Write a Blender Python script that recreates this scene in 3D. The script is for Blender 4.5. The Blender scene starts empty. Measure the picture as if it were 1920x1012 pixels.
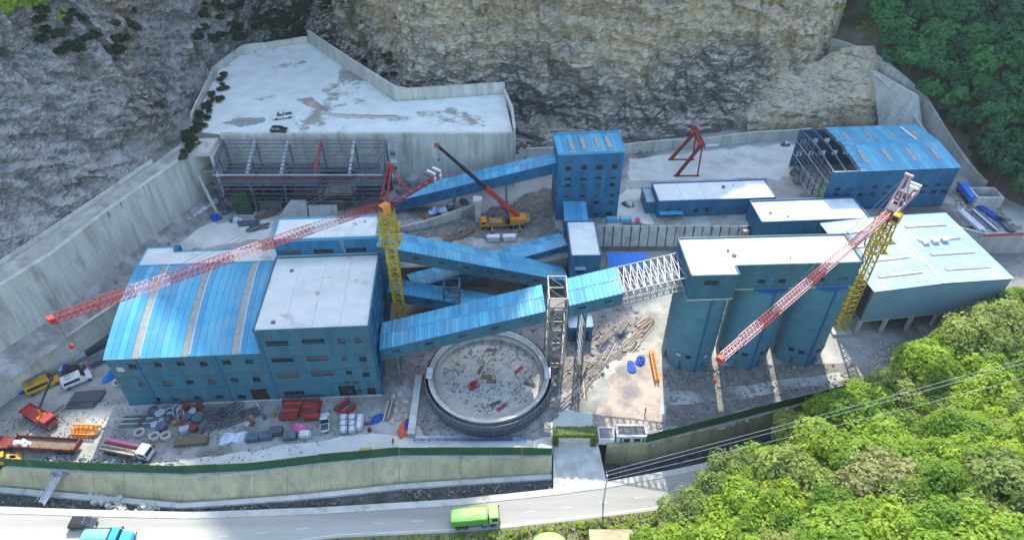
import bpy, bmesh, math, random
from mathutils import Vector, Matrix, noise
random.seed(11)
R = math.radians
# ------------------------------------------------------------------ camera, sky, sun, exposure
FPX, TILT, CAMH = 1290.0, R(40.5), 120.0
RZ = 5.0                                          # level of the front road; the yard is at 8, the terrace at 15, the pad at 31
SC = bpy.context.scene
COL = SC.collection
cam_d = bpy.data.cameras.new('camera')
cam_d.sensor_width = 36.0
cam_d.lens = 36.0 * FPX / 1920.0
cam_d.clip_start = 1.0
cam_d.clip_end = 6000.0
cam = bpy.data.objects.new('camera', cam_d)
COL.objects.link(cam)
cam.location = (0, 0, CAMH)
cam.rotation_euler = (R(90) - TILT, 0, 0)
SC.camera = cam

SUN_EL, SUN_AZ = R(46), math.atan2(0.13, 1.0)      # azimuth from +Y towards +X
world = bpy.data.worlds.new('World')
SC.world = world
world.use_nodes = True
wn = world.node_tree
sky = wn.nodes.new('ShaderNodeTexSky')
sky.sky_type = 'NISHITA'
sky.sun_disc = False
sky.sun_elevation = SUN_EL
sky.sun_rotation = SUN_AZ
sky.air_density = 1.0
sky.dust_density = 1.0
sky.ozone_density = 1.2
bg = wn.nodes['Background']
bg.inputs['Strength'].default_value = 0.15
wn.links.new(sky.outputs[0], bg.inputs['Color'])
sun_d = bpy.data.lights.new('sun', 'SUN')
sun_d.energy = 2.1
sun_d.angle = R(0.6)
sun_d.color = (1.0, 0.94, 0.85)
sun = bpy.data.objects.new('sun', sun_d)
COL.objects.link(sun)
sdir = Vector((math.sin(SUN_AZ) * math.cos(SUN_EL), math.cos(SUN_AZ) * math.cos(SUN_EL), math.sin(SUN_EL)))
sun.rotation_euler = sdir.to_track_quat('Z', 'Y').to_euler()
sun.location = (0, 300, 400)
vs = SC.view_settings
vs.view_transform = 'Standard'
vs.look = 'None'
vs.exposure = 2.12
vs.gamma = 1.0
vs.use_curve_mapping = False

# ------------------------------------------------------------------ survey: pixel of the photograph + height -> place
CT, ST = math.cos(TILT), math.sin(TILT)
def ray(px, py):
    x = (px - 960) / FPX
    y = -(py - 506) / FPX
    return Vector((x, CT + y * ST, -ST + y * CT))
def P(px, py, z):
    r = ray(px, py)
    t = (z - CAMH) / r.z
    return Vector((r.x * t, r.y * t, z))
def HZ(xy, py):
    y = -(py - 506) / FPX
    Y = xy[1]
    return CAMH + (y * Y * CT - Y * ST) / (CT + y * ST)
def sstep(a, b, x):
    t = max(0.0, min(1.0, (x - a) / (b - a)))
    return t * t * (3 - 2 * t)
def yz(x, y):                                     # yard level: 8 m, dipping to the gate
    return 8.0 - 0.7 * sstep(5, 10, x) * (1 - sstep(17, 26, x)) * sstep(90, 81, y)
def PG(px, py):                                   # point on the yard
    z = 8.0
    for i in range(6):
        p = P(px, py, z)
        z = yz(p.x, p.y)
    return P(px, py, z)
def lerp(a, b, t):
    return a + (b - a) * t
def polyat(pts, x):
    if x <= pts[0][0]: return pts[0][1]
    for (x0, y0), (x1, y1) in zip(pts, pts[1:]):
        if x <= x1: return lerp(y0, y1, (x - x0) / (x1 - x0))
    return pts[-1][1]

# ------------------------------------------------------------------ materials
MATS = {}
def mat(name, c1, c2=None, scale=0.25, rough=0.8, bump=0.0, bscale=2.0, metal=0.0, stretch=(1, 1, 1),
        dirt=None, dscale=0.08, dlo=0.5, dhi=0.62, spec=0.3, objvar=0.0, lo=0.35, hi=0.65, local=False, trans=0.0, streak=None, lines=None, warm=False, panels=None):
    if warm:                                           # dusty concrete and stone: a little less blue
        c1 = (c1[0], c1[1], c1[2] * .9); c2 = c2 and (c2[0], c2[1], c2[2] * .9); dirt = dirt and (dirt[0], dirt[1], dirt[2] * .9)
    m = bpy.data.materials.new(name)
    MATS[name] = m
    m.use_nodes = True
    nt = m.node_tree
    N, L = nt.nodes, nt.links
    b = N['Principled BSDF']
    b.inputs['Roughness'].default_value = rough
    b.inputs['Metallic'].default_value = metal
    b.inputs['Specular IOR Level'].default_value = spec
    if local:
        g = N.new('ShaderNodeTexCoord'); pos = g.outputs['Object']
    else:
        g = N.new('ShaderNodeNewGeometry'); pos = g.outputs['Position']
    mp = N.new('ShaderNodeMapping')
    mp.inputs['Scale'].default_value = stretch
    L.new(pos, mp.inputs['Vector'])
    def nz(sc, det=6, ro=0.6, vec=None):
        n = N.new('ShaderNodeTexNoise')
        n.inputs['Scale'].default_value = sc
        n.inputs['Detail'].default_value = det
        n.inputs['Roughness'].default_value = ro
        L.new(vec if vec is not None else mp.outputs[0], n.inputs['Vector'])
        return n.outputs['Fac']
    def ramp(f, lo_, hi_):
        r = N.new('ShaderNodeMapRange')
        r.inputs['From Min'].default_value = lo_
        r.inputs['From Max'].default_value = hi_
        L.new(f, r.inputs['Value'])
        return r.outputs[0]
    def mix(f, a, bcol):
        x = N.new('ShaderNodeMix'); x.data_type = 'RGBA'
        L.new(f, x.inputs[0])
        for k, v in ((6, a), (7, bcol)):
            if isinstance(v, tuple): x.inputs[k].default_value = (*v, 1)
            else: L.new(v, x.inputs[k])
        return x.outputs[2]
    c2 = c2 or tuple(v * 0.8 for v in c1)
    col = mix(ramp(nz(scale), lo, hi), c1, c2)
    if dirt:
        col = mix(ramp(nz(dscale, 8, 0.65), dlo, dhi), col, dirt)
    if panels:                                         # sheets that faded unevenly: (width, height, amount)
        sn = N.new('ShaderNodeVectorMath'); sn.operation = 'SNAP'; sn.inputs[1].default_value = (panels[0], panels[0], panels[1]); L.new(pos, sn.inputs[0])
        wn_ = N.new('ShaderNodeTexWhiteNoise'); L.new(sn.outputs[0], wn_.inputs['Vector'])
        k_ = N.new('ShaderNodeMath'); k_.operation = 'MULTIPLY'; k_.inputs[1].default_value = panels[2]; L.new(wn_.outputs['Value'], k_.inputs[0])
        col = mix(k_.outputs[0], col, tuple(min(1.0, v * 1.5 + .02) for v in c1))
    if streak:                                         # rain runs: (colour, strength)
        mp2 = N.new('ShaderNodeMapping'); mp2.inputs['Scale'].default_value = (1, 1, .07); L.new(pos, mp2.inputs['Vector'])
        f = ramp(nz(.9, 5, .6, mp2.outputs[0]), .5, .78)
        k_ = N.new('ShaderNodeMath'); k_.operation = 'MULTIPLY'; k_.inputs[1].default_value = streak[1]; L.new(f, k_.inputs[0])
        col = mix(k_.outputs[0], col, streak[0])
    if lines:                                          # formwork or sheet joints: (period in z, strength)
        sp_ = N.new('ShaderNodeSeparateXYZ'); L.new(pos, sp_.inputs[0])
        w_ = N.new('ShaderNodeMath'); w_.operation = 'PINGPONG'; w_.inputs[1].default_value = lines[0] / 2; L.new(sp_.outputs[2], w_.inputs[0])
        f = ramp(w_.outputs[0], .09, .02)
        k_ = N.new('ShaderNodeMath'); k_.operation = 'MULTIPLY'; k_.inputs[1].default_value = lines[1]; L.new(f, k_.inputs[0])
        col = mix(k_.outputs[0], col, tuple(v * .35 for v in c2))
    if objvar:
        oi = N.new('ShaderNodeObjectInfo')
        hs = N.new('ShaderNodeHueSaturation')
        r1 = N.new('ShaderNodeMapRange')
        r1.inputs['To Min'].default_value = 1 - objvar
        r1.inputs['To Max'].default_value = 1 + objvar
        L.new(oi.outputs['Random'], r1.inputs['Value'])
        L.new(r1.outputs[0], hs.inputs['Value'])
        r2 = N.new('ShaderNodeMapRange')
        r2.inputs['To Min'].default_value = 0.5 + objvar * 0.07
        r2.inputs['To Max'].default_value = 0.5 - objvar * 0.07
        L.new(oi.outputs['Random'], r2.inputs['Value'])
        L.new(r2.outputs[0], hs.inputs['Hue'])
        L.new(col, hs.inputs['Color'])
        col = hs.outputs[0]
    L.new(col, b.inputs['Base Color'])
    if bump:
        bp = N.new('ShaderNodeBump')
        bp.inputs['Strength'].default_value = min(1.0, bump)
        bp.inputs['Distance'].default_value = 0.3 * max(1.0, bump)
        L.new(nz(bscale, 8, 0.7), bp.inputs['Height'])
        L.new(bp.outputs[0], b.inputs['Normal'])
    if trans:
        tr = N.new('ShaderNodeBsdfTranslucent')
        hs2 = N.new('ShaderNodeHueSaturation')
        hs2.inputs['Value'].default_value = 1.6
        hs2.inputs['Hue'].default_value = 0.48
        L.new(col, hs2.inputs['Color'])
        L.new(hs2.outputs[0], tr.inputs['Color'])
        ms = N.new('ShaderNodeMixShader')
        ms.inputs[0].default_value = trans
        L.new(b.outputs[0], ms.inputs[1])
        L.new(tr.outputs[0], ms.inputs[2])
        L.new(ms.outputs[0], N['Material Output'].inputs['Surface'])
    return m
mat('yard', (0.38, 0.375, 0.36), (0.24, 0.235, 0.225), 0.16, 0.9, 0.5, 1.5, dirt=(0.13, 0.12, 0.105), dscale=0.06, dlo=0.48, dhi=0.64, warm=True)
mat('lane', (0.56, 0.56, 0.54), (0.44, 0.44, 0.42), 0.2, 0.85, 0.2, 2, dirt=(0.33, 0.32, 0.30), dscale=0.09, dlo=0.55, dhi=0.7, warm=True)
mat('tan_earth', (0.44, 0.355, 0.265), (0.34, 0.28, 0.215), 0.3, 0.9, 0.5, 2, dirt=(0.20, 0.18, 0.16), dscale=0.14, dlo=0.48, dhi=0.62)
mat('dark_earth', (0.17, 0.155, 0.135), (0.27, 0.255, 0.235), 0.5, 0.95, 0.9, 2, dirt=(0.36, 0.35, 0.33), dscale=0.2, dlo=0.52, dhi=0.66)
mat('terrace', (0.38, 0.38, 0.365), (0.25, 0.245, 0.235), 0.1, 0.9, 0.5, 1.5, dirt=(0.13, 0.12, 0.11), dscale=0.05, dlo=0.5, dhi=0.62, warm=True)
mat('pad', (0.62, 0.64, 0.63), (0.52, 0.54, 0.53), 0.25, 0.85, 0.2, 2, dirt=(0.27, 0.25, 0.22), dscale=0.07, dlo=0.57, dhi=0.62, warm=True)
mat('road', (0.31, 0.302, 0.285), (0.235, 0.23, 0.22), 0.3, 0.9, 0.2, 6, stretch=(0.05, 1, 1), dirt=(0.37, 0.36, 0.335), dscale=0.10, dlo=0.5, dhi=0.66, warm=True)
mat('shoulder', (0.46, 0.45, 0.43), (0.36, 0.35, 0.335), 0.4, 0.9, 0.2, 3, dirt=(0.25, 0.24, 0.22), dscale=0.3, dlo=0.55, dhi=0.7, warm=True)
mat('paint_white', (0.6, 0.6, 0.58), (0.42, 0.41, 0.39), 0.6, 0.8)
mat('ditch', (0.05, 0.055, 0.05), (0.10, 0.10, 0.09), 0.4, 0.95, 1.0, 2, dirt=(0.035, 0.05, 0.03), dscale=0.3)
mat('upper_road', (0.36, 0.36, 0.345), (0.24, 0.235, 0.225), 0.3, 0.9, 0.4, 2, dirt=(0.47, 0.46, 0.44), dscale=0.14, dlo=0.5, dhi=0.68, warm=True)
mat('ground', (0.10, 0.12, 0.06), (0.16, 0.14, 0.10), 0.05, 0.95, 0.5, 1)
mat('concrete', (0.50, 0.495, 0.465), (0.38, 0.375, 0.355), 0.35, 0.85, 0.3, 3, stretch=(1, 1, 0.25), dirt=(0.22, 0.21, 0.19), dscale=0.22, dlo=0.54, dhi=0.75, streak=((0.17, 0.165, 0.15), .6), lines=(1.5, .22), warm=True)
mat('concrete_green', (0.42, 0.365, 0.225), (0.31, 0.275, 0.175), 0.3, 0.85, 0.25, 3, stretch=(1, 1, 0.2), dirt=(0.19, 0.18, 0.13), streak=((0.15, 0.145, 0.10), .6), dscale=0.16, dlo=0.54, dhi=0.72, warm=True)
mat('concrete_light', (0.48, 0.475, 0.455), (0.38, 0.375, 0.36), 0.5, 0.85, 0.15, 3, dirt=(0.30, 0.29, 0.27), dscale=0.25, dlo=0.52, dhi=0.7, warm=True)
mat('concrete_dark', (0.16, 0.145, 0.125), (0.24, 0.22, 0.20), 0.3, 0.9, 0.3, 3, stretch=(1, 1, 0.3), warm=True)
mat('roof_white', (0.66, 0.66, 0.65), (0.58, 0.58, 0.57), 0.35, 0.7, 0.1, 3, dirt=(0.44, 0.43, 0.41), dscale=0.11, dlo=0.52, dhi=0.72, warm=True)
mat('roof_grey', (0.57, 0.57, 0.555), (0.49, 0.49, 0.48), 0.3, 0.8, 0.1, 3, dirt=(0.37, 0.36, 0.345), dscale=0.10, dlo=0.55, dhi=0.62, streak=None, warm=True)
mat('wall_teal', (0.030, 0.108, 0.138), (0.025, 0.090, 0.118), 0.12, 0.55, 0.05, 4, stretch=(1, 1, 0.35), spec=0.3, dirt=(0.05, 0.10, 0.12), dscale=0.2, dlo=0.5, dhi=0.75, streak=((0.085, 0.10, 0.10), .5), lines=(1.4, .3), panels=(1.1, 4.2, .35))  # same sheet as wall_blue; warm bounce light put into the colour
mat('wall_blue', (0.006, 0.098, 0.180), (0.005, 0.083, 0.155), 0.12, 0.5, 0.05, 4, stretch=(1, 1, 0.35), spec=0.35, dirt=(0.02, 0.088, 0.15), dscale=0.2, dlo=0.5, dhi=0.8, streak=((0.05, 0.085, 0.12), .45), lines=(1.4, .3), panels=(1.1, 4.2, .5))
mat('silo_teal', (0.062, 0.168, 0.208), (0.050, 0.145, 0.185), 0.12, 0.55, 0.05, 4, stretch=(1, 1, 0.35), spec=0.3, dirt=(0.08, 0.155, 0.18), dscale=0.2, dlo=0.5, dhi=0.8, streak=((0.12, 0.15, 0.155), .45), lines=(1.13, .25), panels=(1.6, 1.13, .25))
mat('wall_grey', (0.15, 0.245, 0.28), (0.13, 0.215, 0.25), 0.15, 0.5, 0.05, 4, spec=0.4, streak=((0.12, 0.15, 0.165), .4))
mat('roof_blue', (0.062, 0.300, 0.425), (0.050, 0.26, 0.38), 0.2, 0.45, 0.05, 4, spec=0.4, dirt=(0.15, 0.32, 0.40), dscale=0.18, dlo=0.46, dhi=0.74, objvar=0.14)  # same sheet as the walls; brighter sky light put into the colour
mat('roof_pale', (0.27, 0.385, 0.45), (0.23, 0.345, 0.415), 0.3, 0.45, 0.05, 4, spec=0.4, dirt=(0.42, 0.46, 0.47), dscale=0.12, dlo=0.5, dhi=0.7, objvar=0.1)
mat('skylight', (0.30, 0.30, 0.25), (0.22, 0.22, 0.19), 0.8, 0.5, spec=0.5)
mat('trim_blue', (0.02, 0.11, 0.23), (0.018, 0.09, 0.19), 0.3, 0.5)
mat('opening', (0.012, 0.012, 0.012), (0.04, 0.032, 0.025), 0.9, 0.6)
mat('boarded', (0.12, 0.10, 0.08), (0.06, 0.05, 0.045), 1.5, 0.8)
mat('glass_dark', (0.015, 0.02, 0.025), (0.02, 0.025, 0.03), 1, 0.15, spec=0.6)
mat('frame_dark', (0.03, 0.06, 0.085), None, 1, 0.5)
mat('steel_grey', (0.13, 0.155, 0.18), (0.08, 0.095, 0.11), 0.6, 0.55, metal=0.2)
mat('steel_dark', (0.06, 0.07, 0.08), (0.10, 0.11, 0.12), 0.6, 0.6, metal=0.2)
mat('steel_white', (0.42, 0.44, 0.45), (0.30, 0.31, 0.32), 0.8, 0.5)
mat('steel_galv', (0.30, 0.29, 0.27), (0.18, 0.165, 0.15), 1.2, 0.55, metal=0.2)
mat('red', (0.42, 0.035, 0.03), (0.30, 0.03, 0.028), 0.8, 0.5, dirt=(0.22, 0.08, 0.06), dscale=0.5)
mat('red_crane', (0.30, 0.042, 0.038), (0.22, 0.035, 0.032), 0.8, 0.65)
mat('crane_pink', (0.50, 0.22, 0.21), (0.50, 0.33, 0.32), 1.0, 0.6)  # paler red; on the right crane sunlight is put into the colour
mat('dark_red', (0.14, 0.025, 0.022), (0.19, 0.045, 0.035), 0.8, 0.7)
mat('pink', (0.62, 0.16, 0.26), (0.52, 0.14, 0.2), 0.8, 0.7)
mat('yellow', (0.55, 0.31, 0.025), (0.42, 0.24, 0.02), 0.9, 0.55, dirt=(0.30, 0.22, 0.10), dscale=0.5, dlo=0.52, dhi=0.75)
mat('yellow_crane', (0.52, 0.38, 0.03), (0.38, 0.27, 0.03), 0.9, 0.5, dirt=(0.2, 0.15, 0.05), dscale=0.6)
mat('orange', (0.62, 0.23, 0.03), (0.5, 0.18, 0.03), 0.8, 0.6)
mat('orange_red', (0.68, 0.12, 0.05), (0.55, 0.1, 0.05), 0.6, 0.6)
mat('rust_yellow', (0.36, 0.22, 0.07), (0.24, 0.14, 0.06), 0.9, 0.65)
mat('fence_green', (0.020, 0.085, 0.030), (0.016, 0.065, 0.025), 0.4, 0.7, dirt=(0.05, 0.09, 0.03), dscale=0.3)
mat('hedge_yellow', (0.10, 0.13, 0.02), (0.05, 0.08, 0.02), 1.5, 0.8, 0.5, 6)
mat('blue_tarp', (0.010, 0.075, 0.36), (0.012, 0.06, 0.26), 0.8, 0.5, 0.6, 3)
mat('bright_blue', (0.012, 0.20, 0.62), (0.012, 0.16, 0.5), 0.4, 0.5)
mat('white_tarp', (0.62, 0.64, 0.65), (0.42, 0.46, 0.50), 0.8, 0.6, 0.6, 2)
mat('grey_tarp', (0.055, 0.085, 0.11), (0.09, 0.125, 0.15), 0.7, 0.6, 0.4, 3)
mat('white_paint', (0.62, 0.62, 0.60), (0.50, 0.50, 0.48), 0.9, 0.5, spec=0.4, dirt=(0.38, 0.36, 0.32), dscale=0.5, dlo=0.55, dhi=0.75)
mat('black_paint', (0.018, 0.018, 0.02), (0.025, 0.025, 0.028), 1, 0.25, spec=0.6)
mat('rubber', (0.014, 0.014, 0.014), (0.03, 0.028, 0.026), 2, 0.9)
mat('lime_paint', (0.24, 0.47, 0.10), (0.30, 0.52, 0.15), 0.8, 0.55, 0.3, 3, dirt=(0.30, 0.38, 0.20), dscale=0.6, dlo=0.5, dhi=0.7, local=True)
mat('lime_dark', (0.14, 0.34, 0.05), (0.10, 0.26, 0.04), 0.8, 0.5)
mat('mint_tarp', (0.16, 0.46, 0.34), (0.20, 0.50, 0.38), 0.6, 0.6, 0.5, 2)
mat('cyan_paint', (0.03, 0.36, 0.62), (0.03, 0.3, 0.55), 0.8, 0.4, spec=0.5)
mat('timber', (0.20, 0.14, 0.09), (0.13, 0.09, 0.06), 0.7, 0.85)
mat('sand_bag', (0.45, 0.38, 0.29), (0.36, 0.30, 0.23), 0.8, 0.9, 0.5, 3)
mat('rubble_grey', (0.27, 0.26, 0.25), (0.17, 0.16, 0.15), 0.9, 0.95, objvar=0.0, warm=True)
mat('rubble_dark', (0.10, 0.095, 0.09), (0.20, 0.18, 0.165), 0.6, 0.95, warm=True)
mat('rubble_pale', (0.45, 0.43, 0.40), (0.34, 0.32, 0.30), 0.7, 0.95, warm=True)
mat('cable', (0.40, 0.41, 0.42), (0.3, 0.3, 0.3), 1, 0.5)
mat('bark', (0.10, 0.075, 0.05), (0.15, 0.12, 0.09), 2, 0.95)
mat('leaf_bright', (0.275, 0.385, 0.042), (0.15, 0.28, 0.026), 0.45, 0.6, objvar=0.28, trans=0.45, local=True)
mat('leaf_olive', (0.27, 0.325, 0.085), (0.165, 0.235, 0.052), 0.45, 0.6, objvar=0.25, trans=0.42, local=True)
mat('leaf_pale', (0.30, 0.30, 0.12), (0.20, 0.23, 0.075), 0.6, 0.6, objvar=0.1, trans=0.4, local=True)
mat('leaf_deep', (0.048, 0.185, 0.058), (0.024, 0.112, 0.038), 0.45, 0.6, objvar=0.4, trans=0.35, local=True)
mat('leaf_dark', (0.022, 0.04, 0.016), (0.03, 0.045, 0.02), 0.45, 0.75, objvar=0.3, trans=0.2, local=True)
mat('grass', (0.15, 0.21, 0.045), (0.24, 0.21, 0.10), 0.5, 0.9, objvar=0.1, trans=0.2)
mat('hill_soil', (0.05, 0.07, 0.02), (0.10, 0.085, 0.05), 0.2, 0.95, 0.8, 1.5)
mat('brown_slope', (0.16, 0.12, 0.085), (0.09, 0.075, 0.05), 0.12, 0.95, 0.9, 1.2, dirt=(0.05, 0.06, 0.03), dscale=0.08, dlo=0.5, dhi=0.6)
mat('shade_mountain', (0.05, 0.08, 0.03), (0.14, 0.12, 0.09), 0.03, 0.95)

# ------------------------------------------------------------------ mesh builder and scene helpers
class MB:
    def __init__(s):
        s.v = []; s.f = []
    def poly(s, pts):
        n = len(s.v); s.v += [Vector(p) for p in pts]; s.f.append(list(range(n, n + len(pts)))); return s
    def hexa(s, p):                                   # 8 points: bottom loop, top loop
        n = len(s.v); s.v += [Vector(q) for q in p]
        for a in ((3, 2, 1, 0), (4, 5, 6, 7), (0, 1, 5, 4), (1, 2, 6, 5), (2, 3, 7, 6), (3, 0, 4, 7)):
            s.f.append([n + k for k in a])
        return s
    def box(s, x0, x1, y0, y1, z0, z1):
        return s.hexa([(x0, y0, z0), (x1, y0, z0), (x1, y1, z0), (x0, y1, z0), (x0, y0, z1), (x1, y0, z1), (x1, y1, z1), (x0, y1, z1)])
    def frustum(s, a, z0, b, z1):                     # a, b = (x0, x1, y0, y1)
        return s.hexa([(a[0], a[2], z0), (a[1], a[2], z0), (a[1], a[3], z0), (a[0], a[3], z0), (b[0], b[2], z1), (b[1], b[2], z1), (b[1], b[3], z1), (b[0], b[3], z1)])
    def obox(s, o, a, b, c):                          # corner + three edge vectors
        o, a, b, c = map(Vector, (o, a, b, c))
        return s.hexa([o, o + a, o + a + b, o + b, o + c, o + a + c, o + a + b + c, o + b + c])
    def beam(s, p, q, w, h=None, up=(0, 0, 1)):
        p, q = Vector(p), Vector(q); h = h or w
        d = (q - p).normalized()
        u = Vector(up)
        if abs(d.dot(u)) > 0.98: u = Vector((0, 1, 0))
        r = d.cross(u).normalized(); t = r.cross(d)
        a, b = r * w / 2, t * h / 2
        return s.hexa([p - a - b, p + a - b, p + a + b, p - a + b, q - a - b, q + a - b, q + a + b, q - a + b])
    def tube(s, p, q, r0, r1=None, n=8, caps=True):
        p, q = Vector(p), Vector(q); r1 = r0 if r1 is None else r1
        d = (q - p).normalized()
        u = Vector((0, 0, 1)) if abs(d.z) < 0.95 else Vector((0, 1, 0))
        a = d.cross(u).normalized(); b = a.cross(d)
        k = len(s.v)
        for c, rr in ((p, r0), (q, r1)):
            for i in range(n):
                t = 2 * math.pi * i / n
                s.v.append(c + a * math.cos(t) * rr + b * math.sin(t) * rr)
        for i in range(n):
            j = (i + 1) % n
            s.f.append([k + j, k + i, k + n + i, k + n + j])
        if caps:
            s.f.append([k + i for i in range(n)]); s.f.append([k + n + i for i in reversed(range(n))])
        return s
    def prism(s, pts, z0, z1):
        k = len(s.v); n = len(pts)
        for z in (z0, z1):
            for p in pts: s.v.append(Vector((p[0], p[1], z)))
        for i in range(n):
            j = (i + 1) % n; s.f.append([k + i, k + j, k + n + j, k + n + i])
        s.f.append([k + n + i for i in range(n)]); s.f.append([k + i for i in reversed(range(n))])
        return s
    def lathe(s, prof, n=24, c=(0, 0, 0), closed=False):
        k = len(s.v); c = Vector(c); m = len(prof)
        for r, z in prof:
            for i in range(n):
                t = 2 * math.pi * i / n
                s.v.append(c + Vector((r * math.cos(t), r * math.sin(t), z)))
        for a in range(m if closed else m - 1):
            b = (a + 1) % m
            for i in range(n):
                j = (i + 1) % n
                s.f.append([k + a * n + i, k + a * n + j, k + b * n + j, k + b * n + i])
        return s
    def side(s, prof, y0, y1):                        # extrude an x-z outline along y
        k = len(s.v); n = len(prof)
        for y in (y0, y1):
            for x, z in prof: s.v.append(Vector((x, y, z)))
        for i in range(n):
            j = (i + 1) % n; s.f.append([k + i, k + j, k + n + j, k + n + i])
        s.f.append([k + i for i in reversed(range(n))]); s.f.append([k + n + i for i in range(n)])
        return s
    def blob(s, c, rx, ry, rz, n=10, m=6, jit=0.15, seed=0):
        rnd = random.Random(seed); k = len(s.v); c = Vector(c)
        for a in range(m + 1):
            ph = math.pi / 2 * a / m
            for i in range(n):
                t = 2 * math.pi * i / n
                j = 1 + (rnd.random() - 0.5) * 2 * jit
                s.v.append(c + Vector((rx * math.cos(ph) * math.cos(t) * j, ry * math.cos(ph) * math.sin(t) * j, rz * math.sin(ph) * j)))
        for a in range(m):
            for i in range(n):
                j = (i + 1) % n
                s.f.append([k + a * n + i, k + a * n + j, k + (a + 1) * n + j, k + (a + 1) * n + i])
        return s
    def mesh(s, name, off=(0, 0, 0)):
        me = bpy.data.meshes.new(name)
        off = Vector(off)
        me.from_pydata([v - off for v in s.v], [], s.f)
        me.validate()
        return me
    def build(s, name, m, parent=None, loc=None, smooth=False, bevel=0.0, fix=True):
        """loc: world origin for a top-level mesh; with a parent the coordinates are world ones unless parent['local']."""
        if parent is None:
            off = Vector(loc) if loc is not None else Vector((0, 0, 0))
        else:
            off = Vector((0, 0, 0)) if parent.get('_loc') else WL[parent.name]
        me = s.mesh(name, off)
        if fix:
            bm = bmesh.new(); bm.from_mesh(me); bmesh.ops.recalc_face_normals(bm, faces=bm.faces); bm.to_mesh(me); bm.free()
        me.materials.append(MATS[m])
        if smooth: me.polygons.foreach_set('use_smooth', [True] * len(me.polygons))
        o = bpy.data.objects.new(name, me)
        COL.objects.link(o)
        if parent is not None:
            o.parent = parent
            WL[o.name] = off
        else:
            o.location = off
            WL[o.name] = off
        if bevel:
            bv = o.modifiers.new('bevel', 'BEVEL'); bv.width = bevel; bv.segments = 2; bv.limit_method = 'ANGLE'
        return o
WL = {}                                               # world origin in which a parent's part coordinates are written
LOCAL = set()
def tag(o, label, cat, group=None, kind=None):
    if label: o['label'] = label
    if cat: o['category'] = cat
    if group: o['group'] = group
    if kind: o['kind'] = kind
    return o
def thing(name, label, cat, loc, rz=0.0, group=None, local=False):
    o = bpy.data.objects.new(name, None)
    o.empty_display_size = 0.5
    COL.objects.link(o)
    o.location = loc
    o.rotation_euler = (0, 0, rz)
    WL[o.name] = Vector((0, 0, 0)) if local else Vector(loc)
    return tag(o, label, cat, group)
def inst(name, me, parent, M):                        # a copy of a part that shares mesh data; M in world coordinates
    o = bpy.data.objects.new(name, me)
    COL.objects.link(o)
    o.parent = parent
    o.matrix_local = Matrix.Translation(-WL[parent.name]) @ M
    WL[o.name] = Vector((0, 0, 0))
    return o
def dup(root, loc, rz, label=None, group=None, scale=None):
    def cp(o, par):
        c = o.copy(); COL.objects.link(c)
        if par is not None:
            c.parent = par
        for ch in list(o.children): cp(ch, c)
        return c
    r = cp(root, None)
    r.location = loc; r.rotation_euler = (0, 0, rz)
    if scale: r.scale = (scale, scale, scale)
    if label: r['label'] = label
    if group: r['group'] = group
    return r
def structure(name, mb, m, smooth=False):
    o = mb.build(name, m, smooth=smooth)
    o['kind'] = 'structure'
    return o
def basis(o, ex, ey, ez):
    return Matrix(((ex[0], ey[0], ez[0], o[0]), (ex[1], ey[1], ez[1], o[1]), (ex[2], ey[2], ez[2], o[2]), (0, 0, 0, 1)))
def heading(p, q):
    return math.atan2(q[1] - p[1], q[0] - p[0])

# ---- walls with real openings
def holed_wall(mb, O, U, V, L, H, holes, n, depth=0.35):
    O, U, V, n = map(Vector, (O, U, V, n))
    hs = [h for h in holes if h[0] > 0.05 and h[1] < L - 0.05 and h[2] > -0.01 and h[3] < H - 0.05]
    us = sorted({0.0, L, *[x for h in hs for x in h[:2]]})
    vs_ = sorted({0.0, H, *[max(0.0, x) for h in hs for x in h[2:4]]})
    for a, b in zip(us, us[1:]):
        run = None
        for c, d in zip(vs_, vs_[1:]):
            mu, mv = (a + b) / 2, (c + d) / 2
            inside = any(h[0] < mu < h[1] and h[2] < mv < h[3] for h in hs)
            if inside:
                if run: mb.poly([O + U * a + V * run[0], O + U * b + V * run[0], O + U * b + V * run[1], O + U * a + V * run[1]]); run = None
            else:
                run = (run[0], d) if run else (c, d)
        if run: mb.poly([O + U * a + V * run[0], O + U * b + V * run[0], O + U * b + V * run[1], O + U * a + V * run[1]])
    for h in hs:
        q = [O + U * h[0] + V * h[2], O + U * h[1] + V * h[2], O + U * h[1] + V * h[3], O + U * h[0] + V * h[3]]
        for i in range(4):
            j = (i + 1) % 4
            mb.poly([q[i], q[j], q[j] - n * depth, q[i] - n * depth])
    return hs
def wall_uv(O, U, px, py):                            # photograph pixel -> (u, z) on a vertical wall plane
    O, U = Vector(O), Vector(U)
    n = Vector((U.y, -U.x, 0)).normalized()
    c = Vector((0, 0, CAMH)); r = ray(px, py)
    t = (O - c).dot(n) / r.dot(n)
    p = c + r * t
    Uh = Vector((U.x, U.y, 0)).normalized()
    return (p - O).dot(Uh), p.z
def px_holes(O, U, rects, sc, ox, oy, zb, floor_z=None):
    out = []
    for (x0, x1, y0, y1) in rects:
        xm, ym = (x0 + x1) / 2 * sc + ox, (y0 + y1) / 2 * sc + oy
        u0 = wall_uv(O, U, x0 * sc + ox, ym)[0]; u1 = wall_uv(O, U, x1 * sc + ox, ym)[0]
        z1 = wall_uv(O, U, xm, y0 * sc + oy)[1]; z0 = wall_uv(O, U, xm, y1 * sc + oy)[1]
        um, zm = wall_uv(O, U, xm, ym)
        w = abs(u1 - u0); h = abs(z1 - z0)
        out.append((um - w / 2, um + w / 2, max(0.0, zm - h / 2 - zb), zm + h / 2 - zb))
    return out
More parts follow.
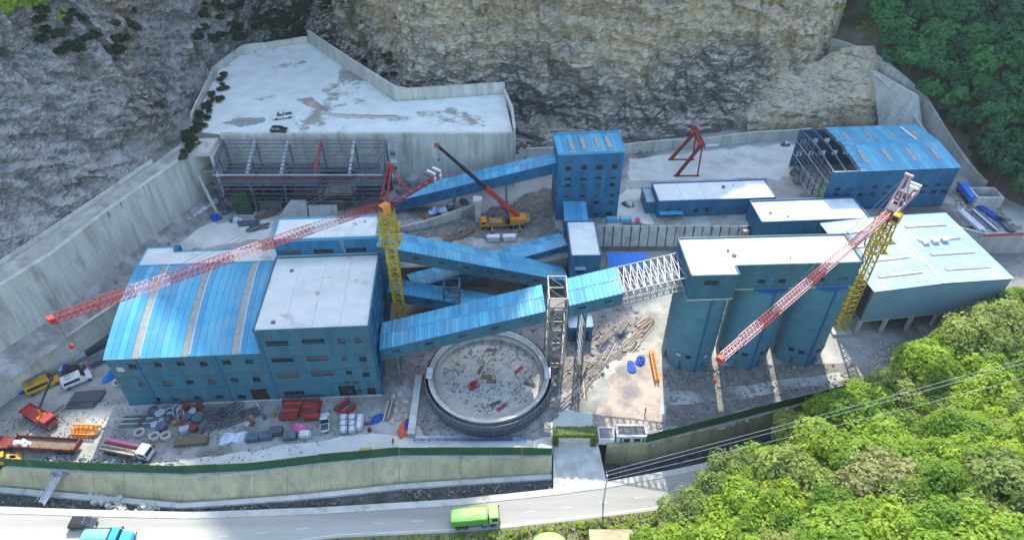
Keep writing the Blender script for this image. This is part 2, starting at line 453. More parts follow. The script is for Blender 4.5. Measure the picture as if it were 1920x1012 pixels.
def windows(root, O, U, V, holes, n, depth=0.3, kinds=None, seed=1):
    rnd = random.Random(seed)
    O, U, V, n = map(Vector, (O, U, V, n))
    for h in holes:
        k = rnd.random()
        w, hh = h[1] - h[0], h[3] - h[2]
        mb = MB()
        fr = 0.07
        o = O + U * h[0] + V * h[2] - n * (depth - 0.12)
        for a, b, c, d in ((0, w, 0, fr), (0, w, hh - fr, hh), (0, fr, fr, hh - fr), (w - fr, w, fr, hh - fr)):
            mb.obox(o + U * a + V * c, U * (b - a), V * (d - c), -n * 0.08)
        nb = max(1, int(round(w / 1.1)))
        for i in range(1, nb):
            mb.obox(o + U * (w * i / nb - 0.03) + V * fr, U * 0.06, V * (hh - 2 * fr), -n * 0.07)
        win = mb.build('window', 'steel_grey' if rnd.random() < .35 else 'frame_dark', root)
        if w < 2.2 and rnd.random() < .7: MB().obox(O + U * (h[0] - .1) + V * (h[2] - .12) + n * .02, U * (w + .2), V * .1, n * .12).build('sill', 'steel_grey', win)
        m2 = 'opening' if k < 0.62 else ('boarded' if k < 0.85 else 'glass_dark')
        q = O + U * h[0] + V * h[2] - n * depth
        MB().poly([q, q + U * w, q + U * w + V * hh, q + V * hh]).build('pane', m2, win, fix=False)
# ================================================================== THE SETTING
def grid_mesh(fn, nu, nv):
    mb = MB()
    for j in range(nv + 1):
        for i in range(nu + 1):
            mb.v.append(Vector(fn(i / nu, j / nv)))
    for j in range(nv):
        for i in range(nu):
            a = j * (nu + 1) + i
            mb.f.append([a, a + 1, a + nu + 2, a + nu + 1])
    return mb
structure('ground', MB().poly([(-1400, -1400, -2.2), (1400, -1400, -2.2), (1400, 1400, -2.2), (-1400, 1400, -2.2)]), 'ground')

# ---- road
FARP = [P(*q, RZ) for q in ((-260, 950), (0, 962), (180, 968), (360, 972), (600, 963), (860, 947), (1035, 928), (1140, 914), (1260, 892), (1400, 862), (1520, 832))]
FAR = [(-220, 71)] + [(p.x, p.y) for p in FARP] + [(78, 87), (108, 95.5), (160, 109), (260, 137)]
NEARP = [P(*q, RZ) for q in ((620, 1008), (880, 996), (1060, 977), (1240, 955), (1420, 900), (1560, 870))]
NEAR = [(-220, 58.5), (-105, 55.6), (-72, 56.2), (-48, 59)] + [(p.x, p.y) for p in NEARP] + [(80, 82), (110, 90.5), (162, 104), (262, 132)]
def strip(edgeA, edgeB, x0, x1, n, za, zb, sub=1):
    mb = MB()
    for i in range(n + 1):
        x = lerp(x0, x1, i / n)
        ya, yb = edgeA(x), edgeB(x)
        for k in range(sub + 1):
            t = k / sub
            mb.v.append(Vector((x, lerp(ya, yb, t), RZ + lerp(za, zb, t))))
    for i in range(n):
        for k in range(sub):
            a = i * (sub + 1) + k
            mb.f.append([a, a + sub + 1, a + sub + 2, a + 1])
    return mb
fy = lambda x: polyat(FAR, x)
ny = lambda x: polyat(NEAR, x)
structure('road', strip(ny, fy, -215, 255, 160, 0, 0, 4), 'road')
structure('road_shoulder', strip(fy, lambda x: fy(x) + 1.3, -215, 255, 160, 0.10, 0.12), 'shoulder')
MB_ = strip(lambda x: fy(x) - 0.001, fy, -215, 255, 160, -0.05, 0.10); structure('kerb', MB_, 'shoulder')
mbm = MB()
for i in range(70):                                   # worn centre-line dashes
    x = -120 + i * 3.4
    if i % 2 == 0 and random.random() < 0.8:
        mbm.poly([(x, lerp(ny(x), fy(x), .5) - .07, RZ + .006), (x + 1.7, lerp(ny(x + 1.7), fy(x + 1.7), .5) - .07, RZ + .006), (x + 1.7, lerp(ny(x + 1.7), fy(x + 1.7), .5) + .07, RZ + .006), (x, lerp(ny(x), fy(x), .5) + .07, RZ + .006)])
structure('road_marking', mbm, 'paint_white')
structure('road_edge_line', strip(lambda x: ny(x) + .5, lambda x: ny(x) + .66, -215, 60, 120, .005, .005), 'paint_white')

# ---- yard front edge (retaining wall and fence line)
EDGE = [(-160, 79), (-96, 74.1), (-78, 72.9), (-61, 72.3), (-48, 73.0), (-36, 74.7), (-21.3, 76.3), (7.6, 76.4), (19.5, 79.3), (26, 79.2), (40, 83.2), (56.3, 88.0), (71, 92.2), (95, 99), (160, 118)]
ey_ = lambda x: polyat(EDGE, x)
def gfn(u, v):
    x = lerp(-150, 150, u); y0 = ey_(x) if not (8.2 < x < 17.8) else 80.6
    y = lerp(y0 + 0.25, 146, v ** 1.3)
    n_ = noise.noise(Vector((x * .12, y * .12, 0))) * 0.04
    return (x, y, yz(x, y) + (n_ if y > y0 + 1.5 else 0) - 0.06)
structure('yard', grid_mesh(gfn, 240, 60), 'yard', True)
BASE = [(-160, 74)] + [(p.x, p.y) for p in (P(*q, RZ - .2) for q in ((0, 915), (180, 931), (345, 946), (560, 930), (760, 909), (1000, 893)))] + [(7.6, 74.5), (8.5, 77), (19, 78.6), (26, 79.0), (40, 83.0), (56.3, 87.8), (71, 92.0), (160, 117.5)]
by_ = lambda x: polyat(BASE, x)
dep = lambda x: -.9 - 3.4 * sstep(10, 18, x)
def ditch_fn(u, v):
    x = lerp(-150, 150, u); a, b = fy(x) + 1.28, by_(x) + .5
    z = .11 if v == 0 else (lerp(dep(x), -.5 + dep(x) * (.6 if x > 9 else 0), v) + .25 * noise.noise(Vector((x * .6, v * 3, 1))))
    return (x, lerp(a, b, v ** .8), RZ + z)
structure('ditch', grid_mesh(ditch_fn, 240, 8), 'ditch')
def sheet(name, pix, m, dz=0.02, zf=None, sub=8, jit=1.0):      # flat patch with an uneven outline, laid a little above the ground
    pts = []
    n = len(pix)
    for i in range(n):
        a, b = Vector(pix[i]), Vector(pix[(i + 1) % n])
        for k in range(sub):
            q = a.lerp(b, k / sub)
            nj = noise.fractal(Vector((q.x * .05, q.y * .05, 4)), .8, 2, 4); pts.append((q.x + nj * 14 * jit + random.uniform(-2.5, 2.5), q.y + noise.noise(Vector((q.x * .07, 3, q.y * .07))) * 8 * jit + random.uniform(-1.5, 1.5)))
    z0 = zf
    P3 = [(PG(*q) if z0 is None else P(q[0], q[1], z0)) for q in pts]
    mb = MB()
    mb.poly([(p.x, p.y, p.z + dz) for p in P3])
    me = mb.mesh(name)
    bm = bmesh.new(); bm.from_mesh(me)
    bmesh.ops.triangulate(bm, faces=bm.faces, ngon_method='EAR_CLIP')
    if z0 is None:                                     # follow the dip of the yard
        for k in range(3): bmesh.ops.subdivide_edges(bm, edges=bm.edges[:], cuts=1, use_grid_fill=True)
        for v in bm.verts: v.co.z = yz(v.co.x, v.co.y) + dz
    bmesh.ops.recalc_face_normals(bm, faces=bm.faces)
    bm.to_mesh(me); bm.free()
    me.materials.append(MATS[m])
    o = bpy.data.objects.new(name, me); COL.objects.link(o); o['kind'] = 'structure'; WL[o.name] = Vector()
    return o
sheet('yard_lane', [(470, 845), (700, 812), (900, 826), (1030, 822), (1030, 846), (760, 846), (560, 862), (360, 880), (330, 862)], 'lane', 0.03)
sheet('tan_clearing', [(1120, 770), (1150, 700), (1180, 660), (1232, 650), (1240, 800), (1180, 812), (1110, 808)], 'tan_earth', 0.05)
sheet('gate_apron', [(1030, 800), (1050, 765), (1112, 775), (1112, 812), (1105, 830), (1036, 830)], 'lane', 0.04, None, 8, .3)
sheet('tank_surround', [(725, 650), (800, 600), (1030, 600), (1150, 560), (1200, 590), (1130, 690), (1040, 780), (990, 815), (790, 815), (770, 720)], 'dark_earth', 0.03)
sheet('silo_apron', [(1250, 690), (1600, 680), (1590, 700), (1560, 730), (1250, 800)], 'rubble_dark', 0.03)
sheet('silo_lane', [(1250, 735), (1400, 722), (1575, 698), (1590, 712), (1400, 745), (1250, 760)], 'terrace', 0.05, None, 8, .4)
sheet('earth_bank_strip', [(1330, 790), (1450, 752), (1580, 722), (1560, 735), (1460, 765), (1340, 808)], 'dark_earth', 0.06, None, 8, .3)

# ---- ramp from the road to the gate
mb = MB()
a0, a1 = P(1038, 922, RZ + .01), P(1140, 912, RZ + .01)
b0, b1 = Vector((8.0, 80.8, 7.3)), Vector((16.6, 80.8, 7.3))
N_ = 10
for k in range(N_ + 1):
    t = k / N_
    zz = RZ + .03 + 2.29 * (t * t * (3 - 2 * t))
    l, r = a0.lerp(b0, t), a1.lerp(b1, t)
    mb.v += [Vector((l.x, l.y, -1)), Vector((l.x, l.y, zz)), Vector((r.x, r.y, zz)), Vector((r.x, r.y, -1))]
for k in range(N_):
    for i in range(3):
        a = k * 4 + i
        mb.f.append([a, a + 1, a + 5, a + 4])
structure('ramp', mb, 'concrete_light')

# ---- terraces
TL = [(-150, 30), (-118, 68), (-102.3, 91.1), (-93.7, 101.7), (-86.3, 113.7), (-80, 121), (-52, 122), (-20, 124), (8, 126), (13.4, 127.5), (21, 127.5), (21.05, 140), (118, 140), (118.05, 136.5), (180, 136)]
mb = MB()
mb.poly([(x, y, 15) for x, y in TL] + [(180, 230, 15), (-150, 230, 15)])
bm = bmesh.new()
me = mb.mesh('terrace'); bm.from_mesh(me); bmesh.ops.triangulate(bm, faces=bm.faces); bm.to_mesh(me); bm.free()
me.materials.append(MATS['terrace'])
terr = bpy.data.objects.new('terrace', me); COL.objects.link(terr); terr['kind'] = 'structure'; WL['terrace'] = Vector()
sheet('terrace_lane', [(1170, 300), (1300, 285), (1500, 270), (1490, 330), (1420, 335), (1180, 340)], 'lane', 0.02, 15)
sheet('terrace_yard', [(1125, 418), (1165, 355), (1205, 355), (1215, 400), (1225, 420)], 'lane', 0.02, 15)
sheet('terrace_dirt', [(735, 440), (900, 400), (1000, 360), (1040, 350), (1040, 430), (1060, 440), (900, 450)], 'rubble_dark', 0.02, 15)
sheet('terrace_track', [(300, 455), (400, 420), (510, 410), (505, 445), (345, 470), (285, 490), (150, 590), (0, 690), (0, 665), (200, 520)], 'lane', 0.03, 15)
sheet('frame_floor', [(440, 395), (730, 385), (735, 330), (450, 330)], 'dark_earth', 0.02, 15)

PADP = [(-75.7, 158.2), (-84.6, 160), (-85.0, 165), (-86.7, 180), (-88.6, 196), (-84.6, 210.2), (-65.6, 217.3), (-32.7, 176.6), (-2.3, 181), (0.3, 158.6)]
mb = MB(); mb.poly([(x, y, 31) for x, y in PADP])
structure('upper_pad', mb, 'pad')
def psheet(name, pix, m, dz): return sheet(name, pix, m, dz, 31, 8, .15)
psheet('pad_stain', [(556, 187), (586, 183), (604, 198), (618, 208), (596, 207), (572, 197)], 'tan_earth', 0.012)
psheet('pad_tyre_track', [(598, 208), (640, 213), (745, 217), (745, 224), (650, 222), (604, 215)], 'rubble_pale', 0.010)
psheet('pad_puddle', [(415, 232), (450, 220), (500, 222), (495, 230), (455, 238)], 'road', 0.012)
# upper road on the left, on top of the high retaining wall
UW = [(-135, 45), (-114, 76), (-100, 99.8), (-94.8, 110.1), (-90.3, 124.8), (-84.4, 140), (-77.7, 156.4)]
UC = [(-146, 45), (-122, 76), (-105, 103), (-100, 115), (-94.5, 129), (-88, 146), (-84, 158)]
mb = MB()
for i in range(len(UW)):
    mb.v += [Vector((*UC[i], 30.0)), Vector((*UW[i], 30.0))]
for i in range(len(UW) - 1):
    mb.f.append([2 * i, 2 * i + 1, 2 * i + 3, 2 * i + 2])
structure('upper_road', mb, 'upper_road')
# earth berm at the foot of the high wall
mb = MB()
for i, (x, y) in enumerate(UW):
    d = Vector((UW[min(i + 1, 6)][0] - UW[max(i - 1, 0)][0], UW[min(i + 1, 6)][1] - UW[max(i - 1, 0)][1], 0)).normalized()
    nn = Vector((d.y, -d.x, 0))
    for k, (w, z) in enumerate(((-0.2, 17.6), (1.5, 16.6), (3.6, 15.5), (5.5, 14.9))):
        mb.v.append(Vector((x, y, z)) + nn * w)
for i in range(len(UW) - 1):
    for k in range(3):
        a = i * 4 + k
        mb.f.append([a, a + 1, a + 5, a + 4])
structure('earth_berm', mb, 'dark_earth')

# ---- cliffs: a foot line, a slope and broken strata
FOOT = [  # x, y, z0, dx, dy, height, run
    (-165, 10, 29, -1, .10, 75, 62), (-140, 50, 29, -.97, .2, 80, 62), (-122, 77, 29, -.93, .36, 84, 62), (-105.5, 103.5, 29, -.9, .44, 86, 60), (-95, 129, 29, -.92, .38, 86, 58),
    (-89, 146, 29, -.93, .36, 84, 52), (-88, 162, 29, -.9, .42, 82, 46), (-90, 182, 29, -.85, .5, 80, 40), (-90, 200, 29, -.7, .7, 80, 34), (-84, 214, 30, -.45, .9, 80, 34),
    (-74, 224, 30, -.1, 1, 80, 40), (-66, 221, 30, .25, 1, 84, 34), (-56, 208, 28, .35, .95, 88, 32), (-44, 193, 27, .4, .92, 90, 32), (-33, 179.5, 26, .25, .97, 92, 34),
    (-18, 181, 22, 0, 1, 94, 36), (-2, 183, 15, 0, 1, 96, 38), (6, 181.5, 14.6, -.02, 1, 96, 40), (33, 180.5, 14.6, 0, 1, 96, 40), (52, 184.5, 14.6, -.02, 1, 95, 40), (72, 188.5, 14.6, 0, 1, 92, 40),
    (90, 194, 14.6, .1, 1, 88, 42), (98, 203, 15, .35, .9, 84, 44), (102, 215, 20, .5, .8, 80, 46), (104, 226, 26, .5, .8, 76, 48)]
def foot_at(u):
    L_ = [0.0]
    for a, b in zip(FOOT, FOOT[1:]): L_.append(L_[-1] + math.hypot(b[0] - a[0], b[1] - a[1]))
    return L_
FL = foot_at(0)
def foot_interp(s):
    for i in range(len(FOOT) - 1):
        if s <= FL[i + 1] or i == len(FOOT) - 2:
            t = (s - FL[i]) / (FL[i + 1] - FL[i])
            return [lerp(a, b, t) for a, b in zip(FOOT[i], FOOT[i + 1])]
NU, NV = 620, 200
COLS = []
for i in range(NU + 1):
    s_ = i / NU * FL[-1]
    f = [0.0] * 7
    for o in (-5, -2.5, 0, 2.5, 5):                      # smoothed along the foot
        g = foot_interp(max(0, min(FL[-1], s_ + o)))
        f = [a_ + b_ / 5 for a_, b_ in zip(f, g)]
    dl = math.hypot(f[3], f[4]); f[3] /= dl; f[4] /= dl
    COLS.append((s_, f))
def cliff_fn(u, v):
    s, (x, y, z0, dx, dy, h, run) = COLS[int(round(u * NU))]
    n1 = noise.fractal(Vector((s * .02, v * 2.0, 3.1)), 1.0, 2.0, 3)
    off = run * max(0.0, v ** 1.25 + 0.05 * math.sin(v * 9 + n1 * 2)) + n1 * 4.5 * min(1, v * 5)
    z = z0 + h * v
    p = Vector((x + dx * off, y + dy * off, z))
    left = sstep(-60, -95, p.x)
    q = Vector((s * .05, z * .05, p.y * .02))
    big = noise.ridged_multi_fractal(q, .9, 2.1, 5, 1.0, 2.0) * 2.3
    warp = noise.noise(p * .04) * 3.0 + noise.noise(p * .15) * .8
    dip = lerp(p.x * .12, p.y * .45, left)
    st = (z + dip + warp) / 4.7
    strata = (noise.noise(Vector((st, 3.3, s * .012))) + .6 * noise.noise(Vector((st * 2.7, 1.3, s * .06)))) * lerp(1.3, 1.2, left)
    blk_ = noise.cell(Vector((s * .13 + noise.noise(p * .1) * .5, (z + dip) * .16 + noise.noise(p * .12) * .4, 2))) * 1.3 + noise.cell(Vector((s * .33 + noise.noise(p * .2) * .4, (z + dip) * .42, 5))) * .8
    rough = noise.turbulence(p * .35, 4, True) * 1.25 + noise.noise(p * 1.1) * .35 + blk_
    crack = noise.ridged_multi_fractal(Vector((s * .16 + z * .05, z * .05, 4)), 1.0, 2.0, 3, 1.0, 2.0) * 1.3
    a_ = (big + strata + rough - crack - 4.2) * min(1, v * 14 + .12)
    return p + Vector((-dx * a_, -dy * a_, a_ * .15))
m = bpy.data.materials.new('rock'); MATS['rock'] = m; m.use_nodes = True
nt = m.node_tree; N, L = nt.nodes, nt.links
b_ = N['Principled BSDF']; b_.inputs['Roughness'].default_value = .92; b_.inputs['Specular IOR Level'].default_value = .2
geo = N.new('ShaderNodeNewGeometry')
def NZ(sc, det=8, ro=.65, st=(1, 1, 1)):
    mp = N.new('ShaderNodeMapping'); mp.inputs['Scale'].default_value = st; L.new(geo.outputs['Position'], mp.inputs[0])
    n = N.new('ShaderNodeTexNoise'); n.inputs['Scale'].default_value = sc; n.inputs['Detail'].default_value = det; n.inputs['Roughness'].default_value = ro
    L.new(mp.outputs[0], n.inputs['Vector']); return n.outputs['Fac']
def MR(v, a, b, c=0, d=1):
    r = N.new('ShaderNodeMapRange'); r.inputs[1].default_value = a; r.inputs[2].default_value = b; r.inputs[3].default_value = c; r.inputs[4].default_value = d
    L.new(v, r.inputs[0]); return r.outputs[0]
def MX(f, a, b):
    x = N.new('ShaderNodeMix'); x.data_type = 'RGBA'
    L.new(f, x.inputs[0])
    for k, v in ((6, a), (7, b)):
        if isinstance(v, tuple): x.inputs[k].default_value = (*v, 1)
        else: L.new(v, x.inputs[k])
    return x.outputs[2]
def MT(op, a, b):
    x = N.new('ShaderNodeMath'); x.operation = op
    for k, v in ((0, a), (1, b)):
        if isinstance(v, (int, float)): x.inputs[k].default_value = v
        else: L.new(v, x.inputs[k])
    return x.outputs[0]
sx = N.new('ShaderNodeSeparateXYZ'); L.new(geo.outputs['Position'], sx.inputs[0])
X_, Y_, Z_ = sx.outputs
fine = MR(NZ(.62, 12, .82), .38, .62)
grey = MX(fine, (.15, .147, .13), (.43, .42, .375))
tan = MX(fine, (.34, .265, .15), (.70, .56, .345))
dark = MX(fine, (.045, .055, .062), (.17, .18, .185))
veg = MX(fine, (.018, .026, .012), (.055, .06, .03))
rust = MX(fine, (.26, .18, .10), (.36, .27, .16))
# tan rock in the centre, grey on the left
wob = MR(NZ(.028), .3, .7, -1, 1)
tanmask = MR(MT('ADD', X_, MT('MULTIPLY', wob, 26)), -70, -48)
c = MX(tanmask, grey, tan)
c = MX(MR(NZ(.045, 6), .56, .70, 0, .8), c, grey)
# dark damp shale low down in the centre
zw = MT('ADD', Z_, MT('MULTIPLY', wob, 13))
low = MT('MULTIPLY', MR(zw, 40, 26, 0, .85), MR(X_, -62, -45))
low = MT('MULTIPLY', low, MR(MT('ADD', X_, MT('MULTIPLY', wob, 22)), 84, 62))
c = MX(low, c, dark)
streak = MR(NZ(.22, 6, .6, (1, 1, .12)), .52, .66)
c = MX(MT('MULTIPLY', streak, .55), c, dark)
# ochre seam on the left face
ru = MT('MULTIPLY', MR(NZ(.03, 5), .45, .6), MT('MULTIPLY', MR(X_, -118, -104), MR(X_, -78, -92)))
c = MX(MT('MULTIPLY', ru, MR(Y_, 150, 175)), c, rust)
# scrub and deep shade painted into the gully colour, scrub high on the left
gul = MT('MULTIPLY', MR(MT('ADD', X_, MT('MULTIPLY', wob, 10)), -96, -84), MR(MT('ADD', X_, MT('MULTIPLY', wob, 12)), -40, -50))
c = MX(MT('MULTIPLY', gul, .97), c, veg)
hi = MT('MULTIPLY', MR(MT('ADD', Z_, MT('MULTIPLY', wob, 16)), 62, 74), MR(X_, -88, -104))
c = MX(MT('MULTIPLY', hi, MR(NZ(.09, 6), .42, .55)), c, veg)
patch = MR(NZ(.07, 7, .7), .60, .66)
c = MX(MT('MULTIPLY', patch, .7), c, veg)
pale = MR(NZ(.11, 7, .7, (1, 1, .18)), .55, .70)
c = MX(MT('MULTIPLY', pale, .6), c, (.52, .48, .41))
strat = MR(NZ(.55, 8, .7, (.12, .12, 1.6)), .50, .60)
c = MX(MT('MULTIPLY', strat, .30), c, MX(fine, (.07, .07, .068), (.16, .155, .145)))
vo = N.new('ShaderNodeTexVoronoi'); vo.feature = 'DISTANCE_TO_EDGE'; vo.inputs['Scale'].default_value = .5
mpv = N.new('ShaderNodeMapping'); mpv.inputs['Scale'].default_value = (.32, .32, 1.25); mpv.inputs['Rotation'].default_value = (.25, .18, .4)
nzv = N.new('ShaderNodeTexNoise'); nzv.inputs['Scale'].default_value = .25; nzv.inputs['Detail'].default_value = 6
L.new(geo.outputs['Position'], nzv.inputs['Vector'])
vadd = N.new('ShaderNodeVectorMath'); vadd.operation = 'MULTIPLY_ADD'; L.new(nzv.outputs['Color'], vadd.inputs[0]); vadd.inputs[1].default_value = (11, 11, 11); L.new(geo.outputs['Position'], vadd.inputs[2])
L.new(vadd.outputs[0], mpv.inputs[0]); L.new(mpv.outputs[0], vo.inputs['Vector'])
crk = MR(vo.outputs['Distance'], .075, .015)
c = MX(MT('MULTIPLY', crk, MR(NZ(.08, 5), .45, .62, 0, .5)), c, (.06, .06, .058))
nzz = N.new('ShaderNodeSeparateXYZ'); L.new(geo.outputs['True Normal'], nzz.inputs[0])
upface = MT('MULTIPLY', MR(nzz.outputs[2], .50, .78, 0, .9), MR(NZ(.3, 6, .7), .35, .6))  # upward-facing rock made paler
c = MX(upface, c, MX(tanmask, (.44, .425, .375), (.62, .53, .38)))
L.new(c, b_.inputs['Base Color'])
bp = N.new('ShaderNodeBump'); bp.inputs['Strength'].default_value = 1.0; bp.inputs['Distance'].default_value = 1.1
hsum = MT('ADD', NZ(.45, 10, .75), MT('MULTIPLY', NZ(.35, 8, .7, (.5, .5, 3.0)), .9))
hsum = MT('SUBTRACT', hsum, MT('MULTIPLY', crk, .25))
L.new(hsum, bp.inputs['Height']); L.new(bp.outputs[0], b_.inputs['Normal'])
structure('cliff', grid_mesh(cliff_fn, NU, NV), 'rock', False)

# ---- mountain, unseen, added behind the cliffs; its ridge is shaped to shade the site
TE = math.tan(SUN_EL) / math.cos(SUN_AZ)
TERM = [(-150, 58), (-112, 70), (-97, 80), (-86, 87), (-78, 86), (-64, 77), (-51, 64), (-36, 52), (-24, 45), (-10, 64), (2, 86), (9, 100), (30, 118), (49, 130), (60, 140), (70, 138), (80, 129), (115, 125), (160, 124)]
RY = 340.0
RIDGE = []
for (x, y) in TERM:
    RIDGE.append((x + 0.13 * (RY - y), 8 + (RY - y) * TE))
def mtn(u, v):
    x = lerp(-330, 420, u)
    zr = polyat(RIDGE, x) if RIDGE[0][0] < x < RIDGE[-1][0] else (RIDGE[0][1] - (RIDGE[0][0] - x) * .25 if x <= RIDGE[0][0] else RIDGE[-1][1] - (x - RIDGE[-1][0]) * .25)
    if v < .8:
        t = v / .8
        cx = max(-190, min(130, x))
        yb = 262 if -150 < cx < 96 else 262
        y = lerp(yb, RY, t)
        z = lerp(84, zr, t ** .9)
        e = math.sin(math.pi * t)
        z += noise.fractal(Vector((x * .02, y * .02, 0)), 1, 2, 4) * 8 * e
    else:
        t = (v - .8) / .2
        y = lerp(RY, RY + 260, t); z = lerp(zr, -2, t)
    return (x, y, z)
structure('shade_mountain', grid_mesh(mtn, 150, 40), 'shade_mountain', True)

# ---- right-hand hillside (upper right of the view) and near hill (lower right)
def hillR(u, v):
    s = u
    # foot from beyond the cliff end down to the right edge
    f0 = [(98, 224, 32), (104, 214, 32), (113.5, 203.5, 31), (122.5, 187, 25), (129, 160, 17), (133, 150, 15), (150, 120, 13), (185, 84, 13), (240, 40, 13)]
    k = s * (len(f0) - 1); i = min(int(k), len(f0) - 2); t = k - i
    x, y, z = (lerp(a, b, t) for a, b in zip(f0[i], f0[i + 1]))
    w = v * 150
    x2, y2 = x + w * .86, y + w * .5
    z2 = z + w * .62 + noise.fractal(Vector((x2 * .03, y2 * .03, 5)), 1, 2, 4) * 4 * min(1, w / 12)
    return (x2, y2, z2 - .4)
structure('hillside', grid_mesh(hillR, 70, 60), 'brown_slope', True)
def hill_h(x, y):
    # near hill: rises from the near edge of the road towards the lower right
    d = (ny(x) - 1.2 - y)
    d2 = max(0.0, d)
    r = RZ + (min(d2, 26) * .66 + max(0, d2 - 26) * .25) * sstep(22, 52, x) + d2 * .05 * sstep(0, 20, x)
    return r + noise.noise(Vector((x * .08, y * .08, 2))) * .8 * sstep(1, 6, d) - 0.03
def hillN(u, v):
    x = lerp(-215, 255, u)
    y = ny(x) - 0.02 - v * 130
    return (x, y, hill_h(x, y) - (.02 if v == 0 else 0))
structure('near_hill', grid_mesh(hillN, 150, 50), 'hill_soil', True)
# right-hand bank between yard and hill, hidden by the trees
def bankR(u, v):
    x = lerp(92, 190, u); y = lerp(96, 136, v)
    return (x, y, 8.2 + max(0, x - 112) * .08 + noise.noise(Vector((x * .1, y * .1, 0))) * .5)
structure('right_bank', grid_mesh(bankR, 30, 16), 'rubble_grey', True)
mb = MB()
def verge(u, v):
    x = lerp(-130, 30, u); y = ny(x) - .05 - v * 9
    return (x, y, hill_h(x, y) + .03 + .12 * noise.noise(Vector((x * .5, y * .5, 0))))
structure('grass_verge', grid_mesh(verge, 160, 16), 'grass', True)

# ---- retaining walls in poured sections
def wall_run(name, label, pts, zb, zt, m, thick=.6, sec=5.0, coping=None, batter=0.0, side=1, copm=None):
    """pts: plan polyline; zb, zt: callables or numbers; each poured section is a part."""
    fb = zb if callable(zb) else (lambda x, y: zb)
    ft = zt if callable(zt) else (lambda x, y: zt)
    root = thing(name, label, 'wall', (pts[0][0], pts[0][1], fb(*pts[0])))
    for (a, b) in zip(pts, pts[1:]):
        a, b = Vector((*a, 0)), Vector((*b, 0))
        Ln = (b - a).length
        n = max(1, int(round(Ln / sec)))
        d = (b - a) / Ln
        nn = Vector((d.y, -d.x, 0)) * side             # towards the open face
        for i in range(n):
            p, q = a + d * (Ln * i / n + .02), a + d * (Ln * (i + 1) / n - .02)
            o = random.uniform(-.035, .035)
            z0p, z0q, z1p, z1q = fb(p.x, p.y), fb(q.x, q.y), ft(p.x, p.y), ft(q.x, q.y)
            fp = nn * o
            h = MB().hexa([p + fp + nn * batter + Vector((0, 0, z0p)), q + fp + nn * batter + Vector((0, 0, z0q)), q - nn * thick + Vector((0, 0, z0q)), p - nn * thick + Vector((0, 0, z0p)),
                           p + fp + Vector((0, 0, z1p)), q + fp + Vector((0, 0, z1q)), q - nn * thick + Vector((0, 0, z1q)), p - nn * thick + Vector((0, 0, z1p))])
            h.build('wall_section', m, root)
            if coping:
                MB().hexa([p + nn * .12 + Vector((0, 0, z1p + .002)), q + nn * .12 + Vector((0, 0, z1q + .002)), q - nn * (thick + .1) + Vector((0, 0, z1q + .002)), p - nn * (thick + .1) + Vector((0, 0, z1p + .002)),
                           p + nn * .12 + Vector((0, 0, z1p + coping)), q + nn * .12 + Vector((0, 0, z1q + coping)), q - nn * (thick + .1) + Vector((0, 0, z1q + coping)), p - nn * (thick + .1) + Vector((0, 0, z1p + coping))]).build('coping', copm or m, root)
    return root
edgeL = [e for e in EDGE if e[0] < 7.7][0:]
edgeL = [(-150, 78.2)] + [e for e in EDGE if -100 < e[0] < 7.7]
wl = thing('retaining_wall', 'long stained concrete retaining wall below the green fence, left of the gate ramp', 'wall', (-60, 70, RZ))
for (a, b) in zip(edgeL, edgeL[1:]):
    n = max(1, int(round((b[0] - a[0]) / 5.6)))
    for i in range(n):
        xa, xb = lerp(a[0], b[0], i / n) + .02, lerp(a[0], b[0], (i + 1) / n) - .02
        o = random.uniform(-.03, .03)
        MB().hexa([(xa, by_(xa) + o, 3.6), (xb, by_(xb) + o, 3.6), (xb, ey_(xb) + .6, 3.6), (xa, ey_(xa) + .6, 3.6), (xa, ey_(xa) + o, 8.05), (xb, ey_(xb) + o, 8.05), (xb, ey_(xb) + .6, 8.05), (xa, ey_(xa) + .6, 8.05)]).build('wall_section', 'concrete_green', wl)
        MB().hexa([(xa, ey_(xa) - .12, 8.052), (xb, ey_(xb) - .12, 8.052), (xb, ey_(xb) + .7, 8.052), (xa, ey_(xa) + .7, 8.052), (xa, ey_(xa) - .12, 8.2), (xb, ey_(xb) - .12, 8.2), (xb, ey_(xb) + .7, 8.2), (xa, ey_(xa) + .7, 8.2)]).build('coping', 'concrete', wl)
        MB().hexa([(xa, by_(xa) - .75, 4.2), (xb, by_(xb) - .75, 4.2), (xb, by_(xb) + .05, 4.2), (xa, by_(xa) + .05, 4.2), (xa, by_(xa) - .7, 4.92), (xb, by_(xb) - .7, 4.92), (xb, by_(xb) + .3, 4.92), (xa, by_(xa) + .3, 4.92)]).build('footing', 'concrete_light', wl)
edgeR = [(18.4, 79.25)] + [e for e in EDGE if 25 < e[0] < 100] + [(150, 115)]
wall_run('retaining_wall', 'low concrete retaining wall right of the gate ramp, running behind the green trees', edgeR, .2, lambda x, y: yz(x, y) + .05, 'concrete_green', .7, 4.2, .16, .3)
wall_run('retaining_wall', 'tall grey concrete retaining wall curving below the upper road at the left cliff', UW, 14.6, 30.02, 'concrete', .8, 4.5, .5, .0)
wall_run('retaining_wall', 'lower concrete retaining wall at left, behind the yellow bus and white minibus', [(-150, 30), (-118, 68), (-102.3, 91.1), (-93.7, 101.7), (-86.3, 113.7), (-80, 121)], 7.6, 15.05, 'concrete', .6, 5.0, .14)
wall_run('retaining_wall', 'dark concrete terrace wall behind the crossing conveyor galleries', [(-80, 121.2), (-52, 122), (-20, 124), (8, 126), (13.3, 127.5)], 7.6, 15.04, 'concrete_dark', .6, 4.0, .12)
wr = thing('retaining_wall', 'pale panelled terrace wall with dark posts between tower and white-roofed block', 'wall', (21, 140, 7.8))
wr_post = []
nP = 17
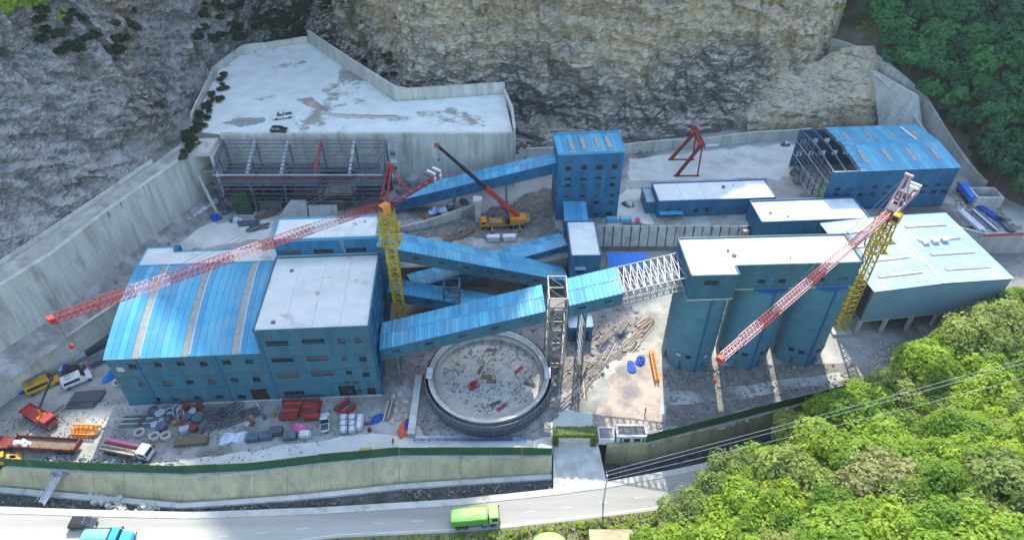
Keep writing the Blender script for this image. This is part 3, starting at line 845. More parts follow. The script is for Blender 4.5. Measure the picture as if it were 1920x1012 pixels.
for i in range(nP):
    x0 = 21.3 + i * 2.27
    MB().hexa([(x0 + .1, 138.9, 9.4), (x0 + 2.1, 138.9, 9.4), (x0 + 2.1, 140.2, 9.4), (x0 + .1, 140.2, 9.4), (x0 + .1, 139.9, 15.1), (x0 + 2.1, 139.9, 15.1), (x0 + 2.1, 140.2, 15.1), (x0 + .1, 140.2, 15.1)]).build('wall_panel', 'concrete_light', wr)
    MB().box(x0 - .13, x0 + .1, 139.45, 140.3, 7.8, 14.9).build('post', 'steel_dark' if i % 3 else 'concrete_dark', wr)
    MB().box(x0 - .13, x0 + 2.1, 138.75, 140.3, 7.6, 9.38).build('wall_base', 'concrete_dark', wr)
# pad front wall, side wall, parapets
wall_run('pad_wall', 'high grey concrete wall carrying the front edge of the upper concrete pad', [(-75.7, 158), (0.3, 158.4)], 14.8, 31.05, 'concrete', .8, 4.6, .12)
wall_run('pad_wall', 'narrow concrete end wall at the right end of the upper pad', [(0.9, 158.2), (0.2, 170), (-2.0, 181)], 14.8, 32.6, 'concrete', .5, 4.0, .1)
wall_run('parapet_wall', 'concrete parapet along the back right of the upper pad, below the cliff', [(-2.0, 181.2), (-32.7, 176.9), (-50, 197.6), (-65.6, 217)], 30.9, lambda x, y: 34.2 + (1.0 if x < -32 else 0), 'concrete', .6, 4.0, .12, side=-1)
wall_run('parapet_wall', 'low broken concrete parapet at the far end and left side of the upper pad', [(-65.8, 217.2), (-84.4, 210), (-88.4, 196), (-86.5, 180), (-84.8, 165)], 30.9, lambda x, y: 33.2 + .5 * noise.noise(Vector((x * .3, y * .3, 0))), 'concrete', .5, 3.5, None, side=-1)
wall_run('rear_wall', 'long low concrete wall at the back of the terrace below the cliff', [(4, 172), (32.6, 174.6), (56, 178.6), (78.3, 182.6), (90, 184.6)], 14.8, lambda x, y: 18.2 + .3 * math.sin(x * .2), 'concrete', .5, 4.5, .1)
wall_run('hillside_wall', 'long pale concrete wall descending along the foot of the forested hillside', [(99, 217), (112.5, 203.2), (121.5, 187), (125.5, 168), (127.5, 156)], 14.6, lambda x, y: lerp(17.5, 33.5, sstep(154, 212, y)), 'concrete', .6, 4.0, .25)
wall_run('hillside_wall', 'second shorter concrete wall stepping down inside the hillside wall', [(96, 205), (109.2, 199.5), (117, 184), (122, 168)], 14.6, lambda x, y: lerp(17.0, 30.5, sstep(160, 206, y)), 'concrete', .5, 4.0, .2)
mb = MB().hexa([(118.5, 154.5, 14.8), (127, 153, 14.8), (129, 158, 14.8), (120.5, 159.5, 14.8), (119, 155, 18.2), (126.5, 153.6, 18.2), (128.5, 157.6, 18.2), (121, 159, 18.2)])
# sloped concrete slab closing the rock bench
MB().hexa([(112.2, 186, 14.8), (121, 176, 14.8), (122, 177, 14.8), (113.2, 187, 14.8), (110, 199, 29.8), (117.5, 184.5, 28.5), (118.5, 185.5, 28.5), (111, 200, 29.8)]).build('slope_slab', 'concrete', None, (112, 186, 14.8))
tag(bpy.data.objects['slope_slab'], 'smooth sloping concrete slab between rock bench and hillside wall', 'slab')
# collection box at the lower end of the hillside wall
cb = thing('concrete_tank', 'small open concrete box at the lower end of the hillside wall', 'tank', (124.5, 150.5, 15))
for k, (x0, x1, y0, y1) in enumerate(((121, 128, 148, 148.5), (121, 128, 152.5, 153), (121, 121.5, 148.5, 152.5), (127.5, 128, 148.5, 152.5))):
    MB().box(x0, x1, y0, y1, 14.9, 18.2).build('side_wall', 'concrete', cb)
MB().box(121.5, 127.5, 148.5, 152.5, 14.9, 15.6).build('base_slab', 'concrete_dark', cb)
wall_run('retaining_wall', 'plain concrete terrace wall right of the big pale roof', [(112.5, 139.6), (118, 136.5), (132, 136.0)], 7.9, 15.1, 'concrete', .6, 4.5, .15)

# rock bench right of the main cliff: tan block and bluish scree
def bench(u, v):
    x = lerp(72, 112.5, u)
    yb = lerp(187.5, 191, u)
    y = yb + v * 17
    z = 14.7 + (11 + 4.5 * sstep(.55, .75, u)) * (v ** .45) * (sstep(0, .25, u) * .5 + .5) + 4 * v
    n1 = noise.turbulence(Vector((x * .18, y * .18, z * .3)), 4, True)
    st = (z + x * .12) / 2.2
    a = n1 * 1.6 + noise.noise(Vector((st * 1.5, x * .05, 0))) * 1.2 + noise.noise(Vector((x, y, z)) * .9) * .3
    return (x, y - a * min(1, v * 6), z)
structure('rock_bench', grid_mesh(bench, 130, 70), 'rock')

# ---- green sheet fence on the wall, panel by panel
def fence_run(label, pts, h=2.5, sec=5.7):
    root = thing('site_fence', label, 'fence', (pts[0][0], pts[0][1], 8.2))
    for a, b in zip(pts, pts[1:]):
        a, b = Vector((*a, 0)), Vector((*b, 0)); Ln = (b - a).length; n = max(1, int(round(Ln / sec))); d = (b - a) / Ln; nn = Vector((-d.y, d.x, 0))
        for i in range(n):
            p, q = a + d * (Ln * i / n + .06), a + d * (Ln * (i + 1) / n - .06)
            zp, zq = yz(p.x, p.y) + .22, yz(q.x, q.y) + .22
            p, q = p + nn * .35, q + nn * .35
            lean = nn * random.uniform(-.05, .12)
            MB().hexa([p + Vector((0, 0, zp)), q + Vector((0, 0, zq)), q + nn * .05 + Vector((0, 0, zq)), p + nn * .05 + Vector((0, 0, zp)), p + lean + Vector((0, 0, zp + h)), q + lean + Vector((0, 0, zq + h)), q + lean + nn * .05 + Vector((0, 0, zq + h)), p + lean + nn * .05 + Vector((0, 0, zp + h))]).build('fence_panel', 'fence_green', root)
            MB().beam(p - d * .06 + nn * .1 + Vector((0, 0, zp - .05)), p - d * .06 + nn * .1 + Vector((0, 0, zp + h + .05)), .1).build('post', 'steel_dark', root)
fence_run('dark green sheet fence along the top of the long front wall, left of the gate', edgeL)
fence_run('dark green sheet fence along the wall right of the gate, ending in the trees', edgeR[1:-1], 2.3, 5.2)
wall_run('edge_wall', 'low pale edge wall between the upper road and the left cliff', [(-122, 77), (-105.2, 103.4), (-100.2, 115), (-94.7, 129), (-88.4, 146)], 29.9, 31.0, 'concrete_light', .3, 3.0, None)
# ================================================================== BUILDINGS
Z3 = Vector((0, 0, 1))
def frame_uv(ox, oy, ang):
    c, s = math.cos(ang), math.sin(ang)
    U, V = Vector((c, s, 0)), Vector((-s, c, 0))
    return U, V, (lambda u, v, z: Vector((ox, oy, z)) + U * u + V * v - Vector((0, 0, 0)))
def roof_slab(root, pts, z, m, t=.25, par=.45, parm='trim_blue', name='roof'):
    n = len(pts)
    MB().prism([(p.x, p.y) for p in pts], z - t, z).build(name, m, root)
    if par:
        c = sum((Vector((p.x, p.y, 0)) for p in pts), Vector()) / n
        for i in range(n):
            a, b = Vector((pts[i].x, pts[i].y, 0)), Vector((pts[(i + 1) % n].x, pts[(i + 1) % n].y, 0))
            d = (b - a).normalized(); nn = Vector((-d.y, d.x, 0))
            MB().obox(a - nn * .05 + Vector((0, 0, z - .3)) - d * .0, (b - a), nn * .28, Vector((0, 0, .3 + par))).build('parapet', parm, root)
# ---- corrugated sheets: one mesh per size, copied as parts
SHEETS = {}
def sheet_mesh(w, l, m, ribs=3, hgt=.07, curve=None, segs=1):
    key = (round(w, 2), round(l, 2), m, ribs, hgt, curve, segs)
    if key in SHEETS: return SHEETS[key]
    mb = MB()
    xs = []
    rw = w / ribs
    for i in range(ribs):
        x0 = i * rw
        xs += [(x0 + rw * .10, 0), (x0 + rw * .62, 0), (x0 + rw * .70, hgt), (x0 + rw * .92, hgt)]
    xs = [(0.01, 0)] + xs + [(w - .01, 0)]
    k = len(xs)
    for j in range(segs + 1):
        y = l * j / segs
        zz = curve(y) if curve else 0.0
        for x, z in xs: mb.v.append(Vector((x, y, z + zz)))
    for j in range(segs):
        for i in range(k - 1):
            a = j * k + i
            mb.f.append([a, a + 1, a + k + 1, a + k])
    me = mb.mesh('roof_sheet')
    me.materials.append(MATS[m])
    SHEETS[key] = me
    return me

# ---------------------------------------------------------- main mill building
MA = math.atan(0.058)
U, V, W = frame_uv(-27.0, 91.4, MA)
nF = -V
main = thing('mill_building', 'big blue mill building with flat white roof and arched blue roof at left', 'building', W(-25, 10, 8))
sc, ox, oy = 520 / 1920, 200, 600
flat_r = [(1100, 1260, 145, 180), (1350, 1510, 130, 165), (1597, 1650, 125, 160), (1718, 1765, 120, 155), (1140, 1295, 258, 292), (1385, 1535, 245, 283), (1630, 1665, 245, 278), (1748, 1800, 250, 287),
          (1178, 1330, 365, 400), (1415, 1567, 352, 388), (1655, 1700, 350, 382), (1773, 1823, 362, 393), (1648, 1683, 422, 438), (1700, 1740, 422, 438), (1228, 1370, 490, 522), (1660, 1697, 485, 500), (1732, 1765, 482, 498)]
arch_r = [(150, 210, 300, 340), (325, 380, 290, 325), (485, 540, 285, 318), (645, 700, 285, 318), (800, 860, 278, 310), (960, 1015, 270, 303), (222, 270, 430, 460), (395, 450, 422, 458), (552, 605, 415, 447), (703, 758, 408, 440), (860, 912, 400, 435), (1012, 1065, 393, 430),
          (330, 375, 535, 565), (457, 505, 530, 562), (605, 655, 525, 553), (753, 805, 517, 545), (903, 965, 517, 545)]
O1 = W(-21.3, 0, 7.8)
h1 = px_holes(O1, U, flat_r, sc, ox, oy, 7.8)
doors1 = [(12.9, 16.3, 0.02, 3.6), (18.6, 20.3, 0.02, 2.6)]
mb = MB(); h1 = holed_wall(mb, O1, U, Z3, 21.3, 20.2, h1 + doors1, nF); mb.build('front_wall', 'wall_teal', main)
windows(main, O1, U, Z3, h1, nF, seed=3)
O2 = W(-50.6, 0.02, 7.8)
h2 = px_holes(O2, U, arch_r, sc, ox, oy, 7.8)
mb = MB(); h2 = holed_wall(mb, O2, U, Z3, 29.3, 14.4, h2 + [(24.6, 28.0, .02, 3.8)], nF); mb.build('front_wall', 'wall_teal', main)
windows(main, O2, U, Z3, h2, nF, seed=4)
MB().obox(W(-50.55, -.0, 16.2) + U * 1.2 - V * .03 + Z3 * 2.3, U * 1.3, Z3 * 1.2, V * .02).build('bare_patch', 'concrete_light', main)
# right side wall with tall strip windows
OR_ = W(0, 0, 7.8)
hr = []
for k, z0 in enumerate((1.0, 5.2, 9.4, 13.6, 16.8)):
    for j in range(4): hr.append((2.2 + j * 4.9, 4.6 + j * 4.9, z0, z0 + (1.7 if k < 4 else 1.2)))
mb = MB(); hr = holed_wall(mb, OR_, V, Z3, 21.4, 20.2, hr, U); mb.build('side_wall', 'wall_blue', main)
windows(main, OR_, V, Z3, hr, U, seed=5)
for j in range(5):
    MB().obox(W(.02, .25 + j * 5.1, 7.8), U * .35, V * .4, Z3 * 20.1).build('pilaster', 'trim_blue' if j % 2 else 'wall_blue', main)
# back and left walls
MB().obox(W(-50.6, 27.5, 7.8), U * 50.6, V * .2, Z3 * 18.2).build('back_wall', 'wall_teal', main)
mb = MB()
def archz(v):
    t = max(0, min(1, v / 22.0)); return 22.2 + 4.4 * math.sin(t * math.pi / 2) ** .9
for k in range(14):
    v0, v1 = 22 * k / 14, 22 * (k + 1) / 14
    mb.poly([W(-50.6, v0, 7.8), W(-50.6, v1, 7.8), W(-50.6, v1, archz(v1)), W(-50.6, v0, archz(v0))])
mb.poly([W(-50.6, 22, 7.8), W(-50.6, 27.5, 7.8), W(-50.6, 27.5, 26), W(-50.6, 22, 26)])
mb.build('side_wall', 'wall_teal', main)
MB().obox(W(-21.4, 0.05, 22), U * .1, V * 27, Z3 * 6.0).build('side_wall', 'wall_teal', main)
# pilasters and seams on the front
for u in (-45.2, -30.3, -21.0):
    MB().obox(W(u, -.14, 7.8), U * .28, V * .12, Z3 * (14.2 if u < -21.1 else 19.9)).build('pilaster', 'trim_blue', main)
for z in (12.2, 16.4, 20.4, 24.3):
    u0 = -50.5 if z < 21 else -21.2
    MB().obox(W(u0, -.05, z), U * (-.05 - u0), V * .045, Z3 * .10).build('seam_strip', 'trim_blue', main)
MB().obox(W(-50.7, -.16, 7.82), U * 50.8, V * .14, Z3 * .45).build('plinth', 'concrete', main)
# flat roof
roof_slab(main, [W(-21.4, -.12, 0), W(.1, -.12, 0), W(.1, 21.4, 0), W(-21.4, 21.4, 0)], 28.0, 'roof_grey', .3, .22, 'wall_teal')
# penthouse at the back
OP = W(-21.3, 22.2, 27.9)
hp = px_holes(OP, U, [(275, 425, 320, 350), (515, 665, 312, 345), (765, 920, 303, 335)], 300 / 1214, 460, 390, 27.9)
mb = MB(); hp = holed_wall(mb, OP, U, Z3, 21.3, 4.1, hp, nF); mb.build('penthouse_wall', 'wall_blue', main)
windows(main, OP, U, Z3, hp, nF, seed=6)
mb = MB(); mb.poly([W(0, 22.2, 7.8), W(0, 29.4, 7.8), W(0, 29.4, 32), W(0, 22.2, 32)]); mb.poly([W(-21.3, 22.2, 26), W(-21.3, 29.4, 26), W(-21.3, 29.4, 32), W(-21.3, 22.2, 32)]); mb.poly([W(-21.3, 29.4, 8), W(0, 29.4, 8), W(0, 29.4, 32), W(-21.3, 29.4, 32)])
mb.poly([W(0, 21.4, 7.8), W(0, 22.2, 7.8), W(0, 22.2, 28), W(0, 21.4, 28)])
mb.build('penthouse_wall', 'wall_blue', main)
MB().obox(W(-21.2, 21.4, 27.75), U * 21.2, V * .8, Z3 * .2).build('gutter', 'roof_grey', main)
roof_slab(main, [W(-21.5, 22.0, 0), W(.1, 22.0, 0), W(.1, 29.6, 0), W(-21.5, 29.6, 0)], 32.1, 'roof_white', .3, .3, 'roof_blue')
ld = MB()
for k in range(14): ld.beam(W(-7.6, 22.08, 28 + k * .32), W(-7.0, 22.08, 28 + k * .32), .05)
ld.beam(W(-7.6, 22.06, 27.9), W(-7.6, 22.06, 32.6), .06); ld.beam(W(-7.0, 22.06, 27.9), W(-7.0, 22.06, 32.6), .06)
ld.build('ladder', 'steel_white', main)
# low flat strip behind the arched roof
roof_slab(main, [W(-50.6, 22.1, 0), W(-21.5, 22.1, 0), W(-21.5, 26.6, 0), W(-44.3, 26.6, 0), W(-44.3, 28.2, 0), W(-50.6, 28.2, 0)], 26.6, 'roof_grey', .3, .12, 'roof_blue')
MB().obox(W(-44.4, 26.6, 26.0), U * 1.1, V * 1.5, Z3 * 1.3).build('stair_hatch', 'wall_blue', main)
# arched roof in sheets, three translucent bands
cv = lambda y: archz(y) - 22.2
bands = {4, 11, 18}
nS = 22
for i in range(nS):
    w = 29.4 / nS
    me = sheet_mesh(w - .01, 22.3, 'skylight' if i in bands else 'roof_blue', 3, .06, cv, 14)
    inst('roof_sheet', me, main, basis(W(-50.8 + i * w, -.3, 22.22), U, V, Z3))
    if i in bands:
        fl = MB()
        for k in range(14):
            v0, v1 = 22 * k / 14, 22 * (k + 1) / 14
            fl.hexa([W(-50.8 + i * w + w, v0, archz(v0) + .02), W(-50.8 + i * w + w + .3, v0, archz(v0) + .02), W(-50.8 + i * w + w + .3, v1, archz(v1) + .02), W(-50.8 + i * w + w, v1, archz(v1) + .02),
                     W(-50.8 + i * w + w, v0, archz(v0) + .22), W(-50.8 + i * w + w + .3, v0, archz(v0) + .22), W(-50.8 + i * w + w + .3, v1, archz(v1) + .22), W(-50.8 + i * w + w, v1, archz(v1) + .22)])
        fl.build('flashing', 'roof_pale', main)

# ---------------------------------------------------------- generic clad block
def block(name, label, x0, y0, ang, w, d, zb, zt, wallm, roofm, rects=None, par=.35, parm=None, sidewin=None, seed=1, seams=(), cat='building', over=.1):
    U, V, W = frame_uv(x0, y0, ang)
    root = thing(name, label, cat, W(w / 2, d / 2, zb))
    O = W(0, 0, zb)
    hs = []
    if rects:
        r_, sc, ox, oy = rects
        hs = px_holes(O, U, r_, sc, ox, oy, zb)
    mb = MB(); hs = holed_wall(mb, O, U, Z3, w, zt - zb, hs, -V); mb.build('front_wall', wallm, root)
    windows(root, O, U, Z3, hs, -V, seed=seed)
    for (o_, dirv, ln, n_) in ((W(w, 0, zb), V, d, U), (W(0, d, zb), -V, d, -U)):
        mb = MB(); hh = []
        if sidewin:
            for z0 in sidewin:
                k = max(1, int(ln / 4.2))
                for j in range(k): hh.append((ln * (j + .5) / k - .7, ln * (j + .5) / k + .7, z0, z0 + 1.2))
        hh = holed_wall(mb, o_, dirv, Z3, ln, zt - zb, hh, n_); mb.build('side_wall', wallm, root)
        windows(root, o_, dirv, Z3, hh, n_, seed=seed + 5)
    MB().poly([W(0, d, zb), W(w, d, zb), W(w, d, zt), W(0, d, zt)]).build('back_wall', wallm, root)
    if roofm: roof_slab(root, [W(-over, -over, 0), W(w + over, -over, 0), W(w + over, d + over, 0), W(-over, d + over, 0)], zt + .05, roofm, .25, par, parm or wallm)
    for z in seams: MB().obox(W(0, -.05, z), U * w, V * .045, Z3 * .09).build('seam_strip', 'trim_blue', root)
    return root, U, V, W

# ---------------------------------------------------------- head tower
s5 = 360 / 1822
tw_r = [(305, 362, 415, 460), (452, 512, 403, 447), (595, 655, 403, 447), (745, 800, 397, 440), (297, 355, 525, 545), (445, 503, 525, 547), (588, 645, 515, 535), (732, 787, 515, 535), (300, 358, 585, 620), (442, 495, 580, 620), (583, 635, 578, 615), (725, 775, 572, 612),
        (290, 350, 695, 712), (435, 490, 688, 708), (572, 622, 688, 708), (723, 770, 678, 700), (290, 345, 750, 780), (432, 485, 742, 780), (570, 622, 740, 775), (703, 757, 740, 772), (560, 610, 860, 890), (693, 750, 850, 888)]
tower, U, V, W = block('head_tower', 'tall blue tower with rows of small dark windows below the central cliff', 11.2, 142.7, .085, 15.9, 8.9, 14.9, 34.2, 'wall_blue', 'trim_blue', (tw_r, s5, 1000, 230), 0, None, (2, 6.5, 11), 7, (18.9, 22.9, 26.9))
for i in range(11):
    w = 16.3 / 11
    for j, (v0, v1) in enumerate(((-.25, 9.1),)):
        me = sheet_mesh(w - .01, 9.6, 'roof_blue', 2, .07)
        ex = U; e2 = (V + Z3 * -.03).normalized()
        inst('roof_sheet', me, tower, basis(W(-.2 + i * w, -.3, 34.66), ex, e2, ex.cross(e2)))
for u in (3.0, 5.9, 9.4, 12.1): MB().obox(W(u, 1.2, 34.70), U * 1.0, V * 5.6, Z3 * .12).build('skylight', 'skylight', tower)
for a in ((W(-.3, -.35, 34.2), U * 16.5, V * .12), (W(-.3, 9.2, 34.2), U * 16.5, V * .2), (W(-.3, -.2, 34.2), U * .12, V * 9.4), (W(16.1, -.2, 34.2), U * .12, V * 9.4)):
    MB().obox(a[0], a[1], a[2], Z3 * .62).build('parapet', 'roof_blue', tower)
# lean-to on the tower and transfer house
an = thing('lean_to', 'low blue sheet-roofed link between head tower and white-roofed transfer house', 'building', (15.8, 138, 15))
for i in range(4):
    me = sheet_mesh(1.45, 7.4, 'roof_blue', 2, .07); ey2 = Vector((0, 1, .10)).normalized()
    inst('roof_sheet', me, an, basis((12.8 + i * 1.46, 135.3, 20.1), (1, 0, 0), ey2, Vector((1, 0, 0)).cross(ey2)))
MB().box(12.9, 18.5, 135.4, 142.6, 14.9, 20.0).build('wall', 'wall_blue', an)
tr, U, V, W = block('transfer_house', 'narrow blue transfer house with white flat roof in front of the head tower', 13.6, 121.8, .02, 6.8, 13.2, 7.8, 20.0, 'wall_blue', 'roof_white', ([(455, 545, 400, 465)], s5, 990, 420), .3, 'wall_blue')
MB().obox(W(1.0, -1.2, 16.9), U * 2.4, V * 1.2, Z3 * .1).build('canopy', 'roof_pale', tr)
MB().obox(W(1.2, -.03, 7.8), U * 2.2, V * .02, Z3 * 3).build('door', 'opening', tr)

# ---------------------------------------------------------- long shed, white-roofed block
shed, U, V, W = block('long_shed', 'long low blue shed with pale shiny roof beside the red gantry', 37.2, 143.7, .06, 30.1, 8.2, 14.9, 19.9, 'wall_blue', 'roof_white', ([(1255, 1300, 820, 865), (1365, 1408, 822, 862), (1525, 1570, 818, 852), (1630, 1680, 808, 850)], s5, 1000, 230), .22, 'trim_blue', seed=9)
for px in (1331, 1359, 1382):
    u, z = wall_uv(W(0, 0, 0), U, px, 395)
    MB().obox(W(u - .5, -.05, 16.3), U * 1.0, V * .06, Z3 * 1.1).build('window', 'boarded', shed)
MB().obox(W(.4, -1.5, 16.9), U * 6, V * 1.5, Z3 * .08).build('canopy', 'roof_blue', shed)
for u in (.6, 3.2, 6.2): MB().obox(W(u, -1.45, 14.95), U * .1, V * .1, Z3 * 1.95).build('canopy_post', 'trim_blue', shed)
sx_, U, V, W = block('shed_annex', 'small low annex at the left end of the long shed', 34.6, 145.5, .06, 2.5, 6.5, 14.9, 18.4, 'wall_blue', 'roof_pale', None, .1)
blk, U, V, W = block('blue_block', 'blue block with bright white flat roof behind the silo house', 60.7, 134.6, .06, 26.9, 9.0, 7.8, 20.0, 'wall_blue', 'roof_white', ([(525, 585, 562, 585), (615, 680, 560, 580), (820, 858, 548, 575), (945, 995, 542, 568), (1060, 1110, 540, 565), (1145, 1212, 538, 565)], s5, 1320, 330), .4, 'trim_blue', seed=11)
ld = MB()
for k in range(10): ld.beam(W(19.6 + k * .06, -.25, 15.6 + k * .45), W(20.4 + k * .06, -.25, 15.6 + k * .45), .06)
ld.beam(W(19.6, -.2, 15.4), W(20.2, -.2, 20.4), .06); ld.beam(W(20.4, -.2, 15.4), W(21.0, -.2, 20.4), .06)
ld.build('ladder', 'steel_white', blk)
for k in range(3): MB().obox(W(-1.6 - k * .15, 1.2 + k * 1.4, 8 + k * 2.2), U * 1.5, V * 1.2, Z3 * 2.1).build('duct', ('white_tarp', 'steel_dark', 'sand_bag')[k], blk)

# ---------------------------------------------------------- big pale-roofed store on columns
FA = math.atan2(4.2, 31.2)
U, V, W = frame_uv(76.9, 108.0, FA)
FW, FD = 31.8, 24.0
store = thing('raised_store', 'wide pale-blue roofed store with blank grey-blue front, raised on concrete columns', 'building', W(16, 12, 8))
MB().obox(W(0, 0, 12.9), U * FW, V * .25, Z3 * 8.9).build('front_wall', 'wall_grey', store)
MB().obox(W(FW - .25, .26, 12.9), U * .25, V * (FD - .5), Z3 * 8.9).build('side_wall', 'wall_grey', store)
MB().obox(W(0, FD - .24, 12.9), U * FW, V * .24, Z3 * 8.9).build('back_wall', 'wall_grey', store)
for k in range(13):                                                    # open left side: steel slats
    MB().obox(W(-.05, .3, 12.9 + k * .68), U * .18, V * (FD - .6), Z3 * .22).build('slat', 'steel_dark', store)
MB().obox(W(.6, .3, 12.95), U * .05, V * (FD - .6), Z3 * 8.6).build('inner_wall', 'opening', store)
for j in range(8): MB().obox(W(-.12, .4 + j * 3.3, 12.9), U * .3, V * .3, Z3 * 8.9).build('side_post', 'steel_grey', store)
MB().obox(W(.1, .1, 12.5), U * (FW - .2), V * (FD - .2), Z3 * .39).build('floor_slab', 'concrete', store)
for i in range(6):
    for v in (.5, 8, 16, 23):
        MB().obox(W(.4 + i * 6.15, v, 7.6), U * .7, V * .7, Z3 * 4.9).build('column', 'concrete', store)
MB().obox(W(.2, 9.5, 7.8), U * (FW - .4), V * .3, Z3 * 4.7).build('inner_wall', 'concrete_dark', store)
rid = 15.6
nS = 16
for i in range(nS):
    w = (FD + .5) / nS
    for sgn, u0, ln in ((1, -.3, rid + .3), (-1, FW + .3, FW - rid + .3)):
        ex = V; e2 = (U * sgn + Z3 * .035).normalized(); ez = ex.cross(e2)
        if ez.z < 0: ez = -ez
        me = sheet_mesh(w - .01, ln, 'roof_pale', 2, .06)
        if sgn > 0: inst('roof_sheet', me, store, basis(W(u0, -.25 + i * w, 21.9), ex, e2, ez))
        else: inst('roof_sheet', me, store, basis(W(u0, -.25 + i * w, 21.9), ex, e2, ez))
MB().beam(W(rid, -.3, 22.52), W(rid, FD + .3, 22.52), .5, .14).build('ridge_cap', 'white_paint', store)
for v in (4, 9.2, 14.4, 19.6):
    for u0, u1 in ((3, 13), (18.5, 29)):
        z0 = 22.0 + (.035 * (u0 if u0 < rid else FW - u0)); z1 = 22.0 + (.035 * (u1 if u1 < rid else FW - u1))
        p, q = W(u0, v, z0 + .08), W(u1, v, z1 + .08)
        MB().beam(p, q, .9, .08, Z3).build('skylight', 'skylight', store)
for k in range(3):
    MB().obox(W(18.8 + k * 2.5, 12.6 + .2 * k, 22.35), U * 1.5, V * .9, Z3 * .7).build('roof_vent', 'white_paint', store)

# ---------------------------------------------------------- upper right workshop, roof half clad
s7 = 360 / 1822
U, V, W = frame_uv(80.4, 146.6, .068)
GW, GD = 32.8, 21.8
ws = thing('workshop', 'blue workshop with eight roof lights, its left end still open steel frame', 'building', W(16, 11, 15))
gr = [(435, 488, 668, 695), (540, 600, 676, 696), (680, 705, 665, 682), (785, 840, 652, 672), (915, 965, 650, 670), (1265, 1310, 640, 660), (1378, 1435, 630, 650), (1470, 1525, 628, 650), (415, 465, 722, 748), (520, 580, 722, 750), (650, 692, 720, 750), (757, 812, 715, 742), (880, 940, 710, 740), (1225, 1285, 695, 725), (1340, 1398, 692, 722), (1435, 1500, 688, 725), (700, 755, 855, 880), (1120, 1240, 855, 890), (1265, 1330, 835, 868), (1362, 1420, 830, 862)]
O = W(0, 0, 14.8)
hs = px_holes(O, U, gr, s7, 1480, 220, 14.8)
mb = MB(); hs = holed_wall(mb, O, U, Z3, GW, 12.0, hs, -V); mb.build('front_wall', 'wall_blue', ws)
windows(ws, O, U, Z3, hs, -V, seed=13)
mb = MB(); mb.poly([W(GW, 0, 14.8), W(GW, GD, 14.8), W(GW, GD, 26.8), W(GW, GD / 2, 27.8), W(GW, 0, 26.8)]); mb.build('side_wall', 'wall_blue', ws)
OB = W(0, GD, 14.8); hb = []
for j in range(9):
    for z0 in (3.5, 7.5): hb.append((1.2 + j * 3.4, 2.8 + j * 3.4, z0, z0 + 1.5))
mb = MB(); holed_wall(mb, OB, U, Z3, GW, 12.0, hb, -V, .2); mb.build('back_wall', 'wall_blue', ws)
for j in range(8):                                                    # open left end: posts and girts
    v = .3 + j * (GD - .6) / 7
    MB().obox(W(-.15, v - .15, 14.8), U * .3, V * .3, Z3 * (12 + (1 - abs(v / GD * 2 - 1)))).build('end_post', 'steel_grey', ws)
for k in range(9): MB().obox(W(-.28, .3, 15.6 + k * 1.3), U * .12, V * (GD - .6), Z3 * .22).build('girt', 'steel_white' if k % 3 == 0 else 'steel_grey', ws)
for k in range(5): MB().obox(W(-.36, .6 + .0, 18.2 + k * .45), U * .06, V * (3.6), Z3 * .25).build('netting_strip', 'lime_dark', ws)
for u in (0.2, 3.4, 6.6):
    mb = MB(); mb.beam(W(u, 0, 26.7), W(u, GD / 2, 27.7), .25, .4); mb.beam(W(u, GD / 2, 27.7), W(u, GD, 26.7), .25, .4); mb.build('rafter', 'steel_grey', ws)
for k in range(9):
    v = 1.2 + k * 2.4
    if v < GD: MB().beam(W(5.6, v, 26.95 + (1 - abs(v / GD * 2 - 1))), W(8.5, v, 26.95 + (1 - abs(v / GD * 2 - 1))), .16).build('purlin', 'steel_dark', ws)
MB().obox(W(.1, .1, 26.5), U * (GW - .1), V * .3, Z3 * .36).build('eave_beam', 'steel_white', ws)
MB().obox(W(.1, GD - .4, 26.5), U * (GW - .1), V * .3, Z3 * .36).build('eave_beam', 'steel_grey', ws)
nS = 17
u00 = 7.0
for i in range(nS):
    w = (GW + .3 - u00) / nS
    for sgn, v0 in ((1, -.3), (-1, GD + .3)):
        ln = GD / 2 + .32; e2 = (V * sgn + Z3 * .09).normalized(); ex = U; ez = ex.cross(e2)
        if ez.z < 0: ez = -ez
        skew = (1.4 * (1 if sgn < 0 else -0) if i == 0 else 0)
        inst('roof_sheet', sheet_mesh(w - .01, ln, 'roof_blue', 2, .06), ws, basis(W(u00 + i * w, v0, 26.95), ex, e2, ez))
for i in range(4):
    for v0 in (3.2, 13.6):
        u = u00 + 3 + i * 6.4
        zz = lambda v: 27.0 + (1.0 - abs(v / GD * 2 - 1)) + .04
        p, q = W(u, v0, zz(v0)), W(u, v0 + 5.2, zz(v0 + 5.2))
        MB().beam(p, q, 1.1, .1, Z3).build('skylight', 'skylight', ws)
p, q = W(u00 + 20.6, 12.5, 28.0), W(u00 + 20.6, 20.5, 27.25)
MB().beam(p, q, .8, .08).build('loose_sheet', 'white_tarp', ws)
MB().beam(W(GW * .22 + u00 * .0 + .0, GD / 2, 27.95) + U * 0, W(GW + .2, GD / 2, 27.95), .4, .08).build('ridge_cap', 'roof_blue', ws)

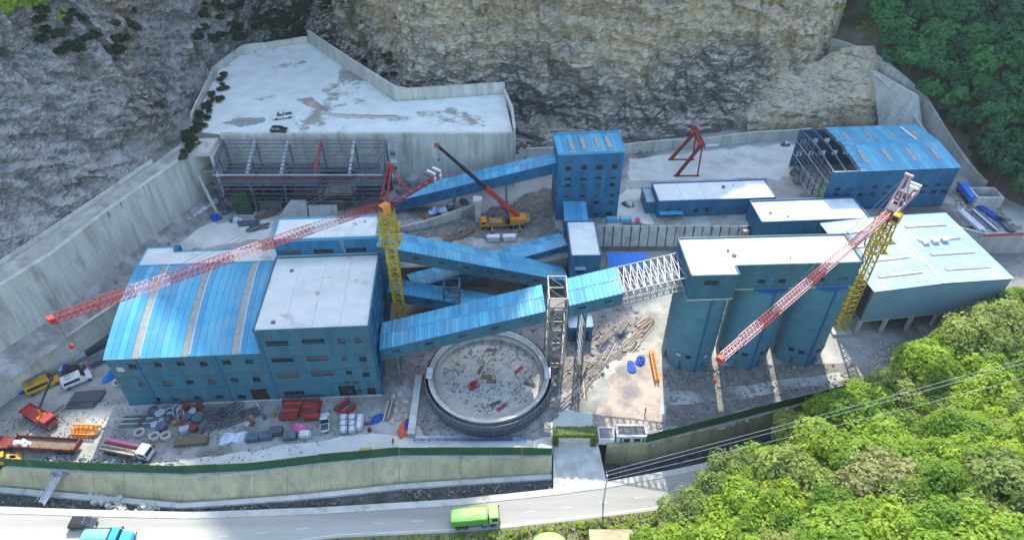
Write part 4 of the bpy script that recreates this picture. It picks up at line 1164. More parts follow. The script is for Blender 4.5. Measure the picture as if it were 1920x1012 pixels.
# ---------------------------------------------------------- silos and silo house
for k, (cx, cy, lab) in enumerate(((38.3, 103.2, 'left silo of the three blue cylinders, below the open conveyor truss'), (50.4, 103.9, 'middle silo of the three blue cylinders, crossed by the pink crane jib'), (62.5, 104.6, 'right silo of the three blue cylinders, beside the yellow crane mast'))):
    r = 5.4
    si = thing('silo', lab, 'silo', (cx, cy, 8), group='blue silos under the silo house')
    n = 56
    mb = MB(); mb.lathe([(r, 10.6), (r, 16), (r, 22), (r, 30)], n, (cx, cy, 0))
    # legs: the drum is carried by wall piers between openings
    mb.build('drum', 'silo_teal', si, smooth=True)
    for j in range(8):
        a0 = 2 * math.pi * (j + .12) / 8 - math.pi / 2 - .39; a1 = a0 + 2 * math.pi / 8 * .68
        if j == 0: a0 -= .12; a1 += .1
        mp_ = MB()
        K = 6
        for i in range(K + 1):
            a = lerp(a0, a1, i / K)
            for (rr, z) in ((r - .02, 7.8), (r - .02, 10.6), (r - .5, 10.6), (r - .5, 7.8)):
                mp_.v.append(Vector((cx + rr * math.cos(a), cy + rr * math.sin(a), z)))
        for i in range(K):
            for c_ in range(4):
                d_ = (c_ + 1) % 4; mp_.f.append([i * 4 + c_, i * 4 + d_, i * 4 + 4 + d_, i * 4 + 4 + c_])
        mp_.f.append([0, 1, 2, 3]); mp_.f.append([K * 4 + 3, K * 4 + 2, K * 4 + 1, K * 4])
        mp_.build('base_pier', 'silo_teal', si)
    MB().lathe([(r - .6, 7.9), (r - .6, 10.4)], 24, (cx, cy, 0)).build('core_wall', 'concrete_dark', si)
    MB().lathe([(r + .08, 29.7), (r + .08, 30.15), (0.01, 30.16)], n, (cx, cy, 0)).build('rim', 'trim_blue' if k else 'wall_teal', si)
    for z in (13, 16.4, 19.8, 23.2, 26.6): MB().lathe([(r + .005, z), (r + .05, z + .03), (r + .05, z + .12), (r + .005, z + .15)], n, (cx, cy, 0)).build('seam_ring', 'silo_teal', si)
    am = -math.pi / 2 + .12
    pp = Vector((cx + (r + .15) * math.cos(am), cy + (r + .15) * math.sin(am), 0))
    MB().beam(pp + Z3 * 8.0, pp + Z3 * 29.6, .22, .22).build('cable_tray', 'trim_blue', si)
    for j in range(4):
        a = -math.pi / 2 + (-.62, -.25, .45, .8)[j]
        c_ = Vector((cx + (r + .03) * math.cos(a), cy + (r + .03) * math.sin(a), 11.9)); t_ = Vector((-math.sin(a), math.cos(a), 0)); n_ = Vector((math.cos(a), math.sin(a), 0))
        wn_ = MB().obox(c_ - t_ * .6 - n_ * .25, t_ * 1.2, Z3 * .9, n_ * .3).build('window', 'frame_dark', si)
        MB().obox(c_ - t_ * .5 + n_ * .052, t_ * 1.0, Z3 * .75, n_ * .01).build('pane', 'opening' if (k or j in (1,)) else 'concrete_light', wn_)
SHA = math.atan2(1.3, 32)
U, V, W = frame_uv(33.4, 96.4, SHA)
sh = thing('silo_house', 'long blue top house with bright white L-shaped roof bridging the three silos', 'building', W(16, 6, 30))
def sub_holes(O, px_list, sc, ox, oy, zb): return px_holes(O, U, px_list, sc, ox, oy, zb)
OA = W(0, 0, 30.2); hA = sub_holes(OA, [(915, 1050, 635, 685), (1225, 1262, 640, 678)], s5, 1140, 400, 30.2)
hA = [(a, b, max(.15, c), d) for a, b, c, d in hA]
mb = MB(); hA = holed_wall(mb, OA, U, Z3, 8.9, 5.8, hA, -V); mb.build('front_wall', 'wall_teal', sh); windows(sh, OA, U, Z3, hA, -V, seed=15)
OC = W(8.9, 2.6, 30.2); hC = sub_holes(OC, [(1420, 1490, 630, 660), (1615, 1690, 625, 660)], s5, 1140, 400, 30.2) + sub_holes(OC, [(500, 575, 985, 1012), (705, 775, 980, 1012), (890, 920, 975, 1010), (1090, 1145, 965, 1000), (1285, 1360, 955, 990)][2:], s5, 1320, 330, 30.2)
hC = [(a, b, max(.3, c), d) for a, b, c, d in hC]
mb = MB(); hC = holed_wall(mb, OC, U, Z3, 24.4, 5.8, hC, -V); mb.build('front_wall', 'wall_teal', sh); windows(sh, OC, U, Z3, hC, -V, seed=16)
mb = MB()
for a, b in ((W(8.9, 0, 30.2), W(8.9, 2.6, 30.2)), (W(33.3, 2.6, 30.2), W(33.3, 11.2, 30.2)), (W(33.3, 11.2, 30.2), W(0, 11.2, 30.2)), (W(0, 11.2, 30.2), W(0, 0, 30.2))):
    mb.poly([a, b, b + Z3 * 5.8, a + Z3 * 5.8])
mb.build('side_wall', 'wall_blue', sh)
MB().prism([tuple(W(*q, 0).xy) for q in ((0, 0), (8.9, 0), (8.9, 2.6), (33.3, 2.6), (33.3, 11.2), (0, 11.2))], 29.9, 30.18).build('floor_slab', 'concrete', sh)
roof_slab(sh, [W(*q, 0) for q in ((-.15, -.15), (9.0, -.15), (9.0, 2.45), (33.45, 2.45), (33.45, 11.35), (-.15, 11.35))], 36.1, 'roof_white', .3, .3, 'wall_teal')
ld = MB()
for k in range(30): ld.beam(W(33.6, 3 + k * .28, 36.2), W(33.6, 3 + k * .28, 37.1), .05)
ld.beam(W(33.6, 2.6, 37.1), W(33.6, 11.4, 37.1), .07); ld.build('railing', 'steel_dark', sh)

# ---------------------------------------------------------- conveyor galleries
def gallery(name, label, p, q, width, h, wallm, roofm, win_sp=6.2, z_leg=None, legs=(), gap=None, seed=0, win=(1.6, .55), sheetw=1.9, over=.2):
    """p, q: near-side roof edge (eave) points; gallery lies behind them."""
    p, q = Vector(p), Vector(q)
    L3 = q - p; Lh = Vector((L3.x, L3.y, 0)); n_ = Vector((Lh.y, -Lh.x, 0)).normalized()       # towards the viewer
    root = thing(name, label, 'conveyor gallery', p.lerp(q, .5) - Z3 * h)
    Ln = L3.length; D = L3 / Ln
    O = p - Z3 * h
    k = int(Ln / win_sp)
    hs = [(Ln * (j + .5) / k - win[0] / 2, Ln * (j + .5) / k + win[0] / 2, h * .42, h * .42 + win[1]) for j in range(k)]
    mb = MB(); hs = holed_wall(mb, O, D, Z3, Ln, h, hs, n_, .2); mb.build('side_wall', wallm, root); windows(root, O, D, Z3, hs, n_, .18, seed=seed)
    B = O - n_ * width
    MB().poly([B, B + D * Ln, B + D * Ln + Z3 * h, B + Z3 * h]).build('side_wall', wallm, root)
    MB().obox(O - Z3 * .3, D * Ln, -n_ * width, Z3 * .28).build('floor_deck', 'steel_grey', root)
    rise = .35
    n = max(1, int(round(Ln / sheetw))); w = Ln / n
    half = width / 2
    for i in range(n):
        for sgn in (1, -1):
            if sgn > 0: o = p + D * (w * i) + n_ * over; e2 = (-n_ * (half + over) + Z3 * rise)
            else: o = p - n_ * (width + over) + D * (w * i); e2 = (n_ * (half + over) + Z3 * rise)
            ln = e2.length; e2.normalize()
            ez = D.cross(e2).normalized()
            if ez.z < 0: ez = -ez
            me = sheet_mesh(w - .015, ln, roofm, 2, .09)
            inst('roof_sheet', me, root, basis(o + Z3 * .04 + Z3 * (.012 * ((i * 7 + seed) % 3)), D, e2, ez))
    MB().beam(p - n_ * half + Z3 * (rise + .09), q - n_ * half + Z3 * (rise + .09), .45, .08).build('ridge_cap', roofm, root)
    MB().beam(p + n_ * (over + .05) - Z3 * .05, q + n_ * (over + .05) - Z3 * .05, .08, .22).build('eave_trim', 'trim_blue', root)
    for i in range(0, int(Ln / 3.1)):
        a = O + D * (1.5 + 3.1 * i) + n_ * .02
        MB().obox(a, D * .12, n_ * .05, Z3 * (h - .1)).build('wall_rib', wallm, root)
    for (s, zg) in legs:
        c = p.lerp(q, s) - Z3 * (h + .3)
        mb = MB()
        for e in (.4, width - .4):
            b = c - n_ * e
            mb.beam(b, Vector((b.x, b.y, zg)) + (n_ * (.8 if e < 1 else -.8)), .35)
        zz = zg + 1
        while zz < c.z - 1.5:
            t0 = (c.z - zz) / (c.z - zg); t1 = max(0, (c.z - zz - 2.2) / (c.z - zg))
            a_ = c - n_ * .4 + n_ * .8 * t0; a_.z = zz
            b_ = c - n_ * (width - .4) - n_ * .8 * t1; b_.z = min(zz + 2.2, c.z)
            mb.beam(a_, b_, .16)
            b2 = c - n_ * (width - .4) - n_ * .8 * t0; b2.z = zz
            mb.beam(a_, b2, .16); zz += 2.2
        mb.build('trestle', 'steel_grey', root)
    return root, D, n_
g4a, g4b = Vector((-26.6, 94.5, 18.3)), Vector((33.4, 98.6, 33.9))
gp = lambda t: g4a.lerp(g4b, t)
gallery('conveyor_gallery', 'long blue conveyor gallery in front, climbing from the mill building over the round tank', gp(0.0), gp(.553), 7.4, 3.0, 'wall_teal', 'roof_blue', 6.1, legs=((.1, 8),), seed=1)
gallery('conveyor_gallery', 'short sunlit blue gallery stretch right of the lattice tower, ending at the bare truss', gp(.628), gp(.80), 7.4, 3.0, 'wall_teal', 'roof_blue', 5.0, legs=((.35, 8),), seed=2)
# bare truss between the clad gallery and the silo house
tr_ = thing('bare_truss', 'unclad steel truss of the front conveyor gallery beside the silo house', 'truss', gp(.9) - Z3 * 3)
p, q = gp(.802), gp(.998); n_ = Vector((q.y - p.y, -(q.x - p.x), 0)).normalized()
NB = 9
for e, nm in ((0, 'near'), (7.4, 'far')):
    for zz in (0, -3.1): MB().beam(p - n_ * e + Z3 * zz, q - n_ * e + Z3 * zz, .22).build('chord', 'steel_galv', tr_)
for i in range(NB + 1):
    a = p.lerp(q, i / NB)
    MB().beam(a, a - n_ * 7.4, .16).build('cross_beam', 'steel_galv', tr_)
    MB().beam(a - Z3 * 3.1, a - n_ * 7.4 - Z3 * 3.1, .2).build('cross_beam', 'steel_galv', tr_)
    for e in (0, 7.4): MB().beam(a - n_ * e, a - n_ * e - Z3 * 3.1, .14).build('upright', 'steel_galv', tr_)
    if i < NB:
        b = p.lerp(q, (i + 1) / NB)
        for e in (0, 7.4): MB().beam(a - n_ * e - Z3 * (3.1 * (i % 2)), b - n_ * e - Z3 * (3.1 * ((i + 1) % 2)), .12).build('diagonal', 'steel_white', tr_)
        MB().beam(a, b - n_ * 7.4, .12).build('diagonal', 'steel_white', tr_)
        MB().beam(a - n_ * 7.4, b, .12).build('diagonal', 'steel_white', tr_)
        MB().beam(a - n_ * 1.2 - Z3 * 2.9, b - n_ * 1.2 - Z3 * 2.9, .5, .06).build('walkway_plank', 'rubble_pale', tr_)
        for e in (2.6, 3.8, 5.0): MB().beam(a - n_ * e - Z3 * (2.2 + .3 * (i % 2)), b - n_ * e - Z3 * 2.4, .1).build('idler_rail', 'steel_white', tr_)
# lattice trestle standing in the gap of the front gallery
def lattice_tower(root, c, w, d, z0, z1, bay, m, rt=.13, prefix=''):
    c = Vector(c)
    cs = [Vector((sx * w / 2, sy * d / 2, 0)) for sx, sy in ((-1, -1), (1, -1), (1, 1), (-1, 1))]
    for o in cs: MB().beam(c + o + Z3 * (z0 - c.z), c + o + Z3 * (z1 - c.z), rt * 2).build('leg', m, root)
    n = max(1, int(round((z1 - z0) / bay)))
    for k in range(n + 1):
        z = lerp(z0, z1, k / n) - c.z
        for i in range(4):
            j = (i + 1) % 4
            MB().beam(c + cs[i] + Z3 * z, c + cs[j] + Z3 * z, rt * 1.3).build('strut', m, root)
            if k < n:
                z2 = lerp(z0, z1, (k + 1) / n) - c.z
                MB().beam(c + cs[i] + Z3 * z, c + cs[j] + Z3 * z2, rt).build('brace', m, root)
lt = thing('stair_tower', 'steel lattice stair tower standing in the gap of the front conveyor gallery', 'lattice tower', (9.0, 100.5, 8))
lattice_tower(lt, (9.0, 100.6, 8), 3.6, 6.6, 8, 29.6, 3.1, 'steel_galv', .14)
for k in range(7): MB().box(7.5, 10.4, 97.6 + (k % 2) * 3, 100.4 + (k % 2) * 3, 9.5 + k * 2.9, 9.6 + k * 2.9).build('landing', 'concrete_dark', lt)
for k in range(6): MB().beam((8.2, 98 + (k % 2) * 5, 9.6 + k * 2.9), (8.2, 103 - (k % 2) * 5, 12.4 + k * 2.9), .8, .12).build('stair_flight', 'steel_galv', lt)
gallery('conveyor_gallery', 'blue conveyor gallery sloping from the mill penthouse down to the transfer house', (-28.4, 112.8, 30.4), (13.4, 121.6, 12.6), 6.0, 3.0, 'wall_teal', 'roof_blue', 5.7, legs=((.78, 8),), seed=3)
gallery('conveyor_gallery', 'blue conveyor gallery passing low under the sloping one to the transfer house', (-22.5, 115.6, 16.0), (13.4, 130.0, 17.0), 4.6, 2.6, 'wall_blue', 'roof_blue', 5.7, legs=((.2, 8), (.7, 8)), seed=4)
gallery('conveyor_gallery', 'short blue gallery dropping from the mill side wall behind the yellow crane mast', (-27.0, 110.9, 19.1), (2, 112.5, 11.0), 4.4, 2.6, 'wall_blue', 'roof_blue', 5.5, legs=((.45, 8),), seed=5)
gallery('conveyor_gallery', 'upper blue conveyor gallery rising from the steel frame to the head tower', (-31.0, 145.0, 18.9), (11.3, 146.5, 29.8), 4.8, 2.9, 'wall_blue', 'roof_blue', 6.3, legs=((.38, 15), (.7, 15)), seed=6)
# trestle tower under the sloping gallery
tt = thing('trestle_tower', 'grey steel trestle tower with clad lower half under the crossing galleries', 'lattice tower', (-13.3, 113.0, 8))
lattice_tower(tt, (-13.3, 113.2, 8), 3.4, 3.0, 8, 19.6, 2.6, 'steel_grey', .16)
MB().box(-14.9, -11.7, 111.9, 114.5, 8, 15.5).build('cladding', 'wall_grey', tt)
# blue-roofed lean-to behind the bare truss
bl = thing('blue_canopy', 'bright blue flat canopy behind the bare truss and below the panelled wall', 'canopy', (30, 131, 8))
for i in range(6): inst('roof_sheet', sheet_mesh(1.6, 6, 'bright_blue', 2, .06), bl, basis((23.5 + i * 1.62, 127, 12.0), (1, 0, 0), (0, 1, .02), (0, 0, 1)))
for x in (23.8, 32.8):
    for y in (127.3, 132.7): MB().box(x - .1, x + .1, y - .1, y + .1, 7.8, 12).build('post', 'steel_grey', bl)
# small blue pump house under the front gallery, right of the lattice tower
ph, U, V, W = block('pump_house', 'small blue hut with dark doorway under the front gallery, right of the lattice tower', 12.6, 106.5, .05, 5.2, 3.6, 7.8, 12.4, 'wall_blue', 'wall_blue', None, .1)
MB().obox(W(1.0, -.04, 7.9), U * 3.4, V * .03, Z3 * 3.2).build('door', 'opening', ph)

# ---------------------------------------------------------- round tank
TC = Vector((-4.8, 93.9, 0)); TR = 12.2
tank = thing('round_tank', 'big round open concrete tank with rubble inside and blue scaffold net, below the front gallery', 'tank', (TC.x, TC.y, 8))
NT = 40
for i in range(NT):
    a0, a1 = 2 * math.pi * i / NT, 2 * math.pi * (i + .97) / NT
    mb = MB()
    for a in (a0, a1):
        for rr, z in ((TR, 7.8), (TR, 11.8), (TR - .7, 11.8), (TR - .7, 7.8)): mb.v.append(TC + Vector((rr * math.cos(a), rr * math.sin(a), z)))
    for c_ in range(4): mb.f.append([c_, (c_ + 1) % 4, 4 + (c_ + 1) % 4, 4 + c_])
    mb.f += [[0, 1, 2, 3], [7, 6, 5, 4]]
    mb.build('wall_segment', 'concrete', tank)
MB().lathe([(TR + .25, 11.81), (TR + .25, 12.1), (TR - .15, 12.1), (TR - .15, 11.81)], 80, TC, True).build('rim_beam', 'concrete_light', tank)
MB().lathe([(TR - .72, 11.2), (TR - .72, 11.45), (TR - 1.0, 11.45), (TR - 1.0, 11.2)], 80, TC, True).build('inner_ledge', 'concrete_dark', tank)
MB().lathe([(TR - .7, 9.6), (.01, 9.75)], 60, TC).build('tank_floor', 'rubble_pale', tank)
for sx in (-1, 1): MB().box(TC.x + sx * (TR - .1) - .6, TC.x + sx * (TR - .1) + .6, TC.y - 1.6, TC.y + 1.0, 12.12, 12.6).build('rim_block', 'white_paint', tank)
sc_ = MB()
for i in range(72):
    a = 2 * math.pi * i / 72; pa = TC + Vector(((TR + .9) * math.cos(a), (TR + .9) * math.sin(a), 0))
    sc_.beam(pa + Z3 * 8, pa + Z3 * 11.9, .07)
    a2 = 2 * math.pi * (i + 1) / 72; pb = TC + Vector(((TR + .9) * math.cos(a2), (TR + .9) * math.sin(a2), 0))
    for z in (9.0, 10.2, 11.4): sc_.beam(pa + Z3 * z, pb + Z3 * z, .06)
    sc_.beam(pa + Z3 * 8.1, pb + Z3 * 11.4, .05)
so = sc_.build('scaffold', 'steel_galv', tank); so['kind'] = 'stuff'
MB().lathe([(TR + .75, 8), (TR + .72, 11.6)], 72, TC).build('scaffold_net', 'grey_tarp', tank)
MB().box(TC.x - 1.6, TC.x + .6, TC.y + .2, TC.y + 1.2, 9.75, 10.2).build('centre_plinth', 'timber', tank)
MB().box(TC.x - .4, TC.x + 1.5, TC.y - .9, TC.y - .1, 9.75, 10.1).build('centre_plinth', 'timber', tank)
rb = thing('pit_wall', 'low pale concrete edge wall along the left side of the tank pit', 'wall', (-19.5, 88, 8))
for i in range(6): MB().box(-20.3, -18.9, 80.8 + i * 2.5, 83.26 + i * 2.5, 7.8, 9.3).build('wall_section', 'concrete_light', rb)
gr_ = thing('guard_rail', 'blue guard rail along the front of the tank pit', 'railing', (-6, 80.0, 8))
for i in range(15):
    MB().beam((-19 + i * 1.55, 79.9, 7.9), (-19 + i * 1.55, 79.9, 9.1), .1).build('post', 'blue_tarp', gr_)
for z in (8.35, 8.7, 9.05): MB().beam((-19, 79.9, z), (2.7, 79.9, z), .09).build('rail', 'blue_tarp', gr_)

# small fittings on the flat roofs
def roof_fittings(root, W, u0, u1, v0, v1, z, n, seed):
    rnd_ = random.Random(seed)
    k = int((u1 - u0) / 5)
    for i in range(1, k): MB().obox(W(lerp(u0, u1, i / k), v0, z + .003), W(.07, 0, 0) - W(0, 0, 0), W(0, v1 - v0, 0) - W(0, 0, 0), Z3 * .03).build('roof_seam', 'concrete', root)
    for i in range(n):
        u, v = rnd_.uniform(u0 + 1, u1 - 2), rnd_.uniform(v0 + .8, v1 - 1.5); s_ = rnd_.uniform(.3, .8)
        MB().obox(W(u, v, z), W(s_, 0, 0) - W(0, 0, 0), W(0, s_ * .8, 0) - W(0, 0, 0), Z3 * rnd_.uniform(.2, .6)).build('roof_vent', ('steel_grey', 'concrete', 'rubble_dark')[i % 3], root)
_, _, Wm = frame_uv(-27.0, 91.4, MA)
roof_fittings(main, Wm, -21, -.3, .4, 21, 28.0, 3, 1)
roof_fittings(main, Wm, -21, -.3, 22.6, 29.2, 32.1, 2, 2)
_, _, Ws = frame_uv(33.4, 96.4, SHA)
roof_fittings(sh, Ws, .5, 33, 3.2, 10.8, 36.1, 3, 3)
_, _, Wb = frame_uv(60.7, 134.6, .06)
roof_fittings(blk, Wb, .6, 26.3, .6, 8.6, 20.05, 2, 4)
_, _, Wd_ = frame_uv(37.2, 143.7, .06)
roof_fittings(shed, Wd_, .6, 29.6, .5, 7.8, 19.95, 2, 5)
# ================================================================== CRANES AND STEELWORK
def lattice_piece(p, q, w, h, bays, rt, tri=False, up=Z3, lace=None):
    p, q = Vector(p), Vector(q); d = (q - p).normalized()
    r = d.cross(Vector(up)).normalized(); t = r.cross(d)
    if tri: cs = [-r * w / 2 - t * h / 2, r * w / 2 - t * h / 2, t * h / 2]
    else: cs = [-r * w / 2 - t * h / 2, r * w / 2 - t * h / 2, r * w / 2 + t * h / 2, -r * w / 2 + t * h / 2]
    mb = MB(); lace = lace or rt * .6
    for c in cs: mb.beam(p + c, q + c, rt * 2)
    n = len(cs)
    for k in range(bays):
        a, b = p.lerp(q, k / bays), p.lerp(q, (k + 1) / bays)
        for i in range(n):
            j = (i + 1) % n
            mb.beam(a + cs[i], b + cs[j] if k % 2 == 0 else a.lerp(b, 1) + cs[j], lace * 2)
            mb.beam(a + cs[i], a + cs[j], lace * 1.6)
    return mb
def tower_crane(label, base, zslew, tip, cend, jm, jm2, mw=1.9, wts='white_paint'):
    base = Vector(base); tip = Vector(tip); cend = Vector(cend)
    root = thing('tower_crane', label, 'crane', base)
    ns = int((zslew - base.z) / 2.9)
    MB().box(base.x - 2.2, base.x + 2.2, base.y - 2.2, base.y + 2.2, base.z - .3, base.z + .6).build('foundation', 'concrete', root)
    for k in range(ns):
        z0, z1 = lerp(base.z + .6, zslew, k / ns), lerp(base.z + .6, zslew, (k + 1) / ns)
        lattice_piece((base.x, base.y, z0 + .02), (base.x, base.y, z1 - .02), mw, mw, 2, .13, up=(0, 1, 0), lace=.07).build('mast_section', 'yellow_crane', root)
    # climbing cage
    zc0, zc1 = zslew - 7.5, zslew - .6
    cg = MB()
    for sx in (-1, 1):
        for sy in (-1, 1): cg.beam((base.x + sx * 1.45, base.y + sy * 1.45, zc0), (base.x + sx * 1.45, base.y + sy * 1.45, zc1), .22)
    for z in (zc0, zc0 + 2.2, zc0 + 4.5, zc1):
        for a, b in (((-1, -1), (1, -1)), ((1, -1), (1, 1)), ((1, 1), (-1, 1)), ((-1, 1), (-1, -1))):
            cg.beam((base.x + a[0] * 1.45, base.y + a[1] * 1.45, z), (base.x + b[0] * 1.45, base.y + b[1] * 1.45, z), .18)
            if z < zc1: cg.beam((base.x + a[0] * 1.45, base.y + a[1] * 1.45, z), (base.x + b[0] * 1.45, base.y + b[1] * 1.45, z + 2.2), .12)
    cg.build('climbing_cage', 'yellow_crane', root)
    for z in (zc0 + .1, zc0 + 3): 
        MB().box(base.x - 2.2, base.x + 2.3, base.y - 2.2, base.y - 1.6, z, z + .1).build('platform', 'yellow_crane', root)
        MB().box(base.x + 1.7, base.x + 2.3, base.y - 1.6, base.y + 2.2, z, z + .1).build('platform', 'yellow_crane', root)
    MB().lathe([(1.2, zslew), (1.5, zslew + .3), (1.5, zslew + .9), (1.1, zslew + 1.2), (.01, zslew + 1.21)], 20, (base.x, base.y, 0)).build('slewing_ring', 'dark_red', root)
    piv = Vector((base.x, base.y, zslew + 1.8))
    jd = (tip - piv); jh = Vector((jd.x, jd.y, 0)).normalized(); sd = Vector((-jh.y, jh.x, 0))
    # machinery deck / counter jib
    ce = Vector((cend.x, cend.y, zslew + 1.5))
    clen = (Vector((ce.x, ce.y, 0)) - Vector((piv.x, piv.y, 0))).length
    st_ = piv - Z3 * .3
    lattice_piece(st_, ce, 2.0, 1.1, 7, .13, lace=.07).build('counter_jib', jm, root)
    MB().obox(st_ - sd * .9 + Z3 * .6, (ce - st_) * .96, sd * 1.8, Z3 * .08).build('deck', 'steel_dark', root)
    cdir = (ce - st_).normalized()
    for k in range(4): MB().obox(ce - cdir * (.5 + k * .75) - sd * 1.1 - Z3 * .9, cdir * .6, sd * 2.2, Z3 * 1.9).build('counterweight', wts if k % 2 == 0 else 'steel_grey', root)
    MB().obox(st_ + cdir * clen * .45 - sd * .8 + Z3 * .7, cdir * 2.4, sd * 1.6, Z3 * 1.3).build('winch_house', 'steel_grey', root)
    MB().tube(st_ + cdir * clen * .28 - sd * .8 + Z3 * 1.2, st_ + cdir * clen * .28 + sd * .8 + Z3 * 1.2, .55, n=12).build('winch_drum', 'steel_dark', root)
    cab = MB().obox(piv + jh * .6 + sd * 1.2 - Z3 * .9, jh * 1.9, sd * 1.4, Z3 * 2.1).build('cab', 'orange' if jm == 'red_crane' else 'yellow', root, bevel=.12)
    MB().obox(piv + jh * 2.5 + sd * 1.3 - Z3 * .1, jh * .03, sd * 1.2, Z3 * 1.1).build('windscreen', 'glass_dark', cab)
    # A-frame
    apex = piv + cdir * 2.6 + Z3 * 7.2
    fr = MB()
    for s_ in (-1, 1):
        fr.beam(piv + sd * s_ * .9 + jh * .3, apex + sd * s_ * .35, .28); fr.beam(st_ + cdir * 5.5 + sd * s_ * .9, apex + sd * s_ * .35, .22)
    for t in (.3, .6, .9):
        fr.beam((piv + sd * .9).lerp(apex + sd * .35, t), (piv - sd * .9).lerp(apex - sd * .35, t), .14)
    fr.beam(apex - sd * .8, apex + sd * .8, .5)
    fr.build('a_frame', jm, root)
    # jib in sections
    j0 = piv + jh * 1.2; n = 11
    dd = tip - j0
    for k in range(n):
        a, b = j0 + dd * (k / n) + dd.normalized() * .03, j0 + dd * ((k + 1) / n) - dd.normalized() * .03
        w = 1.25 if 0 < k < n - 1 else 1.0
        lattice_piece(a, b, w, w * .95, 6, .052, lace=.03).build('jib_section', jm if (k % 3 != 2) else jm2, root)
    MB().obox(tip - sd * .5 - Z3 * .5, dd.normalized() * .8, sd * 1.0, Z3 * .9).build('jib_head', 'red', root)
    cb_ = MB()
    for s_ in (-.35, .35): cb_.tube(apex + sd * s_, j0 + dd * .78 + sd * s_ * 1.5 + Z3 * .6, .04, n=5)
    cb_.build('pendant_rope', 'steel_dark', root)
    hk = tip + Z3 * -.4
    MB().tube(hk, hk - Z3 * 4.5, .035, n=5).build('hoist_rope', 'steel_dark', root)
    MB().lathe([(.02, 0), (.3, .15), (.35, .6), (.1, .9), (.02, .92)], 10, hk - Z3 * 5.4).build('hook_block', 'red', root)
    return root
tower_crane('yellow-masted tower crane with long red jib reaching left over the arched roof', (-24.6, 109.3, 8), 42.0, (-61.3, 65.9, 55.2), (-15.3, 120.3, 44), 'red_crane', 'crane_pink')
tower_crane('yellow-masted tower crane with pinkish jib crossing in front of the silos, right', (74.4, 110.4, 8), 39.0, (31.4, 69.8, 43.2), (83.4, 119.4, 41), 'crane_pink', 'red_crane', wts='white_tarp')

# mobile crane on the terrace
b0 = P(945, 424, 15)
mc = thing('mobile_crane', 'orange-yellow truck crane on the terrace with long dark and red boom raised left', 'crane', (b0.x, b0.y, 15), .1, local=True)
MB().box(-6.0, 5.0, -1.3, 1.3, .8, 1.5).build('chassis', 'rust_yellow', mc, bevel=.08)
for x in (-5, -3.6, 1.6, 3, 4.3):
    for y in (-1.25, 1.25): MB().tube((x, y - .2, .55), (x, y + .2, .55), .55, n=14).build('wheel', 'rubber', mc)
MB().side([(-6.2, .9), (-4.4, .9), (-4.4, 2.6), (-5.7, 2.6), (-6.2, 1.8)], -1.25, 1.25).build('cab', 'orange', mc, bevel=.1)
MB().box(-5.75, -4.7, -1.27, 1.27, 1.9, 2.45).build('cab_glass', 'glass_dark', mc)
MB().box(-3.8, -.2, -1.1, 1.1, 1.52, 2.1).build('engine_cover', 'rust_yellow', mc, bevel=.1)
MB().box(1.0, 5.6, -1.3, 1.3, 1.52, 3.0).build('upper_works', 'orange', mc, bevel=.15)
MB().box(.2, 1.4, -1.5, -.5, 1.6, 3.2).build('operator_cab', 'glass_dark', mc, bevel=.1)
MB().box(4.8, 6.4, -1.4, 1.4, 1.6, 2.6).build('counterweight', 'rust_yellow', mc, bevel=.1)
for x in (-3.2, 3.8):
    MB().box(x - .2, x + .2, -3.0, 3.0, .7, .95).build('outrigger', 'rust_yellow', mc)
    for y in (-3, 3): MB().lathe([(.35, 0), (.35, .1), (.1, .12), (.1, .8)], 10, (x, y, 0)).build('outrigger_foot', 'steel_dark', mc)
Rm = Matrix.Rotation(-.1, 4, 'Z')
tipw = P(820, 273, 37.5)
tl = Rm @ (Vector(tipw) - Vector((b0.x, b0.y, 15)))
rt_ = Vector((3.6, 0, 2.9))
dv = tl - rt_
MB().beam(rt_, rt_ + dv * .42, .95, 1.05).build('boom_section', 'red', mc)
MB().beam(rt_ + dv * .41, rt_ + dv * .72, .72, .8).build('boom_section', 'black_paint', mc)
MB().beam(rt_ + dv * .71, tl, .52, .6).build('boom_section', 'black_paint', mc)
MB().obox(tl + Vector((-.7, -.3, -.4)), (1.2, 0, 0), (0, .6, 0), (0, 0, .9)).build('boom_head', 'red', mc)
MB().beam(Vector((1.6, 0, 2.6)), rt_ + dv * .3 - Z3 * .4, .35).build('luffing_ram', 'steel_dark', mc)
MB().tube(tl, tl - Z3 * 3.5, .04, n=5).build('hoist_rope', 'steel_dark', mc)
MB().lathe([(.02, 0), (.32, .2), (.32, .7), (.02, .9)], 8, tl - Z3 * 4.3).build('hook_block', 'steel_dark', mc)

# red gantry
ga = thing('gantry_crane', 'red steel portal gantry with two triangular legs on the white terrace yard', 'gantry crane', (49, 167.5, 15))
tops = []
for (xa, xb, y, py) in ((45.8, 52.1, 171.8, 247), (45.9, 51.8, 163.2, 271)):
    zt = HZ((0, y), py); t = Vector((lerp(xa, xb, .88), y, zt)); tops.append(t)
    lattice_piece((xa, y, 15.2), t - Z3 * .2, .55, .55, 9, .09, up=(0, 1, 0)).build('inclined_leg', 'red_crane', ga)
    MB().beam((xb, y, 15.2), t - Z3 * .2 + Vector((.35, 0, 0)), .35).build('upright_leg', 'red_crane', ga)
    MB().beam((xa - .7, y, 15.15), (xb + .5, y, 15.15), .4, .35).build('base_beam', 'red_crane', ga)
    MB().beam(t + Vector((-1.2, 0, -.1)), t + Vector((1.0, 0, -.1)), .6, .6).build('saddle', 'orange_red', ga)
    for x in (xa - .4, xb + .2): MB().tube((x - .2, y, 15.0), (x + .2, y, 15.0), .2, n=10).build('wheel', 'steel_dark', ga)
d_ = (tops[1] - tops[0]).normalized()
lattice_piece(tops[0] - d_ * 2.2 + Z3 * .3, tops[1] + d_ * 2.2 + Z3 * .3, 1.0, 1.0, 8, .11).build('girder', 'red_crane', ga)
